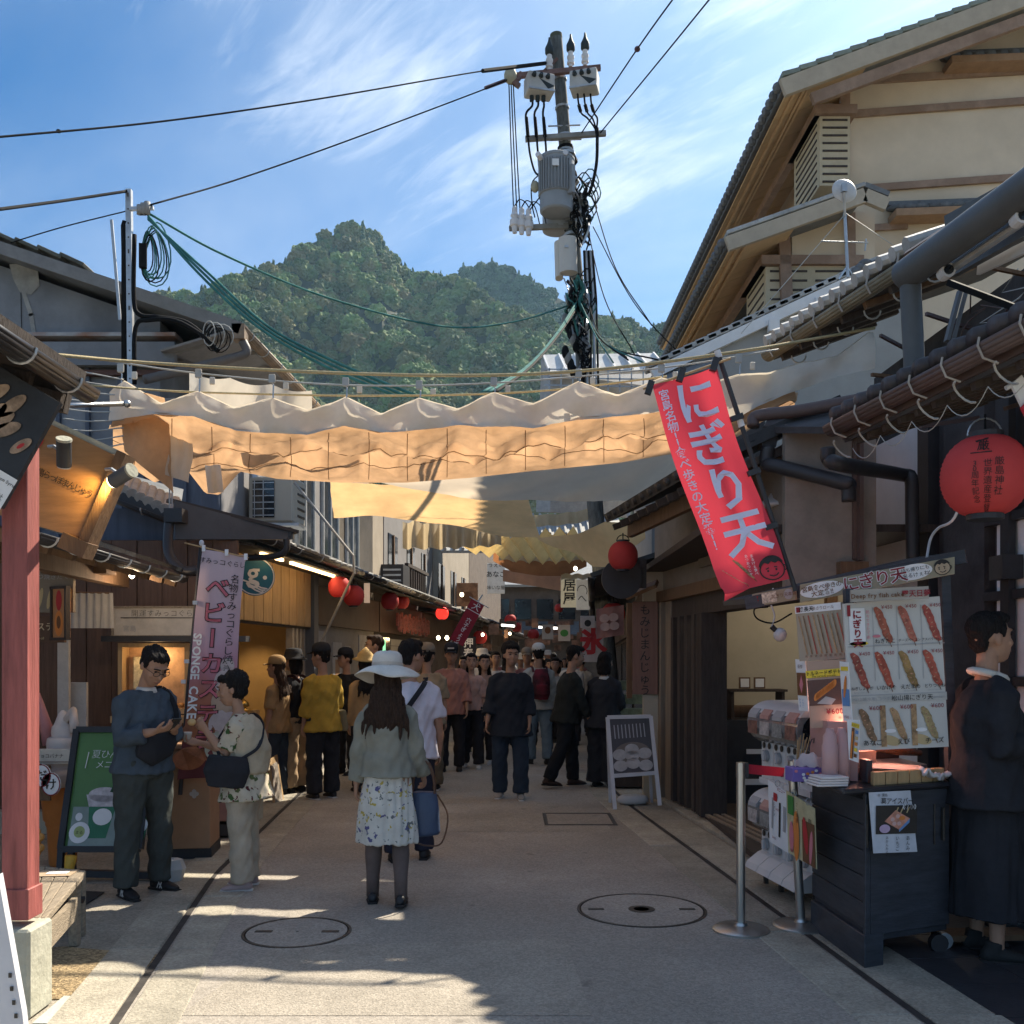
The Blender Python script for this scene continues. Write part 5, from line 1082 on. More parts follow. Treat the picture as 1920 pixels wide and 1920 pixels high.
def tile_canopy(px0,px1,py,label):
    for k in range(int((px1-px0)/22)):
        c=hp(px0+11+22*k,py-4-k*.9,-.35);MB().loft([c,c+Vc((0,.4,.14))],[(.12,.06)]*2,8).build('canopy_tile',M_TILE,ht,smooth=True)
    MB().beam(hp(px0,py-20,-.05),hp(px1,py-20-(px1-px0)*.04,-.05),.2,.07).build('canopy_cap',M_TILE,ht);MB().beam(hp(px0+4,py+9,-.22),hp(px1,py+9-(px1-px0)*.04,-.22),.4,.13).build('canopy_soffit',mat('canopy_tan',(.32,.2,.12),.8),ht)
tile_canopy(1762,2000,128,'');tile_canopy(1660,1850,408,'')
def balcony(px0,px1,py0,py1,n,depth,dy=-.9,cols=1):
    p,q=hp(px0,py1,dy),hp(px1,py0,dy);yy=YH+dy;p=P(px0,py1,yy);q=P(px1,py0,yy)
    bl=MB().box(((p.x+q.x)/2,yy+depth/2,(p.z+q.z)/2),(q.x-p.x,depth,q.z-p.z)).build('balcony',mat('balcony_cream',(.50,.42,.29),.8,var=.1),ht)
    MB().box(((p.x+q.x)/2,yy+depth/2,q.z+.09),(q.x-p.x+.2,depth+.2,.16)).build('rail_cap',M_BAND2,bl)
    MB().box((p.x-.03,yy+3,q.z+.09),(.15,6,.16)).build('handrail',M_BAND2,bl)
    for k in range(n):
        z=p.z+(k+.5)*(q.z-p.z)/n
        for j in range(cols):
            w=(q.x-p.x)/cols;MB().box((p.x+w*(j+.5),yy-.004,z),(w*.82,.02,.035)).build('slot',M_WOODD,bl)
        MB().box((p.x-.004,yy+depth/2,z),(.02,depth*.8,.035)).build('slot',M_WOODD,bl)
balcony(1537,1594,218,348,9,1.6,-.35);balcony(1436,1606,500,640,8,1.4,-.9,2)
for k in range(4):
    y=20.5+k*2.2;MB().box((6.25,y,8.6),(.3,1.5,2.0)).build('window',M_GLASS,ht);MB().box((6.1,y+.9,8.6),(.25,.12,2.3)).build('window_post',M_BAND2,ht);MB().box((5.9,y+.9,6.0),(.2,.12,2.2)).build('window_post',M_BAND2,ht);MB().box((5.95,y,5.6),(.3,1.4,1.6)).build('window',M_GLASS,ht)
b0=P(1362,462,YH-1.6);b1=b0+Vc((2.35,0,.83));b2=b1+Vc((.38,0,-.16))
MB().hexa([b0,b1,b1+farv,b0+farv]+[p+Vc((0,0,.2)) for p in (b0,b1,b1+farv,b0+farv)]).build('lower_roof',M_TILE,ht);MB().beam(b0+Vc((0,-.03,.02)),b1+Vc((0,-.03,.02)),.1,.24).build('verge_board',M_VERGE,ht);MB().beam(b1+Vc((0,-.03,.02)),b2+Vc((0,-.03,.02)),.1,.22).build('verge_board',M_VERGE,ht)
for k in range(9):
    p=b0.lerp(b1,(k+.5)/9)+Vc((0,.1,.21));d=(b1-b0).normalized();MB().beam(p-d*.14,p+d*.14,.36,.07).build('tile',M_TILEL,ht,bevel=.01)
MB().beam(b1+Vc((0,.1,.2)),b2+Vc((.03,.1,.2)),.34,.08).build('tile',M_TILE,ht)
wl=[P(1485,700,YH-.9),P(1640,700,YH-.9),P(1640,395,YH-.9),P(1600,395,YH-.9),P(1485,440,YH-.9)];MB().prism(wl[::-1],(0,1.2,0)).build('lower_wall',M_BEIGE,ht)
MB().beam(P(1470,445,YH-.95),P(1478,640,YH-.95),.2,.1,(0,-1,0)).build('corner_post',M_BAND2,ht);MB().beam(P(1595,400,YH-.95),P(1598,640,YH-.95),.14,.08,(0,-1,0)).build('post',M_BAND2,ht)
for k in range(15):
    y0=k*.89;p=b0+Vc((.08,y0,-.03));q=b0+Vc((1.2,y0,-.03+1.12*.353));MB().slab([p,p+Vc((0,.86,0)),q+Vc((0,.86,0)),q],.03).build('soffit_board',M_SOF2,ht)
for x in (.2,.34):MB().beam(b0+Vc((x,0,-.08+x*.353)),b0+Vc((x,14,-.08+x*.353)),.05,.05).build('soffit_batten',M_SOF2,ht)
b=MB()
for k in range(56):b.ell(b0+Vc((-.05,.12+k*.25,.1)),(.09,.10,.09),6,4)
o=b.build('eave_tile_ends',M_TILE,ht);o['kind']='stuff'
# ---- white roofed house and tile roofs beyond the awnings
wh=empty('white_roof_house',P(1120,700,34),'house with white metal roof and scaffold railing behind the utility pole','house')
a=[P(1018,665,34),P(1225,662,34),P(1250,692,33),P(1030,697,33)];MB().slab(a[::-1],.15).build('roof',mat('roof_white',(.6,.6,.58),.6,var=.15,vs=3),wh)
for k in range(8):MB().beam(a[0].lerp(a[1],k/7)+Vc((0,0,.02)),a[3].lerp(a[2],k/7)+Vc((0,-.05,.03)),.06,.05).build('roof_seam',M_PLAST,wh)
MB().prism([P(1015,670,34),P(1032,700,33.5),P(1032,960,33.5),P(1005,960,34)],(7,3,0)).build('wall',mat('wall_cool',(.3,.31,.32),.8),wh)
for k in range(10):MB().beam(P(1030+22*k,735,32.6),P(1030+22*k,690,32.6),.04,.04,(0,-1,0)).build('rail_post',M_GALV,wh)
for py in (692,708,722):MB().beam(P(1020,py,32.6),P(1250,py+4,32.6),.04,.04).build('rail',M_GALV,wh)
for (i,(px,py,y,w,l)) in enumerate(((1075,985,30,3.2,'pale grey tiled roof glimpsed between the mustard shade sheets'),(900,1012,27,2.2,'sunlit tiled roof strip above the yellow pleated awning'))):
    t=empty('tiled_roof',P(px,py,y),l,'roof');c=P(px,py,y);MB().slab([c+Vc((-w/2,0,-.3)),c+Vc((w/2,0,-.3)),c+Vc((w/2,2,.6)),c+Vc((-w/2,2,.6))],.08).build('base',M_TILEL,t)
    for k in range(int(w/.25)):MB().loft([c+Vc((-w/2+.12+k*.25,-.02,-.26)),c+Vc((-w/2+.12+k*.25,2,.64))],[(.05,.05)]*2,6).build('tile_row',M_TILEL,t)
t=empty('dark_roof_house',P(1300,720,15),'grey sloping metal roof at the right of the utility pole','roof');MB().slab([P(1228,722,14),P(1330,690,14),P(1340,668,15),P(1250,700,15)],.1).build('roof',M_PIPEG,t)
# ================================================================ utility pole
up=empty('utility_pole',(1.95,18,0),'tall leaning utility pole with transformer and tangled cables above the awnings','utility pole')
YP=18.0
def U(px,py,dy=0):return P(px,py,YP+dy)
M_POLE=mat('pole_concrete',(.10,.11,.11),.85,var=.5,vs=9,st=(2,2,.5),bump=.3)
top,bot=U(1043,70),Vc((1.93,18,0))
def on(t):return top.lerp(bot,t)
ax=(top-bot).normalized()
MB().loft([bot,on(.5),top],[.17,.14,.11],16).build('pole',M_POLE,up,angle=40)
MB().loft([top-ax*.02,top+ax*.05],.115,16).build('cap',mat('pole_moss',(.07,.08,.06),.9),up)
for t_ in (.06,.1,.14,.16,.19,.21,.24):MB().loft([on(t_)-ax*.02,on(t_)+ax*.02],.135,12).build('band_clamp',M_GALV,up)
M_ARM=mat('arm_rust',(.15,.09,.08),.7,var=.4,vs=6,bump=.15);M_ARMG=mat('arm_grey',(.22,.22,.21),.7,var=.25)
def arm(a,b_,m=M_ARM,nm='crossarm',th=.085):return MB().beam(a,b_,th,th,(0,0,1)).build(nm,m,up)
arm(U(962,143,-.2),U(1126,127,-.2));arm(U(985,261,-.2),U(1136,250,-.2),M_ARMG);arm(U(955,428,-.3),U(1065,424,-.1),M_ARMG);arm(U(1020,134,-.15),U(1045,110,-.1),M_ARM,'brace',.05)
M_BOOT=mat('rubber_boot',(.02,.03,.035),.6)
def insulator(px,py,s=1.0,dark=True):
    c=U(px,py,-.2);r=MB().lathe(c,[(q*s,w*s) for q,w in [(.05,0),(.05,.06),(.085,.07),(.085,.12),(.055,.13),(.085,.2),(.085,.25),(.06,.27),(.06,.36),(.03,.38)]],12).build('insulator',M_WHITEP,up,smooth=False)
    if dark:MB().lathe(c+Vc((0,0,.34*s)),[(q*s,w*s) for q,w in [(.05,0),(.1,.05),(.1,.18),(.06,.26),(.03,.34),(.02,.42)]],10).build('rubber_boot',M_BOOT,r,smooth=True)
insulator(1030,132,.8);insulator(1070,126,.8);insulator(1097,123,.8)
M_SWB=mat('switch_box',(.42,.42,.41),.6,var=.12,bump=.03)
for (px,py,yaw) in ((1011,162,.25),(1096,156,-.25)):
    c=U(px,py,-.35);Mx=Rot(yaw,3,'Z');bx=MB().box(c,(.5,.35,.34),M=Mx).build('switch_box',M_SWB,up,bevel=.02)
    for k in range(3):MB().loft([c+Mx @ Vc((-.15+.13*k,-.18,.08)),c+Mx @ Vc((-.15+.13*k,-.24,.1))],[.045,.03],10).build('bushing',M_BOOT,bx)
    MB().box(c+Mx @ Vc((0,-.18,-.15)),(.5,.03,.03),M=Mx).build('rail',M_GALV,bx);MB().poly([c+Mx @ Vc(q) for q in ((-.05,-.178,.05),(.25,-.178,-.06),(.12,-.178,-.13))]).build('painted_shadow',M_BOOT,bx)  # flat dark triangle painted on the box front as a cast shadow
for k in range(3):
    MB().tube(spline([U(997+11*k,182,-.35),U(998+11*k,198,-.35),U(986+16*k,215,-.3),U(990+16*k,256,-.3),U(994+15*k,290,-.2),U(1003+9*k,322-3*k,-.3),U(1015+5*k,330,-.35)],5),.02,6).build('drop_lead',M_CABLE,up,smooth=True)
    MB().loft([U(987+16*k,220,-.3),U(990+16*k,256,-.3)],[.03,.035],8).build('cable_termination',M_CABLE,up)
    MB().loft([U(997+11*k,180,-.35),U(997+11*k,190,-.35)],.04,8).build('bushing_end',M_BOOT,up)
    MB().tube(spline([U(1083+12*k,176,-.35),U(1085+12*k,195,-.35),U(1090+12*k,212,-.3),U(1102+9*k,222,-.3),U(1115+2*k,240,-.25),U(1119,255,-.25)],5),.017,6).build('drop_lead',M_CABLE,up,smooth=True)
    MB().loft([U(1085+12*k,196,-.35),U(1089+12*k,210,-.3)],.032,8).build('cable_termination',M_CABLE,up)
    MB().tube([U(954+4*k,150,-.3),U(958+5*k,270,-.3),U(963+6*k,395,-.3)],.011,4).build('riser_wire',M_CABLE,up)
MB().tube(spline([U(1120,240,-.25),U(1119,300,-.25),U(1112,340,-.3),U(1104,365,-.2)],6),.03,6).build('main_lead',M_CABLE,up,smooth=True)
MB().ell(U(957,142,-.3),(.12,.1,.16)).build('strain_insulator',mat('insul_cream',(.35,.33,.24),.6),up,smooth=True);MB().beam(U(960,152,-.3),U(974,162,-.3),.08,.08).build('strain_clamp',M_ARM,up);MB().tube(spline([U(976,136,-.2),U(974,148,-.25),U(966,150,-.3)],4),.035,6).build('link',M_ARM,up)
c=U(1043,400,-.42);M_TR=mat('transformer_grey',(.25,.27,.29),.5,var=.08,vs=3,bump=.03)
tr=MB().lathe(c,[(.27,0),(.30,.03),(.30,.30),(.33,.31),(.33,.93),(.34,.94),(.34,.98),(.32,1.0),(.05,1.05)],28).build('transformer',M_TR,up,angle=35)
for k in range(12):
    a=R(-150+9*k);MB().box(c+Vc((.34*cos(a),.34*sin(a),.60)),(.05,.014,.56),rz=a).build('cooling_fin',M_TR,tr)
MB().box(c+Vc((.26,-.25,.5)),(.12,.08,.5),rz=-.8).build('hanger_plate',M_TR,tr);MB().box(c+Vc((-.03,-.37,.75)),(.12,.01,.12)).build('rating_plate',M_PLAST,tr)
for (dx,dz) in ((-.28,.9),(.12,.93)):MB().loft([c+Vc((dx,-.2,dz)),c+Vc((dx*1.25,-.32,dz+.02))],.05,8).build('bushing',M_WHITEP,tr)
c=U(1045,436,.1);MB().lathe(c,[(.2,0),(.28,.03),(.28,.5),(.26,.52)],22).build('lower_tank',M_TR,up,angle=40)
for k in range(3):
    c=U(965+13*k,425+2*k,-.35);q=MB().lathe(c,[(.04,-.12),(.06,0),(.09,.02),(.09,.12),(.05,.14),(.08,.2),(.05,.26),(.05,.34),(.02,.38)],10).build('cutout_fuse',M_WHITEP,up);MB().tube(spline([c+Vc((0,0,.38)),c+Vc((.1,0,.5)),c+Vc((.25,.1,.42)),c+Vc((.35,.2,.1))],5),.012,4).build('lead',M_CABLE,q)
MB().ell(U(1003,350,-.4),(.08,.07,.11)).build('small_insulator',MATS['insul_cream'],up,smooth=True);MB().tube(spline([U(1012,326,-.4),U(997,345,-.4),U(998,385,-.4),U(1003,408,-.3)],5),.012,4).build('lead',M_CABLE,up);MB().tube(spline([U(1012,370,-.4),U(1000,385,-.4),U(985,405,-.35)],5),.012,4).build('lead',M_CABLE,up)
for (x0,x1,y0,y1,dy) in ((1049,1083,447,512,-.45),(1041,1056,456,522,-.3)):
    a,b_=U(x0,y1,dy),U(x1,y0,dy);MB().loft([Vc(((a.x+b_.x)/2,YP+dy,a.z)),Vc(((a.x+b_.x)/2-.02,YP+dy,b_.z))],[((b_.x-a.x)/2,.14)]*2,18).build('equipment_case',mat('case_pale',(.5,.48,.44),.5,var=.05,bump=.02),up,angle=40)
MB().box(U(1062,462,-.6),(.07,.02,.04)).build('case_plate',M_GALV,up)
for k in range(15):MB().loft([on(.155+k*.0095),on(.159+k*.0095)],.15+.03*(k % 3),10).build('wrap_ring',M_GALV if k % 2 else M_CABLE,up)
def tangle(nm,cnt,x0,x1,y0,y1,mats,rad=.012,spread=.25,seed=0):
    rnd=random.Random(seed)
    for k in range(cnt):
        pts=[];x=rnd.uniform(x0,x1);ya=rnd.uniform(y0,(y0+y1)/2);yb_=rnd.uniform((y0+y1)/2,y1)
        for i in range(6):pts.append(U(x+rnd.uniform(-9,9)+(ya+(yb_-ya)*i/5-y0)*.075,ya+(yb_-ya)*i/5,-.22+rnd.uniform(-spread,.05)))
        MB().tube(spline(pts,4),rad*rnd.uniform(.7,1.5),4).build(nm,mats[k % len(mats)],up)
tangle('cable',26,1072,1096,330,470,[M_CABLE,M_CABLE,M_GALV],.017,seed=1);tangle('cable',34,1058,1092,510,640,[M_CABLE,M_CABLEG,M_CABLE,M_GALV],.017,.35,seed=2);tangle('cable',20,1080,1096,590,730,[M_CABLE,M_GALV,M_CABLE],.016,seed=3)
for k in range(16):
    rnd=random.Random(k+20);c=U(1100+rnd.uniform(-8,8),340+k*7 if k < 10 else 520+(k-10)*10,-.2);rr=rnd.uniform(.08,.2);MB().tube([c+Vc((rr*cos(a),.05*sin(3*a),rr*1.3*sin(a))) for a in [2*pi*i/14 for i in range(15)]],.012,4).build('cable_loop',M_CABLE if k % 3 else M_CABLEG,up)
for k in range(5):MB().tube([U(1095+k*4,470,-.2),U(1098+k*5,560,-.2),U(1094+k*7,725,-.2)],.02+.008*(k % 2),6).build('conduit',M_GALV if k % 2 else M_CABLE,up)
for k in range(9):MB().ell(U(1060+5*(k % 5),600+12*k,-.35),(.07,.05,.13)).build('drop_closure',M_CABLE if k % 3 else M_ARMG,up,smooth=True)
for (t_) in (.13,.15):MB().tube([on(t_)+Vc((-.3,-.1,0)),on(t_)+Vc((.3,-.1,.02))],.015,5).build('step_bolt',M_GALV,up)
# ================================================================ lines overhead
def line(label,pts,r,m,n=20,cat='power line',sag=0,group=None):
    q=bez(pts[0],pts[1],sag,n) if len(pts) == 2 else spline(pts,8)
    o=MB().tube(q,r,5).build('overhead_wire',m,None,smooth=True);return tag(o,label,cat,group)
line('upper thin wire from the pole top to the left edge with a small marker',[U(1027,118,-.1),P(905,133,16),P(600,185,13),P(300,228,11),P(-60,262,9)],.011,M_CABLE)
o=MB().tube([U(1027,118,-.12),P(905,133,16)],.035,6).build('wire_sleeve',M_CABLE,None);tag(o,'thick black sleeve on the upper left wire near the pole','wire sleeve')
line('second wire from the dead end clamp down to the small mast',[U(955,148,-.3),P(880,178,17),P(640,268,15.5),P(440,338,13.8),P(282,384,12.1)],.012,M_CABLE)
o=MB().tube([U(950,150,-.3),P(910,165,17.4)],.032,6).build('wire_sleeve',mat('sleeve_brown',(.08,.04,.05),.6),None);tag(o,'brown sleeve on the lower left wire near the clamp','wire sleeve')
o=MB().ell(P(110,246,9.9),(.025,.025,.02)).build('wire_marker',M_CABLE,None);tag(o,'small black bead on the wire at the far left sky','marker')
line('thick service cable from the mast top to the left edge',[P(240,358,12.2),P(120,376,11),P(-60,400,9)],.018,M_CABLE)
line('thin lower wire from the mast to the left roof',[P(240,395,12.2),P(120,425,12),P(20,455,12)],.008,M_CABLE)
line('right wire with ball marker rising from the pole',[U(1090,250,-.2),P(1195,92,14),P(1290,-40,12)],.012,M_CABLE)
line('rightmost wire rising from the lower crossarm',[U(1125,250,-.2),P(1240,110,14.5),P(1370,-50,12)],.012,M_CABLE)
o=MB().ell(P(1195,92,14),(.045,.045,.04)).build('wire_marker',MATS['sleeve_brown'],None);tag(o,'round brown ball marker on the right wire','marker')
for k,(a,sg,b_) in enumerate((((1108,360),0,(1222,610)),((1112,425),0,(1290,680)),((1100,420),0,(1190,665)),((1100,560),0,(1175,670)))):
    ym=(a[1]+b_[1])/2;line(['straight','long bowed','middle bowed','short low'][k]+' black wire running from the pole to the right roofs',[U(a[0],a[1],-.1),P((a[0]+b_[0])/2-12,ym+15,16.5),P(b_[0],b_[1],15)],.010,M_CABLE)
G3='green cables between the mast and the utility pole'
line('uppermost sagging green cable from the mast across to the pole',[P(275,398,12.1),P(420,478,13),P(620,560,14.5),P(830,612,16),P(960,604,17),U(1070,572,-.3)],.016,M_CABLEG,cat='cable',group=G3)
for k in range(3):line(['left','middle','right'][k]+' of three twisted green cables falling steeply from the mast behind the awning',[P(278,405+3*k,12.1),P(370+6*k,510-3*k,11.6),P(480+10*k,610,11),P(600+14*k,682-2*k,10.5),P(740+20*k,742,10)],.017,M_CABLEG,cat='cable',group=G3)
for k in range(3):line(['near','middle','far'][k]+' green cable falling left from the pole to the awning ropes',[U(1082,565+6*k,-.4),P(1040+3*k,630,15),P(985+4*k,690,12),P(900+12*k,738,10)],.018,M_CABLEG if k < 2 else M_CABLE,cat='cable',group=G3)
for k in range(4):line(['first','second','third','fourth'][k]+' green drop cable falling right from the pole tangle',[U(1085+3*k,560+8*k,-.4),P(1115+9*k,625+8*k,16),P(1150+28*k,680-5*(k % 2),14)],.013,M_CABLEG if k % 2 == 0 else M_CABLE,cat='cable',group=G3)
# ================================================================ shade cloths
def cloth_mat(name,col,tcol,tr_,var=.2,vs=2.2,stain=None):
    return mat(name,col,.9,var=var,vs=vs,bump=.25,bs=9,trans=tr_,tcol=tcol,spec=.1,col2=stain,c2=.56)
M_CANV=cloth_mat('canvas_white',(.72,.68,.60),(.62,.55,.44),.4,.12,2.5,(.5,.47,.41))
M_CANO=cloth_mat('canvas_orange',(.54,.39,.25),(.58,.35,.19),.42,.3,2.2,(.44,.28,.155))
M_CANG=cloth_mat('canvas_grey',(.52,.46,.38),(.66,.55,.42),.45,.12,1.2,(.28,.26,.23))
M_CANM=cloth_mat('canvas_mustard',(.60,.42,.23),(.78,.50,.24),.5,.18,1.5,(.33,.25,.12))
M_CANB=cloth_mat('canvas_beige',(.5,.42,.30),(.6,.48,.3),.45,.15,1.8,(.42,.35,.25))
M_CANY=cloth_mat('canvas_yellow',(.64,.50,.26),(.82,.62,.27),.55,.15,2)
M_SEAM=mat('canvas_seam',(.36,.235,.13),.9,trans=.4,tcol=(.5,.28,.12))
YT=8.0
T0=[(205,735),(232,714),(300,757),(372,735),(438,765),(510,747),(577,770),(648,746),(715,777),(786,746),(858,768),(926,736),(1000,758),(1085,716),(1160,742),(1240,708),(1310,726),(1385,702),(1440,700),(1500,682),(1570,668),(1632,622)]
B0=[(205,790),(290,776),(362,781),(440,806),(500,812),(577,815),(645,798),(715,812),(786,806),(860,797),(926,800),(1000,803),(1085,785),(1160,781),(1240,772),(1310,785),(1385,782),(1440,752),(1500,730),(1570,706),(1640,692)]
aw=empty('shade_awning',P(780,760,YT),'large pleated canvas awning strung across the lane, white front edge and glowing orange underside','awning')
def row(tab,y):
    return lambda px:P(px,interp(tab,px),y)
def wrap(y,dy=.0):return y
def nz(p,s,a):return a*mnoise.fractal((p.x*s,p.y*s,p.z*s+3),1,2,4)
NU=220
def val(u,v):
    px=205+(1638-205)*u;a=P(px,interp(T0,px),YT);b_=P(px,interp(B0,px),YT-.06);p=a.lerp(b_,v)
    p.y += .05*sin(v*3.1)*sin(px*.045)+nz(p,3.5,.035) ;p.z += nz(p,5,.008)*(v > .1);return p
MB().grid(val,NU,10).build('front_valance',M_CANV,aw,smooth=True)
def hem(u,v):
    p=val(u,0);return p+Vc((0,.02+.10*v,.012-.05*v-.02*sin(u*90)*v))
MB().grid(hem,NU,2).build('top_hem',M_CANV,aw,smooth=True)
E1=[(205,800),(290,800),(330,845),(440,850),(577,840),(715,855),(860,850),(1000,838),(1160,822),(1280,812),(1385,795),(1480,745)]
E2=[(205,820),(290,870),(330,878),(440,868),(577,872),(715,873),(860,866),(1000,855),(1160,840),(1280,828),(1385,805),(1480,752)]
E3=[(205,850),(290,905),(350,880),(385,925),(412,928),(450,884),(520,898),(640,905),(760,905),(880,896),(1000,883),(1160,868),(1280,848),(1385,818),(1480,760)]
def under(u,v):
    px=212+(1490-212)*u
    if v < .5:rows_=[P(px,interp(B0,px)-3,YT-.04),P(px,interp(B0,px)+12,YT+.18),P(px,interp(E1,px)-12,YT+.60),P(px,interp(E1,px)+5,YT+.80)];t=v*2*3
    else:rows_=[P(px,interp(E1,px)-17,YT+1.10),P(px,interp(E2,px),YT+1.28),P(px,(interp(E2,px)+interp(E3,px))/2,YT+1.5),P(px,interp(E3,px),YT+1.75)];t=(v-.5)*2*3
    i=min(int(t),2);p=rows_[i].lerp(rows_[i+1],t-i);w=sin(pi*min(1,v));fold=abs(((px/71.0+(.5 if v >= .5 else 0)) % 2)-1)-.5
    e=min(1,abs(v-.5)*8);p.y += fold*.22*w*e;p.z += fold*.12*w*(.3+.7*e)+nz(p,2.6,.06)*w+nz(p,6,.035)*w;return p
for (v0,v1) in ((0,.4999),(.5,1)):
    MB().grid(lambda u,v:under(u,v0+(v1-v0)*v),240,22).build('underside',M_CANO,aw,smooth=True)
for k in range(2):
    v=(.47,.68)[k];MB().tube([under(i/120,v)+Vc((0,-.012,-.004)) for i in range(121)],.004,4).build('seam_cord',M_SEAM,aw)
for k in range(17):
    u=.03+k*.0575;MB().tube([under(u,v)+Vc((0,-.012,-.003)) for v in [i/20 for i in range(2,20)]],.0035,4).build('seam_cord',M_SEAM,aw)
def flap(u,v):
    px=212+95*u+20*v;py=735+10*u+v*(110+70*u);p=P(px,py,YT+.12+.35*u*v);p.y += .05*sin(u*7+v*3)+nz(p,4,.05);return p
MB().grid(flap,20,20).build('end_flap',M_CANO,aw,smooth=True)
def flap2(u,v):
    px=316+45*u-4*v+3*sin(v*5);py=815+15*u+v*75;p=P(px,py,YT+.35+.06*u);p.y += .03*sin(u*6);return p
MB().grid(flap2,10,10).build('loose_strip',M_CANV,aw,smooth=True)
def flap3(u,v):
    px=384+30*u+6*v;py=872+v*52;p=P(px,py,YT+.9+.1*u);p.y += .03*sin(u*6);return p
MB().grid(flap3,8,8).build('loose_strip',M_CANV,aw,smooth=True)
clip_me=None
for k,(px,py) in enumerate([(226,690),(372,700),(510,710),(648,716),(786,722),(926,716),(1085,700),(1240,690),(1385,672)]):
    p=P(px,py,YT);q=P(px+2,interp(T0,px),YT);MB().box(p,(.055,.02,.075)).build('hanger_clip',mat('clip_plastic',(.42,.41,.38),.5),aw,bevel=.006)
    MB().tube([p+Vc((0,0,-.03)),p+Vc((.012,0,-.05)),q],.006,4).build('hook',M_GALV,aw)
    p2=P(px+26,py+14,YT+.25);MB().box(p2,(.045,.02,.065)).build('hanger_clip',MATS['clip_plastic'],aw,bevel=.006)
rp=lambda l,pts,r=.011,m=M_ROPE:tag(MB().tube(spline(pts,8),r,5).build('rope',m,None,smooth=True),l,'rope','ropes across the lane')
rp('highest thick tan rope crossing above the large awning',[P(90,664,7.2),P(300,682,7.9),P(620,699,8),P(900,704,8),P(1130,692,8),P(1380,660,8),P(1500,640,8.3),P(1640,615,8.5)],.014)
rp('second rope carrying the awning clips',[P(150,668,YT),P(372,700,YT),P(648,722,YT),P(926,718,YT),P(1240,690,YT),P(1460,655,YT)],.007,M_WIRE)
rp('third pale rope just above the awning hem',[P(160,722,7.5),P(360,735,8.1),P(700,742,8.2),P(1000,734,8.2),P(1250,706,8.2)],.009)
for k in range(9):rp(['topmost','second','third','fourth','fifth','sixth','seventh','eighth','lowest'][k]+' thin cord left of the awning end',[P(118,690+19*k,7.8),P(170,700+18*k,7.9),P(232,712+15*k,8)],.006,M_WIRE)
t=empty('awning_pole',P(180,757,6.6),'horizontal steel bar with ball end at the left end of the awning','pole');MB().tube([P(60,762,6.3),P(236,757,6.9)],.018,10).build('bar',M_STEEL,t,smooth=True);MB().ell(P(238,757,6.9),(.028,.028,.028)).build('ball',M_STEEL,t,smooth=True)
for px in (318,323):tag(MB().tube([P(px,885,8.4),P(px,965,8.6)],.007,4).build('rope',MATS['white_plastic'],None),('left' if px == 318 else 'right')+' of two short white cords hanging under the awning at the left','cord','white cords')
t=empty('shade_sheet',P(450,720,9.6),'pale canvas sheet standing behind the awning front at the left','shade cloth')
MB().grid(lambda u,v:P(355+230*u,697+35*u+7*abs(sin(u*9.4))+v*70,9.4+.2*sin(u*9)),24,8).build('cloth',M_CANV,t,smooth=True)
t=empty('shade_sheet',P(1000,915,10.4),'smooth grey canvas sheet hanging below the orange awning at the right','shade cloth')
BT=[(560,893),(700,898),(860,890),(1000,880),(1160,862),(1290,838)];BB=[(560,896),(700,905),(780,918),(860,930),(940,940),(1020,942),(1120,941),(1190,940),(1250,905),(1290,860)]
def gs(u,v):
    px=560+730*u;a=P(px,interp(BT,px)-14,10.0);b_=P(px,interp(BB,px),11.0);p=a.lerp(b_,v);s=sin((px*.010+v*2.2)*3.2);p.z += .05*s*v*(1-.6*v)+nz(p,1.4,.04)*v;p.y += .12*s*v;return p
MB().grid(gs,90,14).build('cloth',M_CANG,t,smooth=True)
t=empty('shade_sheet',P(800,960,12),'mustard canvas sheet sloping down to the right in the middle of the lane','shade cloth')
def ms_(u,v):
    px=622+390*u;a=P(618+368*u,905+15*u,11.2);b_=P(px,interp([(622,968),(700,970),(770,972),(860,990),(940,1003),(1012,1011)],px),12.2+1.2*u);p=a.lerp(b_,v);p.y += .14*sin(u*15+v*2)*v+nz(p,2,.08);p.z += nz(p,2,.03)*(v < .9);return p
MB().grid(ms_,60,16).build('cloth',M_CANM,t,smooth=True)
s=None
t=empty('shade_sheet',P(1100,1020,13),'mustard canvas sheet rising to the red lantern at the right','shade cloth')
def ms2(u,v):
    px=1008+200*u;a=P(px,interp([(1008,1008),(1080,1002),(1135,978),(1210,985)],px),13.2-1.6*u);b_=P(px,interp([(1008,1012),(1080,1040),(1110,1062),(1140,1062),(1210,1010)],px),13.4-1.4*u);p=a.lerp(b_,v);p.y += .1*sin(u*12)*v+nz(p,2,.08);return p
MB().grid(ms2,36,12).build('cloth',M_CANM,t,smooth=True)
t=empty('shade_sheet',P(840,1005,15),'beige wavy curtain sheet behind the mustard sheet','shade cloth')
MB().grid(lambda u,v:P(755+185*u,(978+6*u)+v*(1028-978-12*u*u),15)+Vc((0,.16*sin(u*38),0)),70,6).build('cloth',M_CANB,t,smooth=True)
t=empty('pleated_awning',P(960,1030,19),'yellow pleated awning glowing over the middle of the lane','awning')
def pa(u,v):
    px=850+235*u;f=abs(((u*9) % 1)-.5)*2;a=P(px-10,1008-14*u,17.5);b_=P(px+30-10*u,1030+22*sin(u*2.4),19.5);p=a.lerp(b_,v);p.z += .16*(f-.5);return p
MB().grid(pa,108,8).build('cloth',M_CANY,t,smooth=False)
MB().grid(lambda u,v:P(935+160*u,1028+4*sin(u*3)+v*(24-4*abs(sin(u*19))),19.6)+Vc((0,.06*sin(u*38),0)),80,5).build('valance',M_CANB,t,smooth=True)
t=empty('pleated_awning',P(1000,1062,21),'brown scalloped awning with white edge beyond the yellow awning','awning')
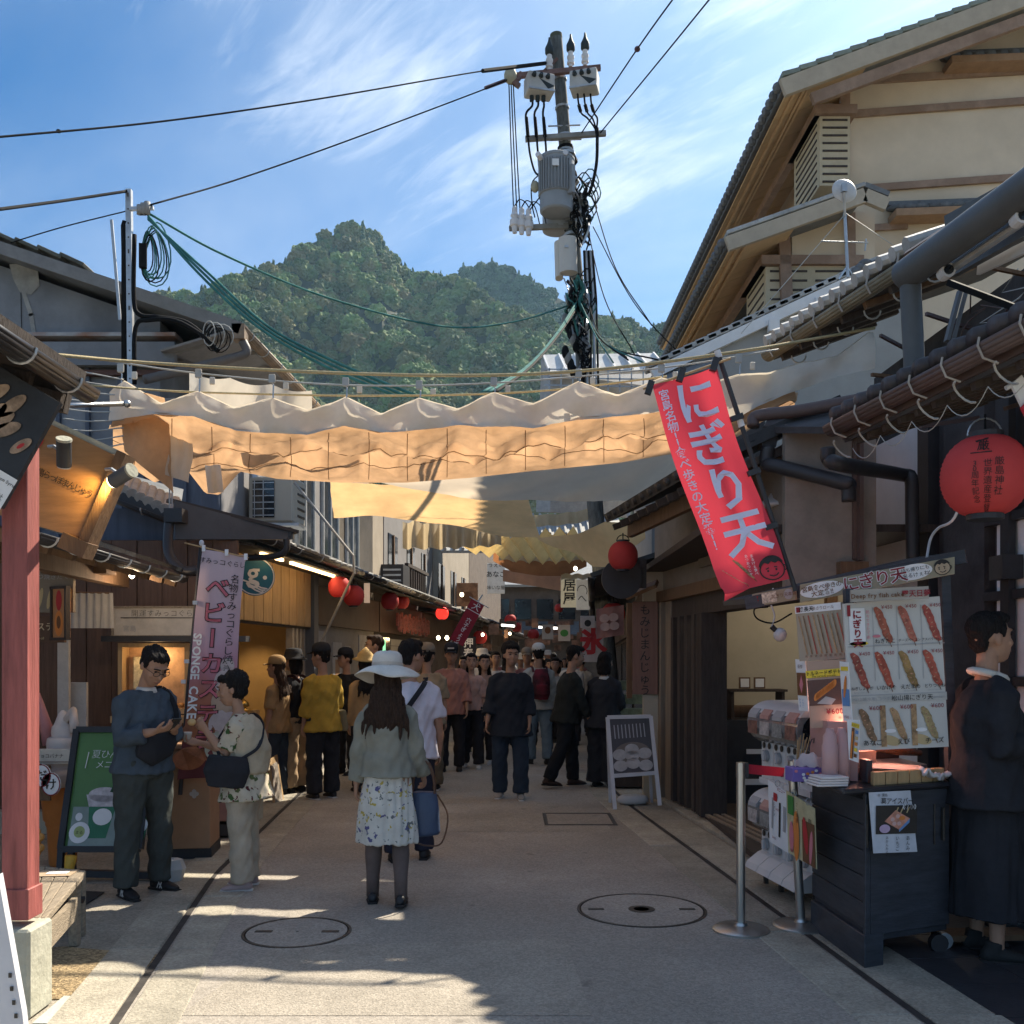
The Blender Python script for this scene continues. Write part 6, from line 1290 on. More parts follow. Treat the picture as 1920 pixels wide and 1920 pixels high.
def pb_(u,v):
    px=925+175*u;b0_=interp([(925,1052),(960,1072),(1010,1080),(1060,1080),(1100,1062)],px);p=P(px,b0_-26+26*v-5*abs(sin(u*18))*(1-v),21+.5*v);return p
MB().grid(pb_,72,6).build('cloth',cloth_mat('canvas_brown',(.25,.12,.06),(.4,.17,.07),.35),t,smooth=True)
MB().tube([pb_(i/72,0)+Vc((0,-.02,.03)) for i in range(73)],.035,5).build('edge',M_CANV,t)
t=empty('shade_sheet',P(1000,1090,22),'peach coloured flat sheet hanging at the end of the awnings','shade cloth')
MB().grid(lambda u,v:P(943+112*u,1068+10*u+v*(22+8*u),22)+Vc((0,.05*sin(u*9),0)),24,4).build('cloth',cloth_mat('canvas_peach',(.42,.24,.16),(.55,.3,.18),.4),t,smooth=True)
t=empty('shade_sheet',P(1060,960,24),'small grey beige sheet stretched over the far roofs','shade cloth')
MB().grid(lambda u,v:P(1000+115*u,965-14*u+v*22+4*sin(u*3),24)+Vc((0,.1*sin(u*20),0)),40,5).build('cloth',M_CANB,t,smooth=True)
t=empty('white_canopy',P(1080,1080,19),'white scalloped canopy over the lightbox signs','canopy');MB().grid(lambda u,v:P(1052+78*u,1078+v*10-3*abs(sin(u*12)),18.5+v),30,3).build('cloth',M_CANV,t,smooth=True)
# ================================================================ food kiosk at the right
KY=5.05
kc=G(1622,1815)
ks=empty('food_cart',kc,'black wooden food cart with roof sign and skewer menu board at the right','food cart')
M_KB=mat('kiosk_black',(.042,.046,.056),.5,var=.3,vs=5,st=(1,1,6),bump=.12,bs=20)
a=R(24);ex=Vc((cos(a),sin(a),0));ey=Vc((-.06,1,0)).normalized()
K=lambda u,v,z:Vc((kc.x,kc.y,0))+ex*u+ey*v+Vc((0,0,z))
def kbox(name,u0,u1,v0,v1,z0,z1,m=M_KB,bevel=.004,par=None):
    q=[K(u0,v0,z0),K(u1,v0,z0),K(u1,v1,z0),K(u0,v1,z0)];k=Vc((0,0,z1-z0));return MB().hexa(q+[p+k for p in q]).build(name,m,par or ks,bevel=bevel)
kbox('carcass',.02,.60,.03,.74,.12,.88)
for k in range(5):kbox('side_board',0,.03,.02,.74,.20+k*.135,.20+k*.135+.13)
kbox('front_panel',.035,.60,.0,.03,.16,.90);kbox('corner_post',0,.034,-.004,.03,.0,.92);kbox('plinth',-.01,.12,-.012,.74,0,.17)
kbox('hinge',.005,.02,-.012,-.004,.62,.85,M_IRON);kbox('hinge',.48,.49,-.012,-.0,.60,.82,M_IRON);kbox('handle',.535,.55,-.03,-.0,.62,.80,M_IRON)
kbox('counter_top',-.16,.62,-.03,.82,.905,.935,mat('counter_dark',(.03,.03,.035),.35,var=.3,bump=.03),.01)
kbox('kneeboard',.15,.60,.1,.5,.10,.13)
for (u,v) in ((.55,.04),):MB().loft([K(u,v-.01,.05),K(u,v+.03,.05)],.05,14).build('caster',M_PIPE,ks)
tl,tr_,= P(1398,1122,6.0),P(1808,1032,5.35)
M_KPOST=M_KB
MB().beam(P(1600,1482,5.22),P(1590,1105,5.32),.045,.045,(0,-1,0)).build('upright',M_KPOST,ks);MB().beam(P(1785,1480,5.3),P(1770,1080,5.35),.05,.05,(0,-1,0)).build('upright',M_KPOST,ks)
MB().slab([tl,tr_,tr_+Vc((-.02,.75,.03)),tl+Vc((.02,.75,.03))],.035).build('roof',M_KB,ks);MB().beam(tl+Vc((0,-.02,-.035)),tr_+Vc((0,-.02,-.035)),.05,.075).build('roof_beam',M_KB,ks)
M_SGN=mat('sign_khaki',(.30,.27,.19),.6,var=.08,bump=.02)
def sgn(p00,p10,p11,p01,nm,m,prints,parent=ks,t=.02,off=.003):
    q=[Vc(p) for p in (p00,p10,p11,p01)];n=(q[1]-q[0]).cross(q[3]-q[0]).normalized();o=MB().hexa([p-n*t for p in q]+q).build(nm,m,parent)
    fn=plane_fn(q[0]+n*off,q[1]-q[0],q[3]-q[0]);s=Sheet();prints(s,(q[1]-q[0]).length,(q[3]-q[0]).length);s.build('print',fn,o);return o
def face(s,u,v,r,line=INK_K):
    s.line([(u+r*.95*cos(t),v-r*.1+r*.85*sin(t)) for t in [2*pi*i/24 for i in range(25)]],r*.10,line,2)
    s.poly([(u+r*1.0*cos(t),v+r*.1+r*.95*sin(t)) for t in [R(10+16*i) for i in range(11)]]+[(u-r*.5,v+r*.55),(u-r*.25,v+r*.38),(u,v+r*.55),(u+r*.3,v+r*.35),(u+r*.7,v+r*.5)],INK_K,3)
    for sx in (-1,1):s.rect(u+sx*r*.33-.08*r,v+r*.05,r*.26,r*.1,INK_K,3,rot=-sx*.3);s.oval(u+sx*r*.33-.08*r,v-r*.16,r*.08,r*.1,INK_K,3)
    s.line([(u-r*.35,v-r*.52),(u-r*.1,v-r*.64),(u+r*.15,v-r*.62),(u+r*.35,v-r*.48)],r*.1,INK_K,3)
    s.line([(u+r*.98+r*.12*cos(t),v-r*.15+r*.2*sin(t)) for t in [R(-100+25*i) for i in range(9)]],r*.09,line,3)
def pr(s,w,h):
    s.oval(.13,h*.5,.12,h*.42,INK_W,1);s.text('宮島食べ歩きの',.13,h*.64,.034,INK_B,bold=.01,gap=.92);s.text('大定番!!',.13,h*.32,.036,INK_B,bold=.01)
    for (dx,m,l) in ((0,INK_W,2),(0,INK_MAR,3)):s.text('にぎり天',w*.5+dx,h*.5,.092,m,lay=l,bold=.05 if m is INK_W else .012,gap=.92)
    s.oval(w-.205,h*.5,.10,h*.42,INK_W,1);s.text('お持ち帰りにも',w-.205,h*.64,.026,INK_K,gap=.95);s.text('出来るけぇね!',w-.205,h*.34,.028,INK_K);s.oval(w-.055,h*.46,.042,.042,mat('print_skin',(.45,.35,.24),.6,bump=0),1);face(s,w-.055,h*.46,.042)
sgn(P(1500,1130,5.5),P(1790,1076,5.25),P(1790,1044,5.25),P(1500,1096,5.5),'roof_sign',M_SGN,pr)
def pr(s,w,h):s.text('祭',.03,h*.5,.045,INK_MAR,bold=.03);s.rect(.12,h*.5,.10,h*.8,mat('print_ornament',(.5,.45,.36),.6,var=.8,vs=60,bump=0),1);s.text('にぎり天本舗',.22,h*.5,.027,INK_B);s.oval(w-.04,h*.5,.03,h*.4,INK_GY,1)
sgn(P(1412,1138,5.95),P(1492,1124,5.75),P(1490,1100,5.75),P(1410,1114,5.95),'side_sign',M_SGN,pr)
def pr(s,w,h):s.text('Deep fry fish cake',w*.34,h*.46,.033,INK_B,bold=.02);s.text('露天日夢',w*.83,h*.46,.038,INK_MAR,bold=.02)
sgn(P(1596,1129,5.05),P(1742,1122,5.05),P(1741,1099,5.05),P(1596,1106,5.05),'name_strip',mat('sign_greybeige',(.36,.33,.29),.6,bump=0),pr)
M_MENU=mat('menu_paper',(.54,.53,.50),.45,var=.05,vs=2,bump=.02)
sk=[mat('print_skewer%d' % i,c_,.5,var=.55,vs=30,bump=0) for i,c_ in enumerate(((.34,.09,.05),(.40,.12,.08),(.36,.07,.05),(.30,.06,.04),(.36,.07,.04),(.28,.17,.06),(.38,.08,.05),(.22,.13,.07),(.36,.22,.11),(.36,.27,.13)))]
def skewer(s,u,v,m,ln=.21,w=.026,rot=-.32):
    pts=[];n=16;rnd=random.Random(int(u*1000+v*777))
    for i in range(n+1):t=i/n;pts.append((w*min(1,3.5*math.sqrt(max(0,t*(1-t))))*(.82+.18*sin(2.2*t+.6))*(1+.14*rnd.uniform(-1,1)),ln*(.5-t)))
    L_=[(-x,y) for x,y in pts];c_,d_=cos(rot),sin(rot)
    tf=lambda x,y:(u+x*c_-y*sin(-rot),v+x*sin(-rot)*-1*0+y*c_+x*sin(rot))
    s.poly([tf(x,y) for x,y in pts]+[tf(x,y) for x,y in L_[::-1]],m,2)
    s.line([tf(0,-ln*.5),tf(0,-ln*.5-.02)],.004,INK_B,2)
    hl=MATS.get('print_glaze') or mat('print_glaze',(.46,.24,.15),.4,var=.6,vs=40,bump=0)
    for i in range(7):t=.10+i*.13;s.oval(*tf(w*.4*rnd.uniform(-1,.8),ln*(.5-t)),w*.35*rnd.uniform(.5,1),w*.13,hl,3,rot=rnd.uniform(-.3,.9),n=7)
def pr(s,w,h):
    cw=w/4;
    for j in range(1,4):s.rect(cw*j+.01,h*.72,.003,h*.5,INK_GY,1)
    s.rect(w/2,h*.705,w,.004,INK_GY,1);s.rect(w/2,h*.372,w,.004,INK_GY,1);s.rect(w*.5,h*.345,w,h*.05,mat('print_band',(.46,.45,.42),.5,bump=0),1);s.text('食べ(山崎水産)コラボ商品',w*.24,h*.345,.024,INK_GY);s.text('松山揚にぎり天',w*.64,h*.345,.032,INK_K);s.text('Premium',w*.9,h*.345,.024,INK_GY)
    s.rect(.055,h*.84,.085,h*.25,INK_W,1);s.text('にぎり天',.055,h*.955,.050,INK_MAR,vert=True,bold=.035,lay=3);s.rect(.012,h*.95,.018,.06,INK_MAR,2);s.text('熱々できたて串',.112,h*.95,.022,INK_P,vert=True);s.oval(.06,h*.725,.05,.012,INK_Y,1)
    for k in range(3):
        u=cw*(1.5+k)+.0;s.text('¥450',u+.022,h*.965,.028,INK_MAR,lay=4);skewer(s,u,h*.845,sk[k]);s.text(['ねぎたこ','チーズベーコン','アスパラベーコン'][k],u+.005,h*.735,[.028,.017,.016][k],INK_K,lay=5,bold=.008);s.text(['Spring onion octopus','Cheese bacon','Asparagus bacon'][k],u,h*.713,.011,INK_GY,lay=5)
    s.oval(cw*1.2,h*.77,.022,.008,INK_P,3)
    for k in range(4):
        u=cw*(.5+k);s.text('¥450',u+.022,h*.655,.028,INK_MAR,lay=4);skewer(s,u-.005,h*.54,sk[3+k]);s.text(['ねぎしょうが','いかげそ','えだまめ','とりつくね'][k],u,h*.42,[.020,.027,.027,.023][k],INK_K,lay=5,bold=.008);s.text(['Spring onion ginger','Squid','Green soybean','Chicken meatball'][k],u,h*.393,.011,INK_GY,lay=5)
    for k in range(3):
        u=w*(.17+.32*k);s.text('¥600',u+.045,h*.285,.032,INK_MAR,lay=4);skewer(s,u,h*.17,sk[7+k],ln=.19);s.text(['あなご','えび','チーズ'][k],u+.02,h*.05,.034,INK_K,lay=5,bold=.01)
        if k < 2:s.rect(w*(.33+.32*k),h*.16,.03,h*.28,sk[8],2);s.oval(w*(.40+.32*k),h*.06,.055,.026,INK_T,1,rot=-.3);s.oval(w*(.40+.32*k),h*.125,.03,.011,INK_W,3)
sgn(P(1598,1408,5.15),P(1779,1400,5.15),P(1762,1118,5.15),P(1581,1132,5.15),'menu_panel',M_MENU,pr)
def pr(s,w,h):
    s.rect(w/2,h*.92,w,h*.13,INK_W,1);s.text('焼長天',.07,h*.92,.03,INK_K,bold=.015);s.text('あさりロール',w*.62,h*.92,.022,INK_B);s.rect(.02,h*.92,.025,.03,INK_MAR,2)
    for k in range(9):s.line([(.02+k*w*.105,h*.80),(.055+k*w*.108,h*.12)],.0075,sk[8-(k % 3)],2)
    for k in range(9):s.text('焼',.05+k*w*.105,h*.08,.016,INK_B)
sgn(P(1499,1240,5.5),P(1585,1235,5.3),P(1578,1129,5.3),P(1491,1136,5.5),'menu_panel',mat('menu_tan',(.36,.31,.24),.5,var=.08,bump=.02),pr)
def pr(s,w,h):
    s.rect(w/2,h*.80,w*.95,h*.11,INK_Y,1);s.text('トルネードポテト',w/2,h*.81,.026,INK_K,bold=.01);s.text('The tornado potato',w/2,h*.765,.016,INK_K);s.rect(w/2,h*.52,w*.92,h*.38,mat('print_dusk',(.12,.06,.05),.5,bump=0),1)
    for k in range(11):s.oval(w*.25+k*w*.05,h*.46+k*h*.018,.012,.024,INK_O,3,rot=-.4)
    s.poly([(w*.25,h*.36),(w*.62,h*.33),(w*.75,h*.41),(w*.5,h*.46)],INK_GY,2);s.text('¥600',w*.7,h*.235,.042,INK_MAR,bold=.02);
sgn(P(1520,1365,5.35),P(1592,1362,5.2),P(1584,1236,5.2),P(1512,1240,5.35),'potato_poster',mat('poster_pinkbeige',(.44,.29,.22),.5,var=.06,bump=.02),pr)
def pr(s,w,h):s.text('新作',w/2,h*.86,.026,INK_K);s.rect(w/2,h*.52,w*.92,h*.44,INK_B,1);s.poly([(w*.3,h*.5),(w*.55,h*.7),(w*.7,h*.52),(w*.5,h*.34)],INK_P,2);s.text('かき氷',w*.3,h*.25,.018,INK_U,vert=True);s.text('いちご',w*.6,h*.25,.018,INK_U,vert=True)
sgn(P(1498,1332,5.62),P(1516,1334,5.52),P(1510,1238,5.52),P(1491,1236,5.62),'card',INK_W,pr,t=.004)
def pr(s,w,h):s.rect(w/2,h*.88,w*.8,h*.07,INK_Y,1);s.oval(w*.5,h*.58,.012,.06,INK_O,2,rot=-.2);s.rect(w/2,h*.40,w*.8,h*.28,INK_U,1);s.text('¥500',w*.55,h*.08,.02,INK_MAR)
sgn(P(1581,1352,5.1),P(1598,1354,5.02),P(1590,1242,5.02),P(1574,1240,5.1),'card',INK_W,pr,t=.004)
def pr(s,w,h):
    s.rect(w*.5,h*.92,w*.86,h*.11,INK_Y,1);s.text('カステラ',w*.5,h*.92,.014,INK_K);s.rect(w*.28,h*.45,w*.32,h*.78,INK_B,1);s.rect(w*.28,h*.4,w*.16,h*.7,INK_O,2)
    for k in range(5):s.rect(w*.72,h*(.76-.15*k),w*.34,h*.09,[INK_U,INK_T,INK_O,INK_Y,INK_B][k],2)
sgn(P(1592,1424,4.98),P(1609,1430,4.92),P(1611,1350,4.92),P(1588,1350,4.98),'card',INK_W,pr,t=.004)
MB().hexa([K(-.10,.30,.94),K(.05,.18,.94),K(.08,.5,.94),K(-.08,.6,.94)]+[p+Vc((0,0,.32)) for p in (K(-.10,.30,.94),K(.05,.18,.94),K(.08,.5,.94),K(-.08,.6,.94))]).build('display_back',mat('display_pink',(.45,.24,.22),.4,var=.06,bump=0),ks)
for k,(px,py) in enumerate(((1556,1440),(1578,1437))):
    c=P(px,1440,5.08+.04*k);c.z=.94;t=MB().lathe(c,[(.042,0),(.042,.2),(.036,.21),(.036,.25),(.022,.27),(.02,.29)],16).build('sauce_bottle',mat('bottle_pink',(.5,.30,.29),.35,var=.05,bump=0),None,smooth=True);tag(t,('left','right')[k]+' of two pale pink sauce bottles on the food cart counter','bottle','sauce bottles')
lamp('POINT',K(.25,.35,1.22),1.5,(1,.42,.28),.06);lamp('POINT',K(-.02,.28,1.28),.55,(1,.5,.38),.05)
MB().hexa([K(.10,.25,.94),K(.60,.25,.94),K(.60,.6,.94),K(.10,.6,.94)]+[p+Vc((0,0,.06)) for p in (K(.10,.25,.94),K(.60,.25,.94),K(.60,.6,.94),K(.10,.6,.94))]).build('tray_base',M_GALV,ks)
for k in range(6):kbox('wood_block',.07+k*.085,.07+k*.085+.081,.02,.06,.935,1.005,M_WOODL,.003)
kbox('warmer_back',.08,.62,.62,.66,.94,1.25,mat('warmer_dark',(.05,.03,.028),.5));kbox('warmer_side',.10,.24,.28,.36,.95,1.09,mat('foil_pink',(.5,.3,.25),.35,var=.2,vs=12));kbox('dark_box',.07,.11,.10,.2,.94,1.06,M_KB)
t=empty('grilled_skewer',K(.4,.3,1.05),'long brown grilled skewers lying on a rack in the food cart','skewer','skewers in the cart warmer')
for k in range(3):
    q=t if k == 0 else empty('grilled_skewer',K(.4,.3,1.05),['','middle grilled skewer on the cart rack','rear grilled skewer on the cart rack'][k],'skewer','skewers in the cart warmer');MB().loft([K(.22,.30+.06*k,1.1+.03*k),K(.40,.30+.06*k,1.08+.03*k),K(.58,.3+.06*k,1.06+.03*k)],[.015,.026,.018],8).build('meat',mat('grilled_brown',(.16,.06,.03),.4,var=.5,vs=30,bump=.3),q,smooth=True)
tag(MB().add([K(.13,.16,1.01),K(.46,.10,.985),K(.52,.2,1.0),K(.2,.32,1.03)],[(0,1,2,3)]).build('paper_sheet',mat('paper_pinkish',(.6,.5,.47),.8),None,thick=.002),'folded white paper lying on the wood blocks of the food cart','paper')
tb=empty('tissue_box',P(1512,1455,5.25),'purple patterned tissue box with white tissue on the cart counter','tissue box');c=P(1514,1447,5.22);c.z=.975
MB().box(c,(.21,.11,.075),rz=.1).build('carton',mat('tissue_purple',(.17,.12,.38),.6,var=.05,bump=0),tb,bevel=.003);rnd=random.Random(3);s=Sheet()
for k in range(14):s.oval(rnd.uniform(-.09,.09),rnd.uniform(-.03,.03),.01,.008,[INK_W,INK_O,INK_U,INK_P][k % 4],1,n=8)
s.build('print',plane_fn(c+Vc((.006,-.057,0)),(1,.1,0),(0,0,1)),tb)
MB().grid(lambda u,v:c+Vc(((u-.45)*.17+.02*v,(v-.5)*.06+.02*sin(u*7),.038+.075*sin(pi*v)*(.4+.6*sin(pi*min(1,u*1.1)))+.008*sin(u*21+v*5))),16,10).build('tissue',mat('tissue_white',(.62,.52,.52),.9,trans=.3,bump=.1),tb,smooth=True)
st_=empty('bag_stack',P(1548,1465,5.0),'stack of white paper bags on the cart counter','paper bags');c=P(1550,1463,5.02)
for k in range(4):MB().box((c.x+.004*k,c.y,.945+k*.013),(.17-.006*k,.14,.011),rz=.12+.02*k).build('bag',mat('bag_white',(.62,.56,.54),.8),st_,bevel=.003)
sj=empty('stick_jar',P(1497,1440,5.5),'glass jar of bamboo sticks on the cart counter','jar');c=P(1497,1440,5.45);c.z=.94
MB().lathe(c,[(.028,0),(.03,.01),(.03,.09),(.026,.09),(.026,.012)],14).build('glass',M_GALV,sj,smooth=True)
for k in range(7):MB().tube([c+Vc((.004*(k-3),.005*(k % 3),.01)),c+Vc((.012*(k-2)+.02,.01*(k % 3),.20+.012*(k % 4)))],.003,4).build('stick',M_WOODL,sj)
MB().tube([c+Vc((.02,0,.05)),c+Vc((.075,0,.2)),c+Vc((.09,0,.21)),c+Vc((.085,0,.18))],.004,4).build('tongs',M_GUTB,sj)
rg=empty('cloth_rag',K(.5,.05,.94),'crumpled white cloth at the right end of the cart counter','cloth')
def rag(u,v):
    p=K(.40+.20*u,-.03+.12*v,.94);p.z += .028+.03*mnoise.fractal((u*5,v*4,2),1,2,4)+.04*math.exp(-((u-.1)/.12) ** 2);return p
MB().grid(rag,26,16).build('cloth',mat('rag_white',(.55,.54,.55),.9,bump=.3,bs=30),rg,thick=.012,smooth=True)
def hang(q,nm,label,m,prints):
    t=empty(nm,q[0],label,'poster');sgn(*q,'sheet',m,prints,parent=t,t=.004);
    MB().tube([q[3].lerp(q[2],.5)+Vc((0,-.01,0))+Vc((.0,.0,.02*sin(a_)))+Vc((.015*cos(a_),0,.015)) for a_ in [2*pi*i/10 for i in range(11)]],.002,4).build('ring',M_GALV,t)
def pr(s,w,h):
    s.text('メニュー',w*.62,h*.93,.028,INK_MAR,bold=.01);s.rect(w*.3,h*.78,.05,.05,INK_R,1);s.rect(w*.16,h*.5,.02,h*.5,INK_GY,1);s.rect(w*.55,h*.45,.022,h*.55,INK_K,1);s.rect(w*.8,h*.5,.035,h*.4,INK_GY,1);s.text('¥450',w*.45,h*.6,.022,INK_MAR);s.text('¥450',w*.3,h*.12,.022,INK_MAR);s.text('にぎり天',w*.3,h*.7,.022,INK_K,vert=True)
hang([P(1443,1578,6.0),P(1478,1600,5.75),P(1475,1485,5.75),P(1440,1462,6.0)],'menu_sheet','white laminated menu sheet with black and red print hung on the cart side',INK_W,pr)
def pr(s,w,h):
    s.oval(w*.6,h*.35,w*.2,h*.4,INK_O,1);s.rect(w*.25,h*.8,w*.4,h*.3,INK_G,1);s.text('さつま揚',w*.7,h*.9,.03,INK_K,vert=True);s.oval(w*.3,h*.3,w*.15,h*.25,INK_P,2);s.text('¥500',w*.3,h*.08,.024,INK_MAR)
hang([P(1478,1598,5.74),P(1506,1616,5.52),P(1503,1500,5.52),P(1474,1482,5.74)],'menu_sheet','pale yellow food photo sheet in the middle of the cart side row',mat('sheet_yellow',(.5,.45,.27),.5,var=.2,vs=9,bump=0),pr)
def pr(s,w,h):
    s.rect(w*.5,h*.35,w*.95,h*.68,INK_B,1);s.oval(w*.3,h*.45,w*.18,h*.3,INK_R,2,rot=.2);s.oval(w*.7,h*.3,w*.12,h*.28,INK_P,2,rot=-.2);s.text('100',w*.7,h*.72,.04,INK_K,bold=.01)
hang([P(1506,1615,5.51),P(1531,1630,5.3),P(1527,1516,5.3),P(1503,1500,5.51)],'menu_sheet','dark red drink photo sheet at the front end of the cart side row',MATS['sheet_yellow'],pr)
def pr(s,w,h):
    s.oval(.025,h*.95,.008,.008,INK_GY,2);s.text('廣島',.06,h*.95,.018,INK_K);s.text('葛アイスバー',w*.5,h*.85,.036,INK_K,bold=.01,gap=.95);s.rect(w*.5,h*.545,w*.94,h*.47,mat('print_darkbrown',(.03,.025,.022),.5,bump=0),1);s.text('¥700',w*.78,h*.755,.036,INK_W,bold=.03,lay=4);s.text('¥700',w*.78,h*.755,.036,INK_K,lay=5)
    q=[(.06,.42),(.14,.55),(.20,.47),(.125,.335)];k=h/1.0;s.poly([(w*.22,h*.52),(w*.47,h*.70),(w*.80,h*.56),(w*.55,h*.38)],mat('print_ice',(.58,.26,.18),.5,var=.3,vs=30,bump=0),2);s.poly([(w*.55,h*.38),(w*.80,h*.56),(w*.79,h*.49),(w*.56,h*.34)],INK_U,2)
    for (u,v) in ((.40,.55),(.52,.60),(.55,.48),(.44,.48)):s.oval(w*u,h*v,.013,.011,mat('print_berry',(.62,.4,.36),.5,bump=0),3)
    s.oval(w*.62,h*.57,.02,.012,INK_O,3);
    for u in (.53,.64,.78):s.line([(w*(u-.05),h*.66),(w*u,h*.74)],.007,INK_T,2)
    s.oval(w*.22,h*.40,.034,.022,mat('print_lilac',(.5,.36,.5),.5,bump=0),4)
    for k2,tx in enumerate(('みかんみるく','いちご','あんみつ')):s.text(tx,w*(.28+.24*k2),h*.28,[.018,.026,.026][k2],INK_K,vert=True)
sgn(P(1638,1600,4.93),P(1720,1597,5.02),P(1707,1482,5.02),P(1629,1486,4.93),'ice_poster',mat('poster_paleblue',(.55,.57,.62),.5,bump=0),pr,t=.003)
# ---- capsule toy machines
cm_root=None
M_CLEAR=mat('clear_smoke',(.20,.20,.20),.12,var=.4,vs=9,bump=0,spec=.6);M_CAPW=mat('capsule_white',(.58,.57,.56),.4,var=.05,bump=.02)
ca,cb_=G(1503,1712),G(1408,1657);cd=(cb_-ca);NLEN=cd.length;cd.normalize();cn=Vc((-cd.y,cd.x,0));cn=cn if cn.x < 0 else -cn
MW=NLEN/4
def C(s_0,o,z):return ca+cd*s_0-cn*o+Vc((0,0,z))   # o: depth away from the lane
capcols=[mat('capsule_%s' % n_,c_,.35,bump=0) for n_,c_ in (('blue',(.03,.2,.4)),('red',(.4,.05,.05)),('grey',(.3,.3,.3)),('cream',(.5,.45,.35)))]
for tier in range(2):
    for k in range(4):
        s0=k*MW;z0=.10+tier*.62;Hh=.60;dep=.36
        t=empty('capsule_machine',C(s0+MW/2,.2,z0),'white capsule toy machine, %s of the %s row' % (['nearest','second','third','farthest'][k],['lower','upper'][tier]),'capsule machine','stacked capsule toy machines')
        def ext(prof,m,nm,s1=s0+.004,s2=s0+MW-.004,smooth=None):return MB().prism([C(s1,o,z) for o,z in prof],cd*(s2-s1)).build(nm,m,t,bevel=0)
        foot=[(.0,z0+.02),(dep,z0+.02),(dep,z0+.15),(.10,z0+.15),(.05,z0+.13),(-.03,z0+.07),(-.05,z0+.03)] if tier == 0 else [(.06,z0),(dep,z0),(dep,z0+.04),(.06,z0+.04)]
        ext(foot,M_CAPW,'base');ext([(.08,z0+.04),(dep,z0+.04),(dep,z0+.30),(.08,z0+.30)],M_CAPW,'lower_body')
        drum=[(.14+.17*cos(a_),z0+.43+.15*sin(a_)) for a_ in [R(90+200*i/12) for i in range(13)]]+[(dep,z0+.29),(dep,z0+.58)]
        hood=[(.14+.175*cos(a_),z0+.43+.155*sin(a_)) for a_ in [R(88+62*i/6) for i in range(7)]]+[(.05,z0+.51),(dep,z0+.51),(dep,z0+.585)]
        ext(drum,M_CLEAR,'drum');ext(hood,M_CAPW,'hood',s0+.001,s0+MW-.001)
        ext([(-.035,z0+.47),(-.032,z0+.495),(.0,z0+.535),(.005,z0+.53),(-.027,z0+.47)],[mat('strip_pink',(.45,.25,.22),.5),INK_GY][k % 2],'name_label',s0+.03,s0+MW-.03)
        c=C(s0+MW/2,.076,z0+.20);MB().loft([c,c+cn*.025],[(.04,.04)]*2,16).build('crank_plate',INK_GY,t);MB().beam(c+cn*.03-Vc((0,0,.03)),c+cn*.03+Vc((0,0,.03)),.014,.012,cn).build('crank_handle',M_CAPW,t)
        for (ds,dz) in ((-.045,.07),(.045,.07),(-.045,-.10),(.045,-.10)):c2=c+cd*ds+Vc((0,0,dz));MB().loft([c2,c2+cn*.006],[(.02,.022)]*2,10).build('printed_dot',M_IRON,t)
        ext([(-.034,z0+.36),(-.031,z0+.45),(-.026,z0+.45),(-.029,z0+.36)],[mat('insert_pale',(.4,.36,.34),.4,var=.5,vs=30,bump=0),mat('insert_brown',(.2,.1,.08),.4,var=.6,vs=30,bump=0),mat('insert_grey',(.25,.25,.24),.4,var=.5,vs=30,bump=0)][(k+tier) % 3],'picture_insert',s0+.025,s0+MW-.025)
        if k == 0:# end face towards the viewer shows the drum round
            MB().prism([C(s0-.012,o,z) for o,z in [(.14+.14*cos(a_),z0+.42+.12*sin(a_)) for a_ in [2*pi*i/16 for i in range(16)]]],cd*.004).build('end_window',M_GLASS,t);MB().ell(C(s0-.016,.12,z0+.37),(.05,.012,.035),10,6).build('capsule',capcols[0],t,smooth=True)
for k in range(4):MB().box(C(.02+k*NLEN/3.2,.1,.05),(.03,.03,.1)).build('foot',M_IRON,bpy.data.objects['capsule_machine'])
# ---- barrier posts with belt
def barrier(px,py,label,tilt=0):
    g=G(px,py);t=empty('barrier_post',g,label,'barrier post','belt barrier posts');T_=g+Vc((tilt,0,.9))
    MB().lathe(g,[(.165,.0),(.165,.012),(.15,.022),(.04,.035),(.035,.05),(.01,.05)],36).build('base_plate',M_STEEL,t,angle=40);MB().loft([g+Vc((0,0,.03)),T_],.026,20).build('tube',M_STEEL,t,angle=40)
    MB().loft([T_,T_+Vc((0,0,.09))],.028,20).build('head',M_STEEL,t,angle=40);MB().box(T_+Vc((.028,.01,.045)),(.03,.055,.085)).build('belt_housing',M_BLACK,t);return T_
TA=barrier(1389,1745,'upright steel barrier post nearer the manhole cover');TB=barrier(1502,1738,'leaning steel barrier post beside the black cart',tilt=-.05)
tag(MB().beam(TA+Vc((.045,.01,.05)),P(1470,1448,5.72),.004,.055,(0,0,1)).build('barrier_belt',mat('belt_red',(.40,.02,.05),.6),None),'red belt stretched between the two steel barrier posts','belt')
# ---- dark clutter behind the stallholder
t=empty('trolley',G(1780,1770),'low wooden trolley with casters behind the food cart','trolley');c=G(1840,1782);MB().box(c+Vc((.05,.1,.06)),(.5,.16,.03),rz=.05).build('deck',M_WOODB,t);MB().loft([G(1772,1782)+Vc((0,0,.05)),G(1772,1782)+Vc((.0,.04,.05))],.045,14).build('caster',M_GALV,t)
t=empty('storage_box',P(1895,1610,6),'dark grey storage box behind the stallholder','box');MB().box(P(1900,1630,5.9),(.3,.3,.16)).build('body',M_IRON,t);MB().box(P(1900,1700,5.9),(.5,.4,.36)).build('lower_body',M_BLACK,t)
for k in range(4):tag(MB().ell(P(1878+14*k,1725,5.6),(.03,.03,.03)).build('castor_wheel',M_GALV,None,smooth=True),['first','second','third','fourth'][k]+' small grey wheel in the dark behind the stallholder','wheel')
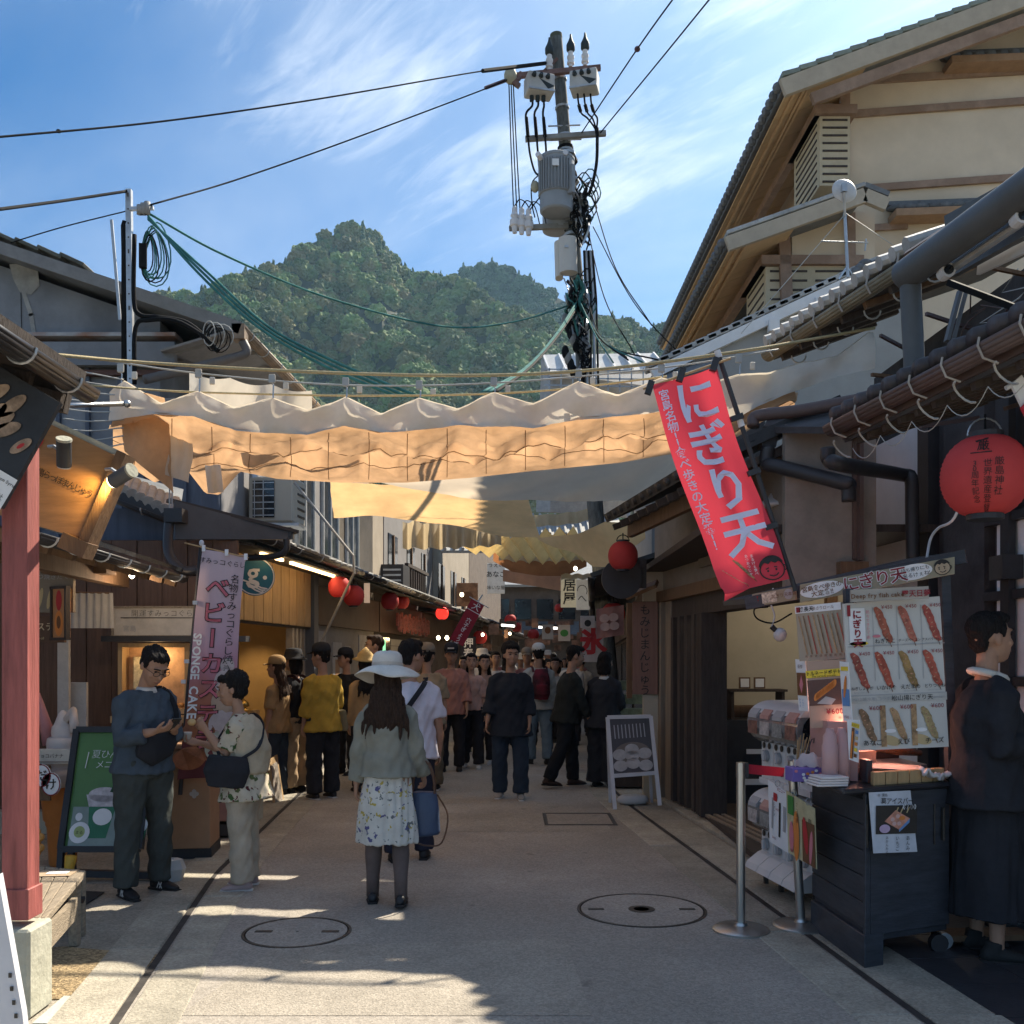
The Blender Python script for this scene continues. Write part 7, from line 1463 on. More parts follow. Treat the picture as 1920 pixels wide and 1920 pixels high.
# ================================================================ banners
M_BRED=mat('banner_red',(.66,.055,.085),.75,var=.06,vs=3,bump=.12,bs=25,trans=.25,tcol=(.7,.06,.09))
bn=empty('nobori_banner',P(1480,1085,5.2),'tall tilted red banner with large white hiragana over the food cart','banner')
YB=5.3
c00,c10,c11,c01=P(1352,1115,YB),P(1478,1086,YB),P(1340,688,YB),P(1219,724,YB)
Wb=(c10-c00).length;Hb=(c01-c00).length
def bf(u,v,l):
    a,b_=u/Wb,v/Hb;p=(c00*(1-a)+c10*a)*(1-b_)+(c01*(1-a)+c11*a)*b_
    p.y += -l+.022*sin(a*5+b_*5)+.03*math.exp(-((a-.55-.2*b_)/.12) ** 2)*(1-abs(b_-.35))-.05*max(0,.12-b_)*8*(1-a)
    p.z += -.02*sin(a*pi)*0;p.x += .012*sin(b_*7)
    if b_ < .03:p.x += (a < .4)*.01
    return p
MB().grid(lambda u,v:bf(u*Wb,v*Hb,0),16,60).build('cloth',M_BRED,bn,smooth=True)
MB().add([bf(0,0,0),bf(Wb*.38,0,0),P(1358,1128,YB-.03)],[(0,1,2)]).build('lower_corner',M_BRED,bn)
s=Sheet();INK_L=mat('print_paleblue',(.60,.62,.80),.7,var=.05,bump=0)
def slant(s_,n0): # shear lettering so it runs along the tilted banner
    pass
s.text('にぎり天',Wb*.60,Hb*.985,.262,INK_L,vert=True,bold=.022,gap=.95,sx=.98);s.text('宮島名物!!食べ歩きの大定番!!',Wb*.13,Hb*.965,.064,INK_L,vert=True,bold=.012,gap=.95)
s.text('まるけぇ食べ',Wb*.58,Hb*.15,.02,INK_W,vert=True);s.text('あつあつじゃ',Wb*.50,Hb*.155,.02,INK_W,vert=True)
skewer(s,Wb*.42,Hb*.09,sk[8],ln=.15,w=.018,rot=-.55);skewer(s,Wb*.24,Hb*.065,sk[9],ln=.15,w=.018,rot=-.75);face(s,Wb*.80,Hb*.065,.068)
s.build('lettering',bf,bn,step=.004)
pa_,pb2=P(1492,1108,YB+.02),P(1346,662,YB+.02);MB().tube([pa_,pb2],.014,10).build('pole',M_BLACK,bn);MB().tube([pb2.lerp(pa_,-.01),pb2.lerp(pa_,.02)],.018,10).build('pole_tip',M_WHITEP,bn);MB().tube([pb2.lerp(pa_,.27),pb2.lerp(pa_,.31)],.018,10).build('pole_joint',M_WHITEP,bn)
MB().tube([P(1206,729,YB),P(1370,672,YB)],.007,6).build('cross_rod',M_WOODL,bn)
for (px,py,rz_) in ((1218,727,.3),(1277,703,.3),(1340,683,.3)):MB().box(P(px,py,YB-.01),(.035,.03,.075),M=Rot(rz_,3,'Y')).build('loop_tab',M_BLACK,bn)
for (px,py) in ((1378,783),(1410,885),(1442,987)):MB().beam(P(px-8,py+4,YB),P(px+15,py-4,YB),.03,.026,(0,-1,0)).build('loop_tab',M_BLACK,bn)
pb3=empty('nobori_banner',P(340,1500,7.6),'pink and white vertical banner with SPONGE CAKE lettering behind the phone user','banner');YQ=7.6
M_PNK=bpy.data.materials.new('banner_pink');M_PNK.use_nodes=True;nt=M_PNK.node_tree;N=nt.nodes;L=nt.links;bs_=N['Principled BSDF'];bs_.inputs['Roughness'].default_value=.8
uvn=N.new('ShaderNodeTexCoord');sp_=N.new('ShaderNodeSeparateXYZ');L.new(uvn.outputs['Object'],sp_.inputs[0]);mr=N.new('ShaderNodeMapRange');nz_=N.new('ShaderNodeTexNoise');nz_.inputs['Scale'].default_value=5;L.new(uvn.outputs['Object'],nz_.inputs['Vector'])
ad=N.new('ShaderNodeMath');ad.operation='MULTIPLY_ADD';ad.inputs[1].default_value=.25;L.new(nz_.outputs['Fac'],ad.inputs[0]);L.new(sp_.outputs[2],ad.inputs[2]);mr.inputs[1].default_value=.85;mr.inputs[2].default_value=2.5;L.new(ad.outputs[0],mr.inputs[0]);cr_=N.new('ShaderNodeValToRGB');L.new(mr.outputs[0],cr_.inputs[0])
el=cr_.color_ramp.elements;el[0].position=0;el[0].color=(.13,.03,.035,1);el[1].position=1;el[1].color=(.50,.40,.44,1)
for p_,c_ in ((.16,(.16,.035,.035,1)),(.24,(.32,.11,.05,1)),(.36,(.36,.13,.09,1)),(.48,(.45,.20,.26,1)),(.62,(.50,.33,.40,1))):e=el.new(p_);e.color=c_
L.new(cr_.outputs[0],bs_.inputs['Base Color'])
d00,d10,d11,d01=P(332,1462,YQ),P(425,1455,YQ),P(462,1042,YQ),P(380,1030,YQ);Wp=(d11-d01).length;Hp=(d01-d00).length
def pf(u,v,l):
    a,b_=u/Wp,v/Hp;p=(d00*(1-a)+d10*a)*(1-b_)+(d01*(1-a)+d11*a)*b_;p.y += -l+.02*sin(a*7+b_*3);p.x += .01*sin(b_*6);return p
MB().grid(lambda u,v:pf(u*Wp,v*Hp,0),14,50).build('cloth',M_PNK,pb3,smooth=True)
s=Sheet();PK=mat('print_rose',(.5,.13,.17),.7,bump=0)
s.text('すみっコぐらし',Wp*.5,Hp*.955,.052,INK_K);s.text('名物すみっコぐらし焼き',Wp*.80,Hp*.91,.078,INK_K,vert=True,gap=.93)
for m_,b__,l in ((INK_K,.05,2),(PK,.015,3)):s.text('ベビーカステラ',Wp*.46,Hp*.90,.178,m_,vert=True,bold=b__,lay=l,gap=1.13)
s.text('SPONGE CAKE',Wp*.12,Hp*.64,.095,INK_W,vert=True,bold=.03,turn=1,gap=.92)
cream=mat('print_cream',(.46,.38,.37),.7,bump=0);tan_=mat('print_tanpale',(.42,.30,.22),.7,bump=0);grn=mat('print_palegreen',(.36,.37,.30),.7,bump=0)
for (v,a_,b__,m_) in ((.50,.05,.05,cream),(.43,.085,.08,cream),(.34,.095,.085,tan_),(.24,.10,.09,cream),(.14,.11,.10,grn)):s.oval(Wp*.80+.0,Hp*v,a_,b__*1.25,m_,2)
brn=mat('print_bun2',(.30,.11,.05),.6,var=.4,vs=9,bump=0)
for (u,v,r) in ((.3,.20,.13),(.55,.13,.12),(.2,.09,.12),(.62,.25,.10)):s.oval(Wp*u,Hp*v,r,r*.8,brn,1)
s.build('lettering',pf,pb3,step=.003)
MB().tube([P(338,1490,YQ+.05),P(352,1300,YQ+.05),P(378,1015,YQ+.05)],.017,8).build('pole',M_BLACK,pb3);MB().tube([P(346,1018,YQ),P(466,1046,YQ)],.006,6).build('cross_rod',M_WOODL,pb3);MB().ell(P(378,1018,YQ),(.02,.02,.025)).build('pole_tip',M_WHITEP,pb3)
for (px,py) in ((382,1028),(425,1036),(461,1044)):MB().box(P(px,py,YQ-.005),(.025,.015,.05)).build('loop_tab',INK_W,pb3)
for (px,py) in ((366,1130),(350,1240),(344,1278)):MB().box(P(px,py,YQ),(.035,.02,.03)).build('loop_tab',M_WHITEP,pb3)
t=empty('hand_flag',P(1905,735,4.6),'white tipped red flag end at the right edge above the big lantern','flag');MB().slab([P(1893,722,4.6),P(1912,705,4.6),P(1960,800,4.6),P(1935,810,4.6)],.02).build('cloth',INK_W,t);MB().slab([P(1912,765,4.58),P(1925,752,4.58),P(1990,860,4.58),P(1970,880,4.58)],.02).build('red_field',M_BRED,t);MB().tube([P(1886,728,4.6),P(1918,710,4.6)],.012,8).build('rod',M_WHITEP,t)
# ================================================================ lanterns
M_LAN=mat('lantern_red',(.70,.085,.085),.7,var=.08,vs=3,bump=.05,trans=.35,tcol=(.75,.1,.09));M_LAND=mat('lantern_dim',(.50,.05,.05),.7,var=.1,bump=.05,trans=.2,tcol=(.5,.05,.04))
def lantern(c,r,label,m=M_LAN,ribs=18,text=None,lit=False,group='red paper lanterns',hang=.15):
    t=empty('paper_lantern',c,label,'lantern',group);c=Vc(c);prof=[]
    for i in range(ribs*2+1):
        z=-.92+1.84*i/(ribs*2);rr=r*math.sqrt(max(0,1-z*z)) ** .85*(1+(.012 if i % 2 else -.012));prof.append((max(rr,r*.36),z*r*1.0))
    MB().lathe(c,prof,32 if r > .15 else 18).build('paper',mat('lantern_lit',(.75,.03,.02),.6,emit=.35,bump=0) if lit else m,t,smooth=True)
    for sg in (-1,1):MB().lathe(c+Vc((0,0,sg*r*.97)),[(r*.40,-r*.09),(r*.42,-r*.08),(r*.42,r*.08),(r*.36,r*.09)],18).build('cap',M_BLACK,t)
    MB().tube([c+Vc((r*.42*cos(a_),0,r*.98+r*.42*sin(a_))) for a_ in [pi*i/10 for i in range(11)]],.005,4).build('bail',M_GALV if r > .2 else M_CABLE,t);MB().tube([c+Vc((0,0,r*1.05)),c+Vc((0,0,r*1.4+hang))],.006,4).build('cord',M_CABLE,t)
    if text:
        s=Sheet();text(s)
        def sf(u,v,l):
            a_=u/r-.45;zz=v/r;rr=r*math.sqrt(max(.05,1-zz*zz)) ** .85*1.015+l;return c+Vc((rr*sin(a_),-rr*cos(a_),v))
        s.build('lettering',sf,t)
    return t
def ltx(s):
    s.poly([(-.06,.15),(.02,.165),(.02,.155),(-.05,.14)],INK_K);s.text('厳',-.01,.12,.06,INK_K,bold=.01);s.rect(-.02,.085,.1,.006,INK_K)
    s.text('厳島神社',.06,.06,.045,INK_K,vert=True);s.text('世界遺産登録',.01,.05,.040,INK_K,vert=True);s.text('30周年記念',-.045,.045,.036,INK_K,vert=True)
lantern(P(1847,893,4.75),.205,'large red paper lantern with black lettering under the right eave',text=ltx,hang=.02)
lantern(P(1168,1042,10.0),.155,'dark red lantern hanging at the corner eave above the round black sign',M_LAND,hang=.02)
o=lantern(P(1455,985,8.0),.20,'red lantern half hidden behind the red banner under a white lamp shade',M_LAND,hang=.0);t=empty('enamel_lamp',P(1455,945,7.9),'white enamel lamp shade above the hidden red lantern','lamp');MB().lathe(P(1452,952,7.85),[(.17,0),(.15,.03),(.06,.07),(.03,.12),(.005,.13)],20).build('shade',MATS['foam_white'],t,smooth=True)
for (px,py,Y,r,l,kw) in ((636,1101,12.6,.145,'first red lantern of the left eave pair nearest the stay cable',{}),(663,1117,13.4,.15,'second red lantern overlapping behind the first of the nearest pair',{}),(731,1127,16,.15,'third red lantern along the left eave, farther pair front',{'m':M_LAND}),(753,1128,17.2,.14,'fourth red lantern behind the third along the left eave',{'m':M_LAND}),(829,1150,21.5,.145,'small bright lit red lantern at the end of the left eave',{'lit':True}),(1150,1152,15.5,.19,'red lantern half behind the pink cloth at the right',{}),(957,1163,27,.17,'far red lantern in the middle of the lane above the crowd',{'m':M_LAND}),(968,1176,25,.13,'small orange red lantern below the far middle lantern',{'m':M_LAND}),(900,1195,26,.19,'dim far lantern left of the middle above the crowd',{'m':M_LAND}),(1000,1190,30,.18,'dim far lantern in the centre above the crowd',{'m':M_LAND}),(1048,1140,22,.1,'tiny dark red lantern left of the lightbox signs',{'m':M_LAND})):lantern(P(px,py,Y),r,l,ribs=8,**kw)
t=empty('price_tag',P(690,1090,13.5),'cream notched paper sign beside the second red lantern','sign');MB().box(P(688,1112,13.6),(.08,.02,.28)).build('panel',mat('paper_warm',(.55,.40,.28),.7,emit=.1),t)
# ================================================================ far signs
def lightbox(px,py,Y,w,h,label,m,txt,size,vert=True,rz=0,ink=INK_K,dep=.12,bold=.02):
    c=P(px,py,Y);t=empty('light_box_sign',c,label,'sign');Mx=Rot(rz,3,'Z');MB().box(c,(w,dep,h),M=Mx).build('box',m,t,bevel=.006);s=Sheet()
    if isinstance(txt,str):s.text(txt,0,(h*.47 if vert else 0),size,ink,vert=vert,bold=bold)
    else:txt(s)
    s.build('lettering',plane_fn(c+Mx @ Vc((0,-dep/2-.003,0)),Mx @ Vc((1,0,0)),(0,0,1)),t);return t
M_LBW=mat('lightbox_white',(.55,.55,.52),.5,emit=.03,bump=0);M_LBC=mat('lightbox_cream',(.55,.5,.36),.5,emit=.05,bump=0)
lightbox(1067,1111,20,.34,.62,'cream lightbox sign with two black characters at the right of the lane',M_LBC,'居屋',.27)
def tx(s):s.line([(.10*cos(a_)-.02,.07+.12*sin(a_)) for a_ in [R(-30+26*i) for i in range(9)]],.014,INK_K);s.text('へ',-.02,-.08,.2,INK_K)
lightbox(1093,1115,19.6,.27,.62,'grey lightbox sign with curved line beside the cream lightbox',M_LBW,tx,.2)
def tx(s):s.text('うえの',0,.32,.13,INK_K);s.text('あなご',0,.10,.16,INK_K,bold=.01);s.text('味いな屋',0,-.22,.11,INK_K)
lightbox(930,1085,23,.42,.72,'white lightbox sign with black lettering at the left middle above the crowd',M_LBW,tx,.16)
def tx(s):s.text('氷',0,0,.40,INK_R,bold=.05);s.text('かき氷',0,.27,.08,INK_P)
lightbox(1112,1203,14.5,.32,.62,'white ice flag with big red character on the right',mat('flag_white',(.48,.44,.42),.8),tx,.3,dep=.015)
t=empty('pink_cloth',P(1140,1160,13.6),'thin pink cloth poster with pale buns hanging at the right','cloth poster');MB().grid(lambda u,v:P(1118+52*u,1142-8*u+v*56,13.6)+Vc((0,.03*sin(u*9),0)),14,6).build('cloth',mat('cloth_pink',(.38,.2,.18),.8,trans=.3),t,smooth=True)
s=Sheet();[s.oval(.10+.13*(k % 2),-.14-.12*(k // 2),.07,.06,mat('print_bunpink',(.5,.34,.3),.7,bump=0),1) for k in range(4)];s.build('print',plane_fn(P(1118,1142,13.52),(1,0,.1),(0,0,1)),t)
lightbox(1102,1166,14.2,.22,.18,'small white poster with dark fish drawing at the right',mat('flag_white',(.5,.5,.5)),lambda s:s.oval(0,-.02,.05,.05,INK_K,1),.1,dep=.01)
lightbox(1058,1187,19,.24,.32,'white poster with green bowl picture near the crowd',MATS['flag_white'],lambda s:s.oval(0,.0,.08,.07,INK_G,1),.1,dep=.01);lightbox(1027,1185,22,.26,.34,'grey hanging poster left of the bowl poster',MATS['paper_grey'],lambda s:s.oval(0,.04,.07,.08,INK_B,1),.1,dep=.01)
t=empty('nobori_banner',P(875,1170,15.5),'small slanted dark red banner with white lettering on the left of the lane','banner');q=[P(843,1198,15.5),P(868,1212,15.5),P(908,1135,15.5),P(884,1123,15.5)];MB().slab(q,.006).build('cloth',mat('banner_maroon',(.27,.02,.035),.8),t);fn=plane_fn(q[0]+Vc((0,-.012,0)),q[1]-q[0],q[3]-q[0]);s=Sheet();wq=(q[1]-q[0]).length;hq=(q[3]-q[0]).length
s.text('犬',wq/2,hq*.9,.14,INK_W);s.rect(wq/2,hq*.78,wq,.01,INK_W,1);s.text('穴子ぎょうざ',wq/2,hq*.62,.085,INK_W,vert=True,bold=.01);s.build('lettering',fn,t);MB().tube([P(838,1215,15.55),P(905,1115,15.55)],.012,6).build('pole',M_GALV,t);MB().tube([P(880,1119,15.5),P(916,1140,15.5)],.008,5).build('rod',M_GALV,t)
lightbox(1186-310,1115,22.5,.5,.55,'orange brown picture board above the maroon banner',mat('board_orange',(.28,.15,.08),.7,var=.5,vs=8),lambda s:s.oval(0,-.05,.15,.12,INK_B,1),.1,dep=.05)
lightbox(878,1222,19,.3,.6,'dark navy curtain sign with white characters behind the pink shirt visitor',mat('navy_cloth',(.02,.02,.03),.8),'押寿司',.2,ink=INK_W,dep=.02)
for k,(px,py,Y) in enumerate(((866,1115,18),(838,1196,17),(956,1188,26),(1079,1066,17.5),(905,1190,22),(822,1196,18))):t=empty('light_bulb',P(px,py,Y),'small glowing bulb '+['above the maroon banner','left of the maroon banner foot','over the far crowd','under the white canopy','beside the far left lantern','over the pink shirt visitor'][k],'lamp','small lit bulbs along the lane');MB().ell(P(px,py,Y),(.034,.034,.04),10,6).build('bulb',mat('bulb_warm',(1,.82,.55),.3,emit=3,bump=0),t,smooth=True);MB().tube([P(px,py,Y),P(px,py-8,Y)],.012,5).build('socket',M_BLACK,t);lamp('POINT',P(px,py+6,Y)+Vc((0,-.25,-.05)),1.6,WARM,.06)
for k,(x0,x1,py,Y) in enumerate(((940,965,1172,24),(1010,1045,1176,23))):t=empty('tube_lamp',P(x0,py,Y),['left','right'][k]+' white tube lamp above the far crowd','lamp');MB().beam(P(x0,py,Y),P(x1,py+2,Y),.04,.05).build('tube',mat('tube_white',(1,.96,.88),.3,emit=1.2,bump=0),t);MB().beam(P(x0,py-5,Y),P(x1,py-3,Y),.08,.04).build('housing',M_BLACK,t)
b=MB()
rnd=random.Random(11);t=empty('goods_rack',P(960,1200,34),'rack of hanging packets and goods at the far shops','goods')
for k in range(60):b.box(P(rnd.uniform(905,1125),rnd.uniform(1165,1215),rnd.uniform(24,36)),(rnd.uniform(.1,.3),.05,rnd.uniform(.12,.35)))
o=b.build('packets',mat('goods_mixed',(.22,.13,.09),.7,var=.9,vs=3),t);o['kind']='stuff'
t=empty('sign_stand',G(525,1525),'small wooden A stand with poster by the queue at the emblem shop','sign stand');q=[P(516,1518,10.6),P(534,1508,10.9),P(520,1415,11.0),P(505,1425,10.7)];MB().slab(q,.02).build('panel',M_WOODL,t);MB().slab([p+Vc((.03,-.03,0))*0+(p-q[0])*0+Vc((.004,-.018,0)) for p in [q[0].lerp(q[2],.12),q[1].lerp(q[3],.12),q[2].lerp(q[0],.12),q[3].lerp(q[1],.12)]],.004).build('poster',mat('poster_photo',(.3,.26,.22),.6,var=.7,vs=14),t);MB().beam(q[3],q[0]+Vc((-.25,.3,0)),.03,.02,(0,-1,0)).build('rear_leg',M_WOODL,t)
# ================================================================ people
M_SKIN=mat('skin',(.36,.205,.135),.6,var=.08,vs=14,bump=.05,bs=60);M_SKIN2=mat('skin_pale',(.43,.26,.18),.6,var=.08,vs=14,bump=.05,bs=60)
M_HAIR=mat('hair_black',(.016,.014,.014),.8,var=.5,vs=30,st=(4,4,.5),bump=.8,bs=34,spec=.15);M_HAIRB=mat('hair_brown',(.04,.024,.017),.8,var=.5,vs=30,st=(4,4,.5),bump=.8,bs=34,spec=.15)
M_EYE=mat('eye_dark',(.012,.01,.01),.3,bump=0);M_LIP=mat('lip',(.26,.10,.08),.6,bump=0);M_SOLE=mat('sole_white',(.5,.49,.47),.7,bump=.05);M_SOLEB=mat('sole_black',(.02,.02,.02),.8)
def fab(name,col,var=.16,bump=.6,bs=13,**k):return mat('fabric_'+name,col,.92,var=var,vs=7,bump=bump,bs=bs,spec=.15,**k)
def remesh(mb,name,mats,parent,vox,smooth=3,wr=0,wf=9,seed=0,st=(1,1,1)):
    me=mb.mesh(name,[]) if False else bpy.data.meshes.new('raw');me.from_pydata(mb.v,[],mb.f);me.update()
    ob=bpy.data.objects.new('raw',me);r=ob.modifiers.new('r','REMESH');r.mode='VOXEL';r.voxel_size=vox;r.use_smooth_shade=True
    if smooth:s_=ob.modifiers.new('s','SMOOTH');s_.factor=.5;s_.iterations=smooth
    out=eval_mesh(ob);bpy.data.objects.remove(ob);bpy.data.meshes.remove(me);out.name=name;out.materials.clear()
    for m in (mats if isinstance(mats,(list,tuple)) else [mats]):out.materials.append(m)
    if wr:
        n=len(out.vertices);co=np.empty(n*3,np.float32);no=np.empty(n*3,np.float32);out.vertices.foreach_get('co',co);out.vertices.foreach_get('normal',no);co=co.reshape(-1,3);no=no.reshape(-1,3)
        a=co*wf*np.array(st,np.float32)+seed
        d=np.sin(a[:,0]*1.3+2.1*np.sin(a[:,2]*.8)+a[:,1])*.5+np.sin(a[:,2]*1.7+1.6*np.sin(a[:,0]*1.1+seed)+a[:,1]*.6)*.5+.4*np.sin(a[:,0]*3.1-a[:,2]*2.3+a[:,1]*2.7)
        d=np.sign(d)*np.abs(d) ** .8;co += no*(d*wr)[:,None];out.vertices.foreach_set('co',co.ravel())
    out.polygons.foreach_set('use_smooth',np.ones(len(out.polygons),bool));out.update()
    o=bpy.data.objects.new(name,out);link(o,parent);return o
def person(label,x,y,heading,h=1.7,fem=False,lean=0,side=0,head=(0,0),legs=None,arms=None,top=None,bottom=None,hair='short',hairm=None,hat=None,shoes=None,skin=None,vox=.010,cvox=.014,build=1.0,hands=(.5,.5),sleeve=1.0,hem=.10,loose=.018,face=True,beard=False,group=None,glasses=False,collar=None,twist=0,palm=(None,None),z=0):
    k=h/1.7;skin=skin or M_SKIN;hairm=hairm or M_HAIR;rot=Rot(-R(heading),3,'Z')
    legs=legs or [((-.06,.02,-1),(0,-.02,-1),0),((.06,.02,-1),(0,-.02,-1),0)]
    arms=arms or [((-.14,.0,-1),(-.06,.15,-1)),((.14,.0,-1),(.06,.15,-1))]
    root=empty('person',(x,y,z),label,'person',group);base=Vc((x,y,z))
    W=lambda p:base+rot @ (Vc(p)*k)
    Wd=lambda d:rot @ Vc(d)
    nz_=lambda v:Vc(v).normalized()
    hw=.088 if not fem else .085;sw=.168 if not fem else .146;TH,SH,AN=.425,.415,.075
    need=[AN-(nz_(l[0]).z*TH+nz_(l[1]).z*SH) for l in legs];pz=max(need);pel=Vc((0,0,pz+.02))
    sp=Vc((sin(R(side)),sin(R(lean)),cos(R(lean)))).normalized();Rx=Rot(-R(twist),3,'Z') @ Vc((1,0,0));Rx=(Rx-sp*Rx.dot(sp)).normalized();Fy=sp.cross(Rx)*1
    sh0=pel+sp*.428;nb=pel+sp*.50;hips=[pel+Vc((sx*hw,0,-.02)) for sx in (-1,1)];shs=[sh0+Rx*sx*sw for sx in (-1,1)]
    Mh=Rot(-R(twist+head[0]),3,'Z') @ Rot(R(head[1])-R(lean)*.5,3,'X');hc=nb+sp*.065+Mh @ Vc((0,.03,.135));HK=1.09;H=lambda p:hc+Mh @ (Vc(p)*HK)
    J={'pel':W(pel),'neck':W(nb),'head':W(hc),'sh':[W(p) for p in shs],'W':W,'k':k}
    jl=[]
    for i,l in enumerate(legs):
        kn=hips[i]+nz_(l[0])*TH;an=kn+nz_(l[1])*SH;jl.append((hips[i],kn,an,l[2]))
    ja=[]
    for i,a in enumerate(arms):
        el=shs[i]+nz_(a[0])*.275;wr_=el+nz_(a[1])*.245;ja.append((shs[i],el,wr_,nz_(a[1])))
    J['hand']=[W(a[2]+a[3]*.09) for a in ja];J['elbow']=[W(a[1]) for a in ja];J['wrist']=[W(a[2]) for a in ja]
    bm=MB();g=build
    def loft(mb,pts,rad,hint=None,seg=12):
        if isinstance(hint,str):hint=Mh @ Vc((1,0,0));rad=[(r[0]*HK,r[1]*HK) if isinstance(r,tuple) else r*HK for r in rad]
        mb.loft([W(p) for p in pts],[(r[0]*k,r[1]*k) if isinstance(r,tuple) else r*k for r in rad],seg,hint=Wd(hint if hint is not None else Rx))
    def ell(mb,c,r,M=None,seg=14,rings=9):
        if M is Mh:r=tuple(q*HK for q in r)
        mb.ell(W(c),(r[0]*k,r[1]*k,r[2]*k),seg,rings,M=(rot @ M) if M is not None else rot)
    cw=1.0 if not fem else .9
    loft(bm,[pel+Vc((0,0,-.10)),pel,pel+sp*.14,pel+sp*.30,pel+sp*.40,pel+sp*.46,pel+sp*.50],[(.10,.08),(.155*g,.105*g),(.135*cw*g,.10*g),(.16*cw*g,.115*g),(.15*cw,.095),(.09,.07),(.055,.055)])
    loft(bm,[nb-sp*.05,nb+sp*.02,hc+Mh @ Vc((0,-.02,-.06))],[.062 if not fem else .054,.054 if not fem else .046,.052 if not fem else .045])
    ell(bm,H((0,-.012,.028)),(.074,.094,.088),Mh);loft(bm,[H((0,.015,.02)),H((0,.025,-.03)),H((0,.036,-.075)),H((0,.048,-.108)),H((0,.05,-.116))],[(.070,.072),(.066,.068),(.053,.056),(.030,.033),(.014,.016)],hint='H')
    loft(bm,[H((0,.083,.018)),H((0,.096,-.008)),H((0,.104,-.028)),H((0,.09,-.036))],[.008,.010,.014,.008],seg=8)
    ell(bm,H((0,.080,.036)),(.048,.014,.009),Mh);ell(bm,H((0,.084,-.060)),(.022,.011,.006),Mh);ell(bm,H((0,.082,-.071)),(.019,.010,.007),Mh)
    for sx in (-1,1):ell(bm,H((sx*.074,-.012,-.008)),(.011,.020,.030),Mh);ell(bm,H((sx*.042,.062,-.028)),(.022,.018,.018),Mh)
    for i,(s0,e0,w0,fd) in enumerate(ja):
        loft(bm,[s0-Rx*(.06*(-1,1)[i])+sp*.03,s0,s0.lerp(e0,.35),e0,e0.lerp(w0,.35),w0],[.035,.046*g,.043*g,.036,.038*g,.0255])
        sx=(-1,1)[i];pn=palm[i]
        across=Vc(pn) if pn is not None else Vc((-sx*1.0,.15,0));pnm=(across-fd*across.dot(fd)).normalized();ac=fd.cross(pnm).normalized()
        if ac.y < 0:ac=-ac       # ac points to the thumb side (forward)
        cv=hands[i];kb=w0+fd*.092
        loft(bm,[w0-fd*.01,w0+fd*.03,w0+fd*.075,kb],[(.026,.020),(.036,.017),(.041,.0145),(.036,.011)],hint=ac)
        for j,(off,ln) in enumerate(((.030,.070),(.010,.078),(-.011,.073),(-.030,.058))):
            p=kb+ac*off-fd*(.006 if j in (0,3) else 0);d=(fd+ac*off*1.6).normalized();pts=[p-d*.012,p]
            for sg,q in ((.42,.9),(.32,1.2),(.26,.9)):
                a_=cv*q*(1+.12*j);d=(d*cos(a_)+pnm*sin(a_)).normalized();p=p+d*ln*sg;pts.append(p)
            loft(bm,pts,[.0092,.0092,.0085,.0078,.0058],hint=ac,seg=8)
        p=w0+fd*.028+ac*.024;d=(fd*.75+ac*.65+pnm*.25).normalized();p2=p+d*.042;d2=(d+fd*.5-ac*.25+pnm*cv*.5).normalized();loft(bm,[p-d*.012,p,p2,p2+d2*.030,p2+d2*.05],[.012,.0125,.0105,.0095,.006],hint=pnm,seg=8)
    for i,(hp_,kn,an,fy) in enumerate(jl):
        loft(bm,[hp_+Vc((0,0,.03)),hp_.lerp(kn,.3),kn,kn.lerp(an,.3),kn.lerp(an,.75),an+Vc((0,0,-.02))],[.080*g,.076*g,.052,.052,.038,.034])
        fdr=Rot(-R(fy),3,'Z') @ Vc((0,1,0));up_=max(0,an.z-AN);pitch=min(.9,up_*2.2);fdr=(fdr*cos(pitch)-Vc((0,0,sin(pitch)))).normalized();loft(bm,[an-fdr*.05+Vc((0,0,-.04)),an+fdr*.05+Vc((0,0,-.04)),an+fdr*.15+Vc((0,0,-.055))],[(.030,.03),(.036,.03),(.03,.016)])
    remesh(bm,'body',skin,root,vox*k,2)
    if face:
        eb=MB()
        for sx in (-1,1):e=MB();ell(e,H((sx*.031,.081,.013)),(.012,.006,.0055),Mh,10,5);e.build('eye',M_EYE,root,smooth=True);e=MB();loft(e,[H((sx*.014,.094,.034)),H((sx*.032,.094,.039)),H((sx*.052,.080,.034))],[.0035,.0045,.003],seg=6);e.build('eyebrow',hairm,root)
        e=MB();loft(e,[H((-.022,.086,-.066)),H((0,.096,-.065)),H((.022,.086,-.066))],[.002,.0045,.002],seg=6);e.build('mouth',M_LIP,root)
    if beard:e=MB();loft(e,[H((0,.05,-.05)),H((0,.055,-.1)),H((0,.06,-.14))],[(.055,.05),(.045,.045),(.02,.02)],hint='H');remesh(e,'beard',hairm,root,.012,2)
    if glasses:
        e=MB()
        for sx in (-1,1):
            e.tube([W(H((sx*.033+.022*cos(a_),.102-.06*abs(sx*.033+.022*cos(a_)) ,.008+.017*sin(a_)))) for a_ in [2*pi*q/12 for q in range(13)]],.0022,5);e.tube([W(H((sx*.055,.096,.012))),W(H((sx*.078,.04,.010))),W(H((sx*.078,-.02,.004)))],.002,5)
        e.tube([W(H((-.012,.104,.01))),W(H((.012,.104,.01)))],.002,5);o=e.build('glasses',M_EYE if glasses is True else glasses,root)
        if glasses == 'sun':pass
    hb=MB();ell(hb,H((0,-.028,.046)),(.083,.092,.082),Mh);ell(hb,H((0,.03,.092)),(.062,.058,.030),Mh)
    if hair == 'short':loft(hb,[H((0,-.06,.03)),H((0,-.065,-.035)),H((0,-.055,-.06))],[(.072,.042),(.060,.03),(.045,.02)],hint='H');[loft(hb,[H((sx*.072,.012,.05)),H((sx*.074,.02,.0))],[(.012,.022),(.006,.010)]) for sx in (-1,1)]
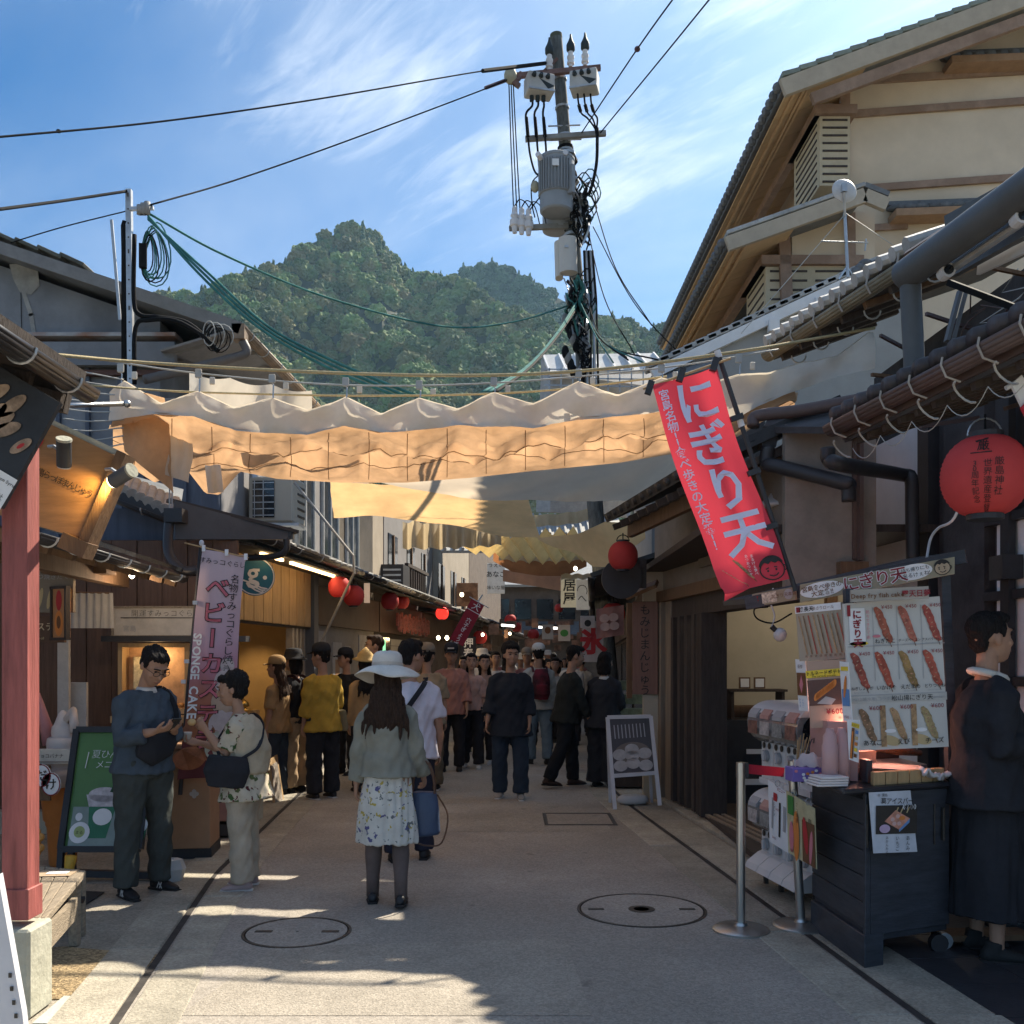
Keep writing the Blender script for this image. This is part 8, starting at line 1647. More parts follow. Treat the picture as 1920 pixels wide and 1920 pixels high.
    if hair == 'bob':loft(hb,[H((0,-.03,.05)),H((0,-.045,-.05)),H((0,-.045,-.12)),H((0,-.04,-.15))],[(.088,.075),(.092,.07),(.088,.062),(.07,.05)],hint='H')
    if hair == 'perm':ell(hb,H((0,-.045,.05)),(.098,.10,.098),Mh);ell(hb,H((0,-.05,-.02)),(.085,.065,.07),Mh)
    if hair in ('long','longwide'):
        loft(hb,[H((0,-.03,.05)),H((0,-.055,-.05)),nb+sp*-.02-Fy*-.0+Vc((0,-.085,.02)),nb+sp*-.12+Vc((0,-.12,0)),nb+sp*-.19+Vc((0,-.125,0))],[(.085,.072),(.088,.062),(.10 if hair == 'long' else .125,.045),(.09 if hair == 'long' else .12,.028),(.04,.012)],hint='H')
        rnd=random.Random(int(x*100));
        for q in range(9):u=(q-4)/4;loft(hb,[nb+sp*-.05+Vc((u*.12,-.105,.03)),nb+sp*-.13+Vc((u*.16+rnd.uniform(-.02,.02),-.135,0)),nb+sp*(-.17-rnd.uniform(0,.10))+Vc((u*.17+rnd.uniform(-.03,.03),-.13,0))],[.020,.015,.004],seg=6)
    if hair == 'bun':ell(hb,H((0,-.11,.06)),(.045,.045,.045),Mh);loft(hb,[H((0,-.06,.03)),H((0,-.07,-.04))],[(.07,.04),(.04,.02)],hint='H')
    if hair != 'none':remesh(hb,'hair',hairm,root,max(.007,vox*.9)*k,1,wr=.006,wf=75,seed=x,st=(1,1,.35))
    if hat:
        kind,hm=hat[0],hat[1];hb=MB()
        if kind == 'cap':
            yw=Rot(R(180) if len(hat) > 2 and hat[2] == 'back' else 0,3,'Z');prof=[(.100,.05),(.101,.085),(.092,.118),(.07,.143),(.04,.155),(.012,.158)];o=MB().lathe(W(H((0,-.012,0))),[(r*k*HK,zz*k*HK) for r,zz in prof],20,M=rot @ Mh @ Matrix.Diagonal((.92,1.04,1))).build('hat',hm,root,smooth=True)
            MB().grid(lambda u,v:W(H(yw @ Vc(((u-.5)*.15*(1-.25*v*v),.075+.085*v*cos((u-.5)*1.9),.052-.016*v-.05*(u-.5) ** 2)))),10,5).build('brim',hm,o,thick=.005,smooth=True)
        if kind == 'bucket':MB().lathe(W(H((0,-.01,0))),[(r*k*HK,zz*k*HK) for r,zz in ((.16,.01),(.14,.03),(.108,.055),(.1,.09),(.09,.13),(.05,.145),(.01,.147))],22,M=rot @ Mh).build('hat',hm,root,smooth=True)
        if kind == 'wide':
            def brim(u,v):
                a_=2*pi*u;r=.098+(.10+.022*sin(2*a_+1))*v;return W(H((r*cos(a_),r*1.02*sin(a_)-.012,.062-.070*v ** 1.5+.020*v*sin(2*a_+.6)+.006*v*sin(5*a_))))
            o=MB().grid(lambda u,v:W(H(((.101*cos(2*pi*u))*(1,1,.99,.93,.8,.5,.02)[int(round(v*6))],(.104*sin(2*pi*u))*(1,1,.99,.93,.8,.5,.02)[int(round(v*6))]-.012,(.055,.085,.12,.142,.156,.164,.166)[int(round(v*6))]+.004*sin(9*u*6.28)*v))),36,6).build('hat',hm,root,smooth=True);MB().grid(brim,56,6).build('brim',hm,o,thick=.005,smooth=True)
            MB().grid(lambda u,v:W(H((.1035*cos(2*pi*u),.1065*sin(2*pi*u)-.012,.062+.024*v))),36,1).build('hat_band',mat('hat_band',(.5,.46,.4),.9),o)
        if kind == 'peak':MB().lathe(W(H((0,-.01,0))),[(r*k*HK,zz*k*HK) for r,zz in ((.15,.05),(.10,.065),(.09,.12),(.05,.16),(.008,.2))],18,M=rot @ Mh @ Rot(.2,3,'X')).build('hat',hm,root,smooth=True)
    if top:
        tm=top;tb=MB();L_=loose;hz=pel-sp*hem
        loft(tb,[hz,pel+sp*.02,pel+sp*.15,pel+sp*.30,pel+sp*.40,pel+sp*.455,pel+sp*.49],[((.182+max(0,hem-.08)*.25)*g+L_*1.1,(.134+max(0,hem-.08)*.3)*g+L_*1.1),(.168*g+L_,.122*g+L_),(.148*cw*g+L_,.110*g+L_),(.166*cw*g+L_,.120*g+L_),(.158*cw+L_*.5,.102+L_*.6),(.108,.080),(.066,.064)])
        for i,(s0,e0,w0,fd) in enumerate(ja):
            sx=(-1,1)[i];pts=[s0-Rx*sx*.085+sp*.042,s0-Rx*sx*.03+sp*.012,s0+Rx*sx*.012-sp*.02,s0.lerp(e0,.5),e0,e0.lerp(w0,.5),w0-fd*.01];rad=[.034+L_*.3,.047*g+L_*.35,.053*g+L_*.4,.050*g+L_*.55,.043*g+L_*.6,.040*g+L_*.55,.032+L_*.5]
            if sleeve < 1:
                t=sleeve*2
                if t <= 1:pts=pts[:3]+[s0.lerp(e0,t)];rad=rad[:3]+[rad[3]+.006]
                else:pts=pts[:5]+[e0.lerp(w0,t-1)];rad=rad[:5]+[.041*g+L_]
            loft(tb,pts,rad)
        remesh(tb,'shirt',tm,root,cvox*k,2,wr=.0062*min(1.2,loose/.02),wf=19,seed=x*3.1)
    if collar:e=MB();loft(e,[nb-sp*.03,nb-sp*.0,nb+sp*.012],[(.078,.076),(.068,.068),(.062,.06)]);remesh(e,'collar',collar,root,.009,1)
    if bottom:
        kind,bmx=bottom[0],bottom[1];bl=bottom[2] if len(bottom) > 2 else .014;tb=MB()
        loft(tb,[pel+Vc((0,0,-.12)),pel+Vc((0,0,-.02)),pel+sp*.06],[(.150*g+bl*.8,.108*g+bl*.8),(.155*g+bl*.6,.108*g+bl*.6),(.140*g,.10*g)])
        if kind == 'trousers' or kind == 'shorts':
            end=1.0 if kind == 'trousers' else .05
            for (hp_,kn,an,fy) in jl:
                pts=[hp_+Vc((0,0,.02)),hp_.lerp(kn,.35),kn];rad=[.092*g+bl,.086*g+bl,.064+bl]
                if kind == 'trousers':pts += [kn.lerp(an,.45),an+Vc((0,0,-.005))];rad += [.060+bl*1.1,.048+bl*1.5]
                loft(tb,pts,rad)
            remesh(tb,'trousers',bmx,root,cvox*k,2,wr=.0062,wf=21,seed=y)
        else:
            zl=bottom[3] if len(bottom) > 3 else .40;loft(tb,[pel+Vc((0,0,.05)),pel+Vc((0,0,-.12)),Vc((0,.0,(pel.z+zl)/2)),Vc((0,.0,zl))],[(.14,.105),(.168+bl,.125+bl),(.19+bl,.145+bl),(.215+bl,.165+bl)],seg=24)
            remesh(tb,'skirt',bmx,root,cvox*k,1,wr=.010,wf=22,seed=y,st=(1.4,1.4,.25))
    if shoes:
        for i,(hp_,kn,an,fy) in enumerate(jl):
            f=Rot(-R(fy),3,'Z') @ Vc((0,1,0));rr=Vc((f.y,-f.x,0));up_=max(0,an.z-AN);pitch=min(.9,up_*2.2);f=(f*cos(pitch)-Vc((0,0,sin(pitch)))).normalized();uz=rr.cross(f).normalized();c=an-uz*.035
            e=MB();loft(e,[c-f*.075+uz*.004,c-f*.06,c,c+f*.08-uz*.010,c+f*.14-uz*.02,c+f*.17-uz*.024],[(.020,.02),(.036,.038),(.040,.042),(.046,.030),(.040,.020),(.018,.012)],hint=rr);len(shoes) < 3 and loft(e,[c-f*.02,an+Vc((0,0,.03))-f*.012],[.042,.044]);o=remesh(e,'shoe',shoes[0],root,max(.008,vox)*k,2)
            e=MB();q=[c-uz*.036-f*.08,c-uz*.036+f*.05,c-uz*.036+f*.178];loft(e,q,[(.034,.012),(.047,.012),(.030,.010)],hint=rr);e.build('sole',shoes[1] if len(shoes) > 1 else M_SOLE,o,smooth=True)
            J.setdefault('ankle',[]).append(W(an));J.setdefault('knee',[]).append(W(kn))
    J['Wd']=Wd;J['H']=lambda p:W(H(p));J['root']=root;J['pelv']=pel;J['ac']=None;return J
def strap(pts,w,m,parent=None,nm='strap',t=.006):
    pts=spline(pts,5);o=MB()
    for a_,b_ in zip(pts,pts[1:]):o.beam(a_,b_,w,t,(0,1,.2))
    return o.build(nm,m,parent)
M_BAGK=fab('bag_black',(.026,.027,.032),bump=.2);NEAR=dict(vox=.0065,cvox=.011)
g=G(268,1674)
J1=person('man in blue-grey sweater and dark green trousers looking down at his phone',g.x,g.y,122,1.66,lean=4,head=(8,-34),arms=[((-.20,.06,-1),(.62,.78,.22)),((.24,.12,-1),(-.50,.85,.22))],legs=[((-.09,.05,-1),(-.03,-.05,-1),-8),((.09,.02,-1),(.03,-.02,-1),12)],top=fab('bluegrey',(.062,.082,.105)),bottom=('trousers',fab('darkgreen',(.055,.062,.058)),.022),shoes=(mat('shoe_black',(.015,.015,.017),.6),M_SOLEB),sleeve=.86,hem=.08,loose=.028,build=1.12,hands=(.55,.6),glasses=True,palm=((.2,-.3,.9),(-.2,-.3,.9)),collar=fab('white',(.55,.54,.52)),**NEAR)
ph=(J1['hand'][0]+J1['hand'][1])/2;t=empty('smartphone',ph,'dark smartphone held in both hands by the man in the blue-grey sweater','phone');Mx=Rot(-R(122),3,'Z') @ Rot(R(38),3,'X');MB().box(ph+Vc((0.01,0,.02)),(.072,.15,.010),M=Mx).build('body',mat('phone_black',(.02,.02,.022),.25,bump=0),t,bevel=.004);MB().box(ph+Vc((0.01,0,.02))+Mx @ Vc((0,0,.0055)),(.066,.14,.001),M=Mx).build('screen',M_GLASS,t)
W1=J1['W'];pel=J1['pelv'];t=empty('shoulder_bag',W1(pel+Vc((.02,.16,.10))),'black crossbody sling bag worn in front by the phone user','bag');b=MB();b.loft([W1(pel+Vc((-.17,.155,.17))),W1(pel+Vc((-.06,.18,.12))),W1(pel+Vc((.08,.19,.08))),W1(pel+Vc((.17,.16,.09)))],[(.03,.025),(.10,.045),(.115,.05),(.05,.03)],14,hint=Vc((0,0,1)));remesh(b,'pouch',M_BAGK,t,.012,2)
strap([W1(pel+Vc((-.16,.15,.18))),W1(pel+Vc((-.17,.13,.36))),W1(pel+Vc((-.12,.05,.495))),W1(pel+Vc((-.03,-.09,.44))),W1(pel+Vc((.1,-.14,.25)))],.035,M_BAGK,t)
for i in range(2):
    c=J1['ankle'][i];d=J1['Wd'](Rot(R(8 if i == 0 else -12),3,'Z') @ Vc((0,1,0)));sdv=Vc((d.y,-d.x,0));
    for k in range(3):MB().beam(c+sdv*.047+d*(.02+.022*k)+Vc((0,0,-.055)),c+sdv*.047+d*(.04+.022*k-.05*(k == 2))+Vc((0,0,-.012)),.006,.004,sdv).build('shoe_stripe',M_SOLE,J1['root'])
g=G(458,1664);M_FLOR=fab('cream_leaf',(.48,.42,.32),bump=.25)
def spots(m,scale,cols,thr):
    nt=m.node_tree;N=nt.nodes;L=nt.links;b=N['Principled BSDF'];src=b.inputs['Base Color'].links[0].from_socket;tc=[n for n in N if n.type == 'TEX_COORD'][0]
    for i,(c,s_) in enumerate(cols):
        v=N.new('ShaderNodeTexVoronoi');v.inputs['Scale'].default_value=scale*s_;mp=N.new('ShaderNodeMapping');mp.inputs['Location'].default_value=(i*3.3,i*1.7,i*.9);n=N.new('ShaderNodeTexNoise');n.inputs['Scale'].default_value=scale*2.2;ad=N.new('ShaderNodeVectorMath');ad.operation='MULTIPLY_ADD';ad.inputs[1].default_value=(.09,)*3
        L.new(tc.outputs['Object'],n.inputs['Vector']);L.new(n.outputs['Color'],ad.inputs[0]);L.new(tc.outputs['Object'],ad.inputs[2]);L.new(ad.outputs[0],mp.inputs[0]);L.new(mp.outputs[0],v.inputs['Vector'])
        r=N.new('ShaderNodeMapRange');r.inputs[1].default_value=thr;r.inputs[2].default_value=thr+.04;r.inputs[3].default_value=1;r.inputs[4].default_value=0;L.new(v.outputs['Distance'],r.inputs[0]);x=N.new('ShaderNodeMix');x.data_type='RGBA';L.new(r.outputs[0],x.inputs['Factor']);L.new(src,x.inputs[6]);x.inputs[7].default_value=(*c,1);src=x.outputs[2]
    L.new(src,b.inputs['Base Color'])
spots(M_FLOR,9,[((.05,.10,.035),1.0),((.10,.12,.05),1.5),((.10,.03,.03),2.2)],.24)
J2=person('woman in cream leaf print shirt eating with one hand raised to her mouth',g.x,g.y,262,1.45,fem=True,lean=5,head=(0,-8),arms=[((-.10,.35,-1),(.10,.72,.95)),((.10,.40,-1),(.0,1,.28))],legs=[((-.06,.05,-1),(0,-.06,-1),0),((.06,-.02,-1),(0,-.04,-1),5)],top=M_FLOR,bottom=('trousers',fab('beige_wide',(.40,.34,.26),bump=.3),.030),shoes=(mat('shoe_pinkgrey',(.36,.27,.26),.7,bump=.1),M_SOLE),sleeve=.42,hem=.20,loose=.040,build=1.12,hands=(.75,.8),hair='perm',palm=((.9,-.3,.2),(-.6,0,.8)),**NEAR)
W2=J2['W'];pel=J2['pelv'];b=MB();b.loft([W2(pel+sp_) for sp_ in (Vc((0,-.03,.02)),Vc((0,-.04,.20)),Vc((0,.0,.36)),Vc((0,.03,.46)))],[(.195,.15),(.19,.15),(.19,.135),(.13,.09)],14,hint=J2['Wd']((1,0,0)));o=remesh(b,'vest',fab('beige_vest',(.42,.35,.25)),J2['root'],.014,2,wr=.005,wf=17)
t=empty('shoulder_bag',W2(pel+Vc((-.22,.1,-.05))),'black cloth shoulder bag hanging at the side of the eating woman','bag');b=MB();b.loft([W2(pel+Vc((-.245,.09,.17))),W2(pel+Vc((-.255,.10,.05))),W2(pel+Vc((-.25,.11,-.08)))],[(.13,.035),(.16,.05),(.125,.035)],14,hint=J2['Wd']((0,1,.1)));remesh(b,'pouch',M_BAGK,t,.012,2,wr=.004,wf=14)
strap([W2(pel+Vc((-.25,-.02,.15))),W2(pel+Vc((-.2,-.14,.24))),W2(pel+Vc((-.02,-.15,.40))),W2(pel+Vc((.13,-.06,.48))),W2(pel+Vc((.15,.05,.42)))],.022,M_BAGK,t);strap([W2(pel+Vc((-.25,.16,.16))),W2(pel+Vc((-.10,.19,.28))),W2(pel+Vc((.13,.1,.46)))],.022,M_BAGK,t)
tag(MB().ell(J2['hand'][0]+J2['Wd']((0,.05,.0)),(.03,.03,.025)).build('sponge_cake',mat('cake_gold',(.5,.33,.15),.7),None,smooth=True),'small cake piece held at the mouth of the eating woman','food');tag(MB().lathe(J2['hand'][1]+J2['Wd']((0,.02,.03)),[(.02,-.04),(.035,.02),(.036,.03),(.02,.025)],12).build('paper_cup',M_SOLE,None,smooth=True),'small white paper wrapper in the lower hand of the eating woman','wrapper')
g=G(726,1692);M_SKF=fab('skirt_flower',(.56,.55,.50),bump=.2);spots(M_SKF,12,[((.10,.10,.22),1.0),((.42,.34,.08),1.3),((.14,.16,.16),1.9)],.20)
J3=person('woman in white wide brimmed hat, grey green jacket and flowered skirt walking away',g.x,g.y,356,1.55,fem=True,lean=3,head=(-4,-6),arms=[((-.22,.05,-1),(-.08,.10,-1)),((.22,-.05,-1),(.18,.55,-.75))],legs=[((-.03,.10,-1),(-.02,-.03,-1),-4),((.03,-.06,-1),(.02,-.34,-1),4)],top=fab('sage_jacket',(.235,.235,.195),bump=.3),bottom=('skirt',M_SKF,.01,.44),shoes=(mat('shoe_dark',(.02,.02,.022),.45),M_SOLEB,'low'),sleeve=.95,hem=.03,loose=.030,hair='longwide',hairm=M_HAIRB,hat=('wide',mat('hat_cream',(.60,.58,.53),.9,bump=.2)),hands=(.5,.8),**NEAR)
for i in range(2):
    a_=J3['ankle'][i];b=MB();kn_=J3['knee'][i];b.loft([a_+Vc((0,0,-.03)),a_.lerp(kn_,.3),a_.lerp(kn_,.66),a_.lerp(kn_,.97)],[.041,.044,.057,.053],12);b.build('stocking',fab('stocking',(.13,.10,.09),bump=0),J3['root'],smooth=True)
hb_=J3['elbow'][1];t=empty('handbag',hb_+Vc((.03,.06,-.30)),'blue leather tote bag hanging from the arm of the woman in the white hat','bag');c=hb_+Vc((.045,.07,-.42));M_TOTE=mat('tote_blue',(.05,.075,.13),.45,var=.12,bump=.12,bs=50)
b=MB();b.loft([c+Vc((0,0,.14)),c+Vc((0,0,.02)),c+Vc((0,0,-.13)),c+Vc((0,0,-.15))],[(.085,.05),(.105,.065),(.115,.07),(.10,.06)],18);remesh(b,'body',M_TOTE,t,.010,1,wr=.003,wf=12);M_HAND=mat('handle_brown',(.10,.05,.03),.5)
for dy in (-.03,.03):MB().tube([c+Vc((.075*cos(a_),dy,.13+.22*sin(a_))) for a_ in [pi*i/12 for i in range(13)]],.007,6).build('handle',M_HAND,t)
MB().tube(spline([c+Vc((.09,0,.12)),c+Vc((.16,0,-.02)),c+Vc((.12,0,-.20)),c+Vc((.02,0,-.22)),c+Vc((-.05,0,-.2))],5),.006,5).build('long_strap',M_HAND,t)
MID=dict(vox=.010,cvox=.014);g=G(768,1612)
J4=person('man in white short sleeved shirt with black strap just ahead of the hat woman',g.x,g.y,352,1.69,lean=3,head=(42,0),arms=[((-.2,.0,-1),(-.1,.1,-1)),((.24,.02,-1),(.05,.35,-1))],legs=[((-.08,.0,-1),(0,-.1,-1),-5),((.05,.12,-1),(.02,-.05,-1),10)],top=fab('white_lilac',(.55,.53,.58),bump=.3),bottom=('trousers',fab('navy',(.025,.028,.045)),.02),shoes=(mat('shoe_black',(.02,.02,.02)),M_SOLEB),sleeve=.42,hem=.12,loose=.035,build=1.1,glasses=True,**MID)
W4=J4['W'];pel=J4['pelv'];t=empty('shoulder_bag',W4(pel+Vc((-.2,-.05,-.05))),'black shoulder bag with wide strap worn by the man in the white shirt','bag');strap([W4(pel+Vc((.13,.02,.525))),W4(pel+Vc((.10,-.125,.46))),W4(pel+Vc((-.05,-.165,.25))),W4(pel+Vc((-.19,-.13,.02)))],.04,M_BAGK,t);b=MB();b.loft([W4(pel+Vc((-.22,-.05,.08))),W4(pel+Vc((-.23,-.04,-.14)))],[(.05,.11),(.05,.12)],12,hint=J4['Wd']((1,0,0)));remesh(b,'pouch',M_BAGK,t,.014,2)
g=G(606,1497)
J5=person('person in mustard yellow shirt, black cap and black trousers facing the left shops',g.x,g.y,318,1.69,lean=1,head=(-25,0),arms=[((-.15,.05,-1),(-.05,.15,-1)),((.2,.05,-1),(-.1,.7,-.6))],top=fab('mustard',(.42,.27,.045)),bottom=('trousers',fab('black',(.026,.027,.032)),.03),shoes=(mat('shoe_black',(.02,.02,.02)),M_SOLE),sleeve=.8,hem=.16,loose=.04,hat=('cap',fab('cap_black',(.026,.027,.032),bump=.1)),**MID)
W5=J5['W'];pel=J5['pelv'];t=empty('tote_bag',W5(pel+Vc((.2,0,0))),'khaki cloth bag at the hip of the person in mustard yellow','bag');b=MB();b.loft([W5(pel+Vc((.20,-.02,.08))),W5(pel+Vc((.22,-.02,-.16)))],[(.13,.05),(.15,.06)],12,hint=J5['Wd']((0,1,0)));remesh(b,'body',fab('khaki',(.20,.17,.10)),t,.014,2)
tag(MB().box(W5(pel+Vc((.19,.16,.26))),(.03,.25,.36),M=Rot(-R(318),3,'Z') @ Rot(.25,3,'X')).build('folder',mat('folder_silver',(.4,.38,.33),.3),None),'shiny folder carried under the arm of the person in yellow','folder')
g=G(520,1492);J6=person('young woman in tan cap and tan top with dark jeans queueing at the emblem shop',g.x,g.y,285,1.55,fem=True,head=(-5,3),top=fab('tan',(.34,.22,.11)),bottom=('trousers',fab('denim_dark',(.035,.045,.06)),.02),shoes=(M_SOLEB,M_SOLEB),sleeve=.45,hem=.12,loose=.04,hair='long',hairm=M_HAIRB,hat=('cap',fab('cap_tan',(.36,.24,.12),bump=.1)),**MID)
g=G(553,1485);J7=person('woman in black with beige wide trousers and dark backpack queueing beside the tan cap',g.x,g.y,292,1.64,fem=True,top=fab('black',(.026,.027,.032)),bottom=('trousers',fab('sand',(.36,.25,.15)),.04),shoes=(M_SOLEB,M_SOLEB),sleeve=1,hem=.08,loose=.025,hair='bob',hat=('bucket',fab('cap_black',(.026,.027,.032))),**MID)
def backpack(J,label,m,w=.15,hh=.22,dz=.26,dy=-.21):
    W_=J['W'];pel=J['pelv'];t=empty('backpack',W_(pel+Vc((0,dy,dz))),label,'backpack');b=MB();b.loft([W_(pel+Vc((0,dy,dz-hh))),W_(pel+Vc((0,dy-.02,dz-hh*.6))),W_(pel+Vc((0,dy,dz+hh*.5))),W_(pel+Vc((0,dy+.03,dz+hh)))],[(w*.8,.06),(w,.10),(w*.95,.085),(w*.6,.04)],14,hint=J['Wd']((1,0,0)));remesh(b,'body',m,t,.014,2,wr=.004,wf=16)
    b=MB();b.loft([W_(pel+Vc((0,dy-.08,dz-hh*.7))),W_(pel+Vc((0,dy-.095,dz)))],[(w*.7,.04)]*2,12,hint=J['Wd']((1,0,0)));remesh(b,'pocket',m,t,.014,2)
    for sx in (-1,1):strap([W_(pel+Vc((sx*.10,dy+.06,dz+hh*.8))),W_(pel+Vc((sx*.11,-.02,.515))),W_(pel+Vc((sx*.12,.12,.42))),W_(pel+Vc((sx*.15,.08,.2)))],.035,m,t)
    return t
backpack(J7,'dark maroon backpack on the woman in black at the left queue',fab('bag_maroon',(.03,.014,.018)))
g=G(800,1482);J8=person('man in khaki tee shirt and olive trousers walking behind the white shirt man',g.x,g.y,2,1.70,head=(10,0),legs=[((-.07,-.05,-1),(0,-.2,-1),0),((.06,.14,-1),(0,-.02,-1),0)],top=fab('khaki_tee',(.27,.21,.14)),bottom=('trousers',fab('olive',(.13,.10,.065)),.025),shoes=(M_SOLEB,M_SOLE),sleeve=.45,hem=.12,loose=.035,hat=('cap',fab('cap_grey',(.22,.18,.14))),build=1.08,**MID)
g=G(846,1445);J9=person('man in dusty pink shirt, dark cap and dark trousers coming towards us',g.x,g.y,178,1.73,head=(0,-4),arms=[((-.2,.1,-1),(.0,.4,-1)),((.2,.1,-1),(-.25,.6,-.8))],top=fab('dusty_pink',(.34,.17,.14)),bottom=('trousers',fab('charcoal',(.025,.025,.03)),.02),shoes=(M_SOLEB,M_SOLEB),sleeve=.8,hem=.14,loose=.035,hat=('cap',fab('cap_black',(.026,.027,.032))),**MID)
o=MB().box(J9['H']((0,.085,.085)),(.09,.02,.02));o.build('cap_band',M_SOLE,J9['root'])
g=G(884,1440);J10=person('woman in pale pink blouse and dark trousers walking beside the pink shirt man',g.x,g.y,176,1.62,fem=True,legs=[((-.05,.14,-1),(0,.0,-1),0),((.05,-.1,-1),(0,-.3,-1),0)],top=fab('pale_pink',(.46,.29,.24)),bottom=('trousers',fab('charcoal',(.025,.025,.03)),.025),shoes=(M_SOLE,M_SOLE),sleeve=.5,hem=.04,loose=.03,hair='bun',skin=M_SKIN2,**MID)
g=G(908,1432);J11=person('woman with tan blouse and long hair partly behind the pale pink blouse',g.x,g.y,190,1.60,fem=True,head=(-20,0),top=fab('tan_rose',(.38,.23,.17)),bottom=('trousers',fab('charcoal',(.025,.025,.03)),.025),shoes=(M_SOLE,M_SOLE),sleeve=.5,hem=.06,loose=.03,hair='long',skin=M_SKIN2,**MID)
g=G(957,1496);J12=person('man in loose dark navy shirt and dark jeans walking towards us in mid lane',g.x,g.y,183,1.72,head=(-16,-6),arms=[((-.16,-.04,-1),(-.02,.35,-1)),((.22,.10,-1),(.12,.45,-1))],legs=[((-.08,.16,-1),(0,.02,-1),-6),((.08,.02,-1),(0,-.16,-1),8)],top=fab('dark_navy',(.022,.026,.034),bump=.4),bottom=('trousers',fab('denim_navy',(.03,.042,.06)),.028),shoes=(mat('shoe_grey',(.3,.28,.25),.7,bump=.1),M_SOLE),sleeve=.82,hem=.22,loose=.045,hair='perm',skin=M_SKIN,vox=.009,cvox=.013)
g=G(1010,1432);J13=person('man in white cap, pale jacket and light jeans walking away up the lane',g.x,g.y,352,1.74,legs=[((-.06,.12,-1),(0,.0,-1),0),((.06,-.08,-1),(0,-.25,-1),0)],top=fab('pale_jacket',(.40,.39,.35)),bottom=('trousers',fab('denim_light',(.13,.18,.22)),.022),shoes=(M_SOLEB,M_SOLEB),sleeve=1,hem=.12,loose=.035,hat=('cap',fab('cap_white',(.60,.58,.53),bump=.1)),**MID)
backpack(J13,'black and red backpack on the man in the white cap',fab('bag_red',(.05,.02,.025),col2=(.30,.03,.05)),w=.14)
g=G(1062,1474);J14=person('person in dark clothes striding right towards the white sign stand',g.x,g.y,72,1.72,lean=7,head=(8,-6),arms=[((-.15,-.2,-1),(0,.1,-1)),((.15,.2,-1),(.0,.5,-1))],legs=[((-.04,.26,-1),(0,.06,-1),0),((.04,-.24,-1),(0,-.46,-1),0)],top=fab('dark_olive',(.022,.025,.024)),bottom=('trousers',fab('dark_slate',(.018,.020,.024)),.022),shoes=(mat('shoe_brown',(.06,.035,.025)),M_SOLEB),sleeve=1,hem=.14,loose=.04,**MID)
g=G(1132,1476);J15=person('woman in all black with black bob facing the display beside the white sign stand',g.x,g.y,32,1.62,fem=True,lean=2,arms=[((-.3,.1,-1),(.2,.6,-.5)),((.2,.2,-1),(-.3,.7,-.4))],top=fab('navy_black',(.026,.027,.032)),bottom=('trousers',fab('black',(.026,.027,.032)),.055),shoes=(M_SOLEB,M_SOLEB),sleeve=1,hem=.16,loose=.06,hair='bob',collar=fab('white',(.5,.5,.48)),**MID)
J16=person('stallholder in black long clothes with white towel round his neck beside the cart',2.56,5.18,92,1.78,head=(-10,2),arms=[((-.25,.05,-1),(.1,.3,-1)),((.18,-.1,-1),(-.35,.85,-.05))],legs=[((-.06,.02,-1),(0,-.02,-1),-5),((.06,.02,-1),(0,-.02,-1),5)],top=fab('black',(.026,.027,.032)),bottom=('skirt',fab('apron_black',(.026,.027,.032)),.02,.22),shoes=(M_SOLEB,M_SOLEB),sleeve=.93,hem=.16,loose=.04,build=1.08,hands=(.7,.5),palm=(None,(0,.2,-1)),**NEAR)
b=MB();W_=J16['W'];p=J16['pelv'];b.loft([W_(p+Vc((.082*cos(a_),.078*sin(a_)+.008,.512-.022*sin(a_)))) for a_ in [2*pi*i/16 for i in range(17)]],[(.020,.026)]*17,8);b.build('towel',mat('towel_white',(.55,.53,.48),.95,bump=.4),J16['root'],smooth=True)
FARK=dict(vox=.013,cvox=.018,face=True)
J17=person('man in black cap and black tee by the beer posters',P(650,1300,13.3).x,13.3,215,1.66,head=(20,0),top=fab('black',(.026,.027,.032)),bottom=('trousers',fab('charcoal',(.025,.025,.03))),shoes=(M_SOLEB,M_SOLEB),sleeve=.45,hat=('cap',fab('cap_black',(.026,.027,.032))),**FARK)
J18=person('tall bearded man in brown shirt with sunglasses by the coffee poster',P(706,1300,12.7).x,12.7,262,1.84,head=(0,0),top=fab('brown_tan',(.25,.14,.08)),bottom=('trousers',fab('olive',(.13,.10,.065))),shoes=(M_SOLEB,M_SOLEB),sleeve=.45,beard=True,hairm=M_HAIRB,skin=M_SKIN2,glasses=True,**FARK)
J19=person('woman in straw coloured pointed hat beside the bearded man',P(685,1300,11.6).x,11.6,330,1.60,fem=True,top=fab('tan',(.34,.22,.11)),bottom=('trousers',fab('charcoal',(.025,.025,.03))),shoes=(M_SOLEB,M_SOLEB),hair='long',hat=('peak',mat('straw',(.48,.33,.13),.8,bump=.3)),**FARK)
J20=person('dark haired woman walking behind the white shirt man',P(776,1300,12.4).x,12.4,10,1.66,fem=True,top=fab('khaki_tee',(.27,.21,.14)),bottom=('trousers',fab('charcoal',(.025,.025,.03))),shoes=(M_SOLEB,M_SOLEB),hair='bob',**FARK)
protos=[]
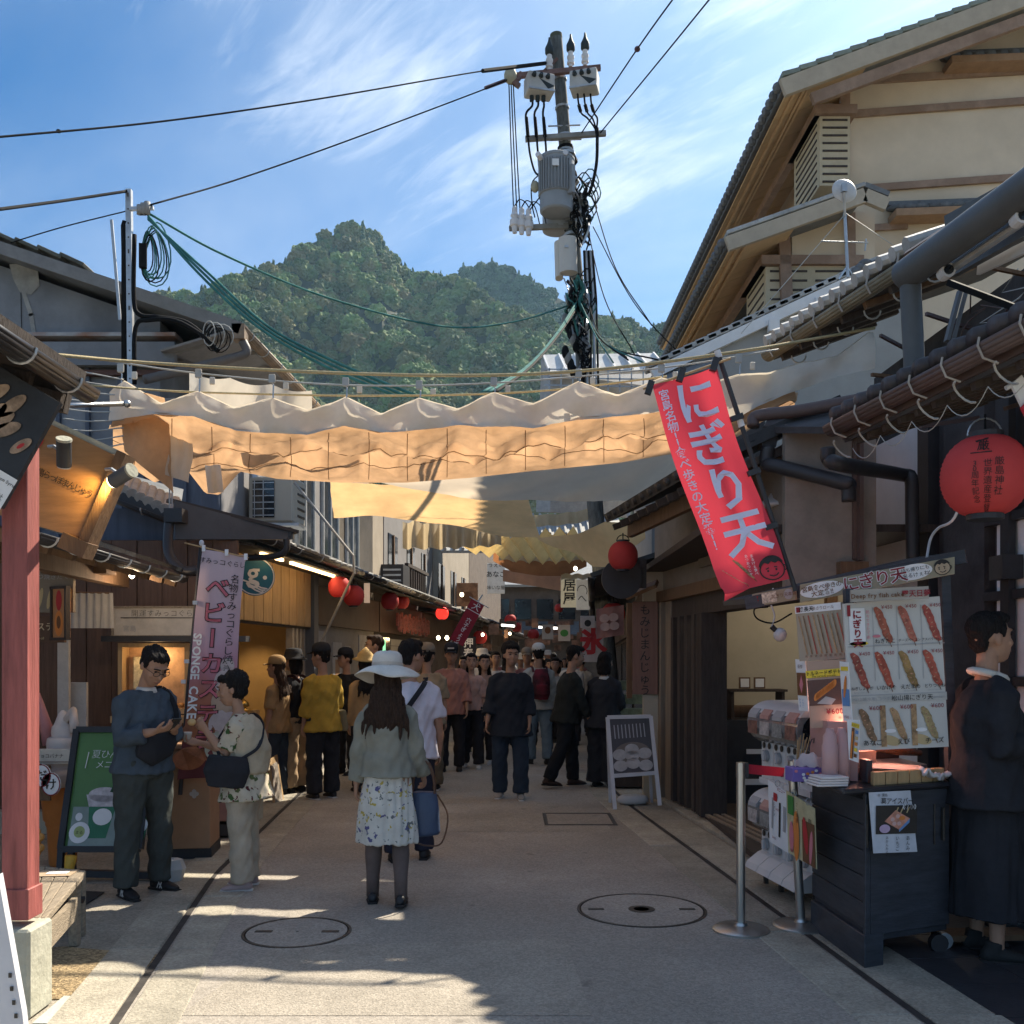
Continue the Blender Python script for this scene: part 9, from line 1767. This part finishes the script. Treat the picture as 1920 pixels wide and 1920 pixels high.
for i,kw in enumerate((dict(fem=True,hair='long',sleeve=.45),dict(hair='short',sleeve=.45),dict(hair='short',sleeve=1,hat=('cap',fab('cap_grey',(.22,.18,.14)))),dict(fem=True,hair='bob',sleeve=1),dict(fem=True,hair='bun',sleeve=.5,bottom=('skirt',fab('grey_skirt',(.2,.19,.18)),.01,.4)),dict(hair='short',sleeve=.45,hat=('bucket',fab('hat_pale',(.5,.47,.42)))))):
    kw.setdefault('bottom',('trousers',fab('charcoal',(.025,.025,.03))));a_=random.Random(i);pr_=person('x',0,0,0,1.66,top=fab('crowd',(.2,.2,.2)),shoes=(M_SOLEB,M_SOLEB),vox=.018,cvox=.022,legs=[((-.06,.12,-1),(0,-.02,-1),0),((.06,-.06,-1),(0,-.2,-1),0)],**kw);protos.append(pr_['root'])
cols=[fab('c_%d' % i,c) for i,c in enumerate(((.45,.43,.40),(.03,.03,.035),(.30,.20,.17),(.10,.12,.15),(.36,.34,.30),(.02,.022,.03),(.24,.10,.09),(.15,.16,.13),(.5,.48,.45),(.08,.07,.06)))]
cn_=['white','black','rose brown','slate blue','cream','near black','dull red','grey green','pale','dark brown'];wh_=['long haired woman','short haired man','man in cap','woman with bob','woman with bun','man in pale hat']
rnd=random.Random(5);spots_=[]
for row_,(Y,pxs) in enumerate(((16.2,(868,925,985,1048)),(18.3,(842,898,950,1030,1078)),(20.5,(870,915,972,1012,1055,1095)),(23,(885,935,990,1030,1075)),(26,(868,905,958,1000,1045,1088)),(30,(905,925,968,1020,1055,1090)),(35,(900,930,955,990,1012,1035,1070)),(41,(945,975,1005,1040,1075)))):
    for px in pxs:spots_.append((px+rnd.uniform(-7,7),Y+rnd.uniform(-.8,.8),row_))
for i,(px,Y,row_) in enumerate(spots_):
    pj=i % 6;pr_=protos[pj] if i < 6 else None;hd=rnd.choice((180,176,186,0,5,170));ci=(i*7+pj) % 10
    r_=pr_ if pr_ else copy_tree(protos[pj]);s_c=rnd.uniform(.91,1.08);r_.location=(P(px,1235,Y).x,Y,0);r_.rotation_euler=(0,0,-R(hd));r_.scale=(s_c,s_c,s_c)
    r_['label']='%s, %s top, %s, %s of %s crowd row' % (wh_[pj],cn_[ci],'facing us' if 120 < hd < 240 else 'facing away',('far left' if px < 915 else 'left' if px < 960 else 'middle' if px < 1015 else 'right' if px < 1060 else 'far right'),['first','second','third','fourth','fifth','sixth','seventh','last'][row_]);r_['category']='person';r_['group']='crowd in the lane'
    for ch in (KIDS.get(protos[pj].name,[]) if pr_ else [c for c in COL.objects if c.parent == r_]):
        if ch.name.startswith('shirt'):ch.material_slots[0].link='OBJECT';ch.material_slots[0].material=cols[ci]
bpy.data.scenes.remove(TMP)
# ================================================================ haze
hz=bpy.data.materials.new('haze_air');hz.use_nodes=True;nt=hz.node_tree
for n in list(nt.nodes):
    if n.type != 'OUTPUT_MATERIAL':nt.nodes.remove(n)
pv=nt.nodes.new('ShaderNodeVolumePrincipled');pv.inputs['Color'].default_value=(.45,.74,1,1);pv.inputs['Density'].default_value=0.00011;pv.inputs['Anisotropy'].default_value=.3
nt.links.new(pv.outputs[0],[n for n in nt.nodes if n.type == 'OUTPUT_MATERIAL'][0].inputs['Volume'])
o=MB().box((0,480,186),(2300,1370,376)).build('haze',hz);tag(o,kind='stuff')
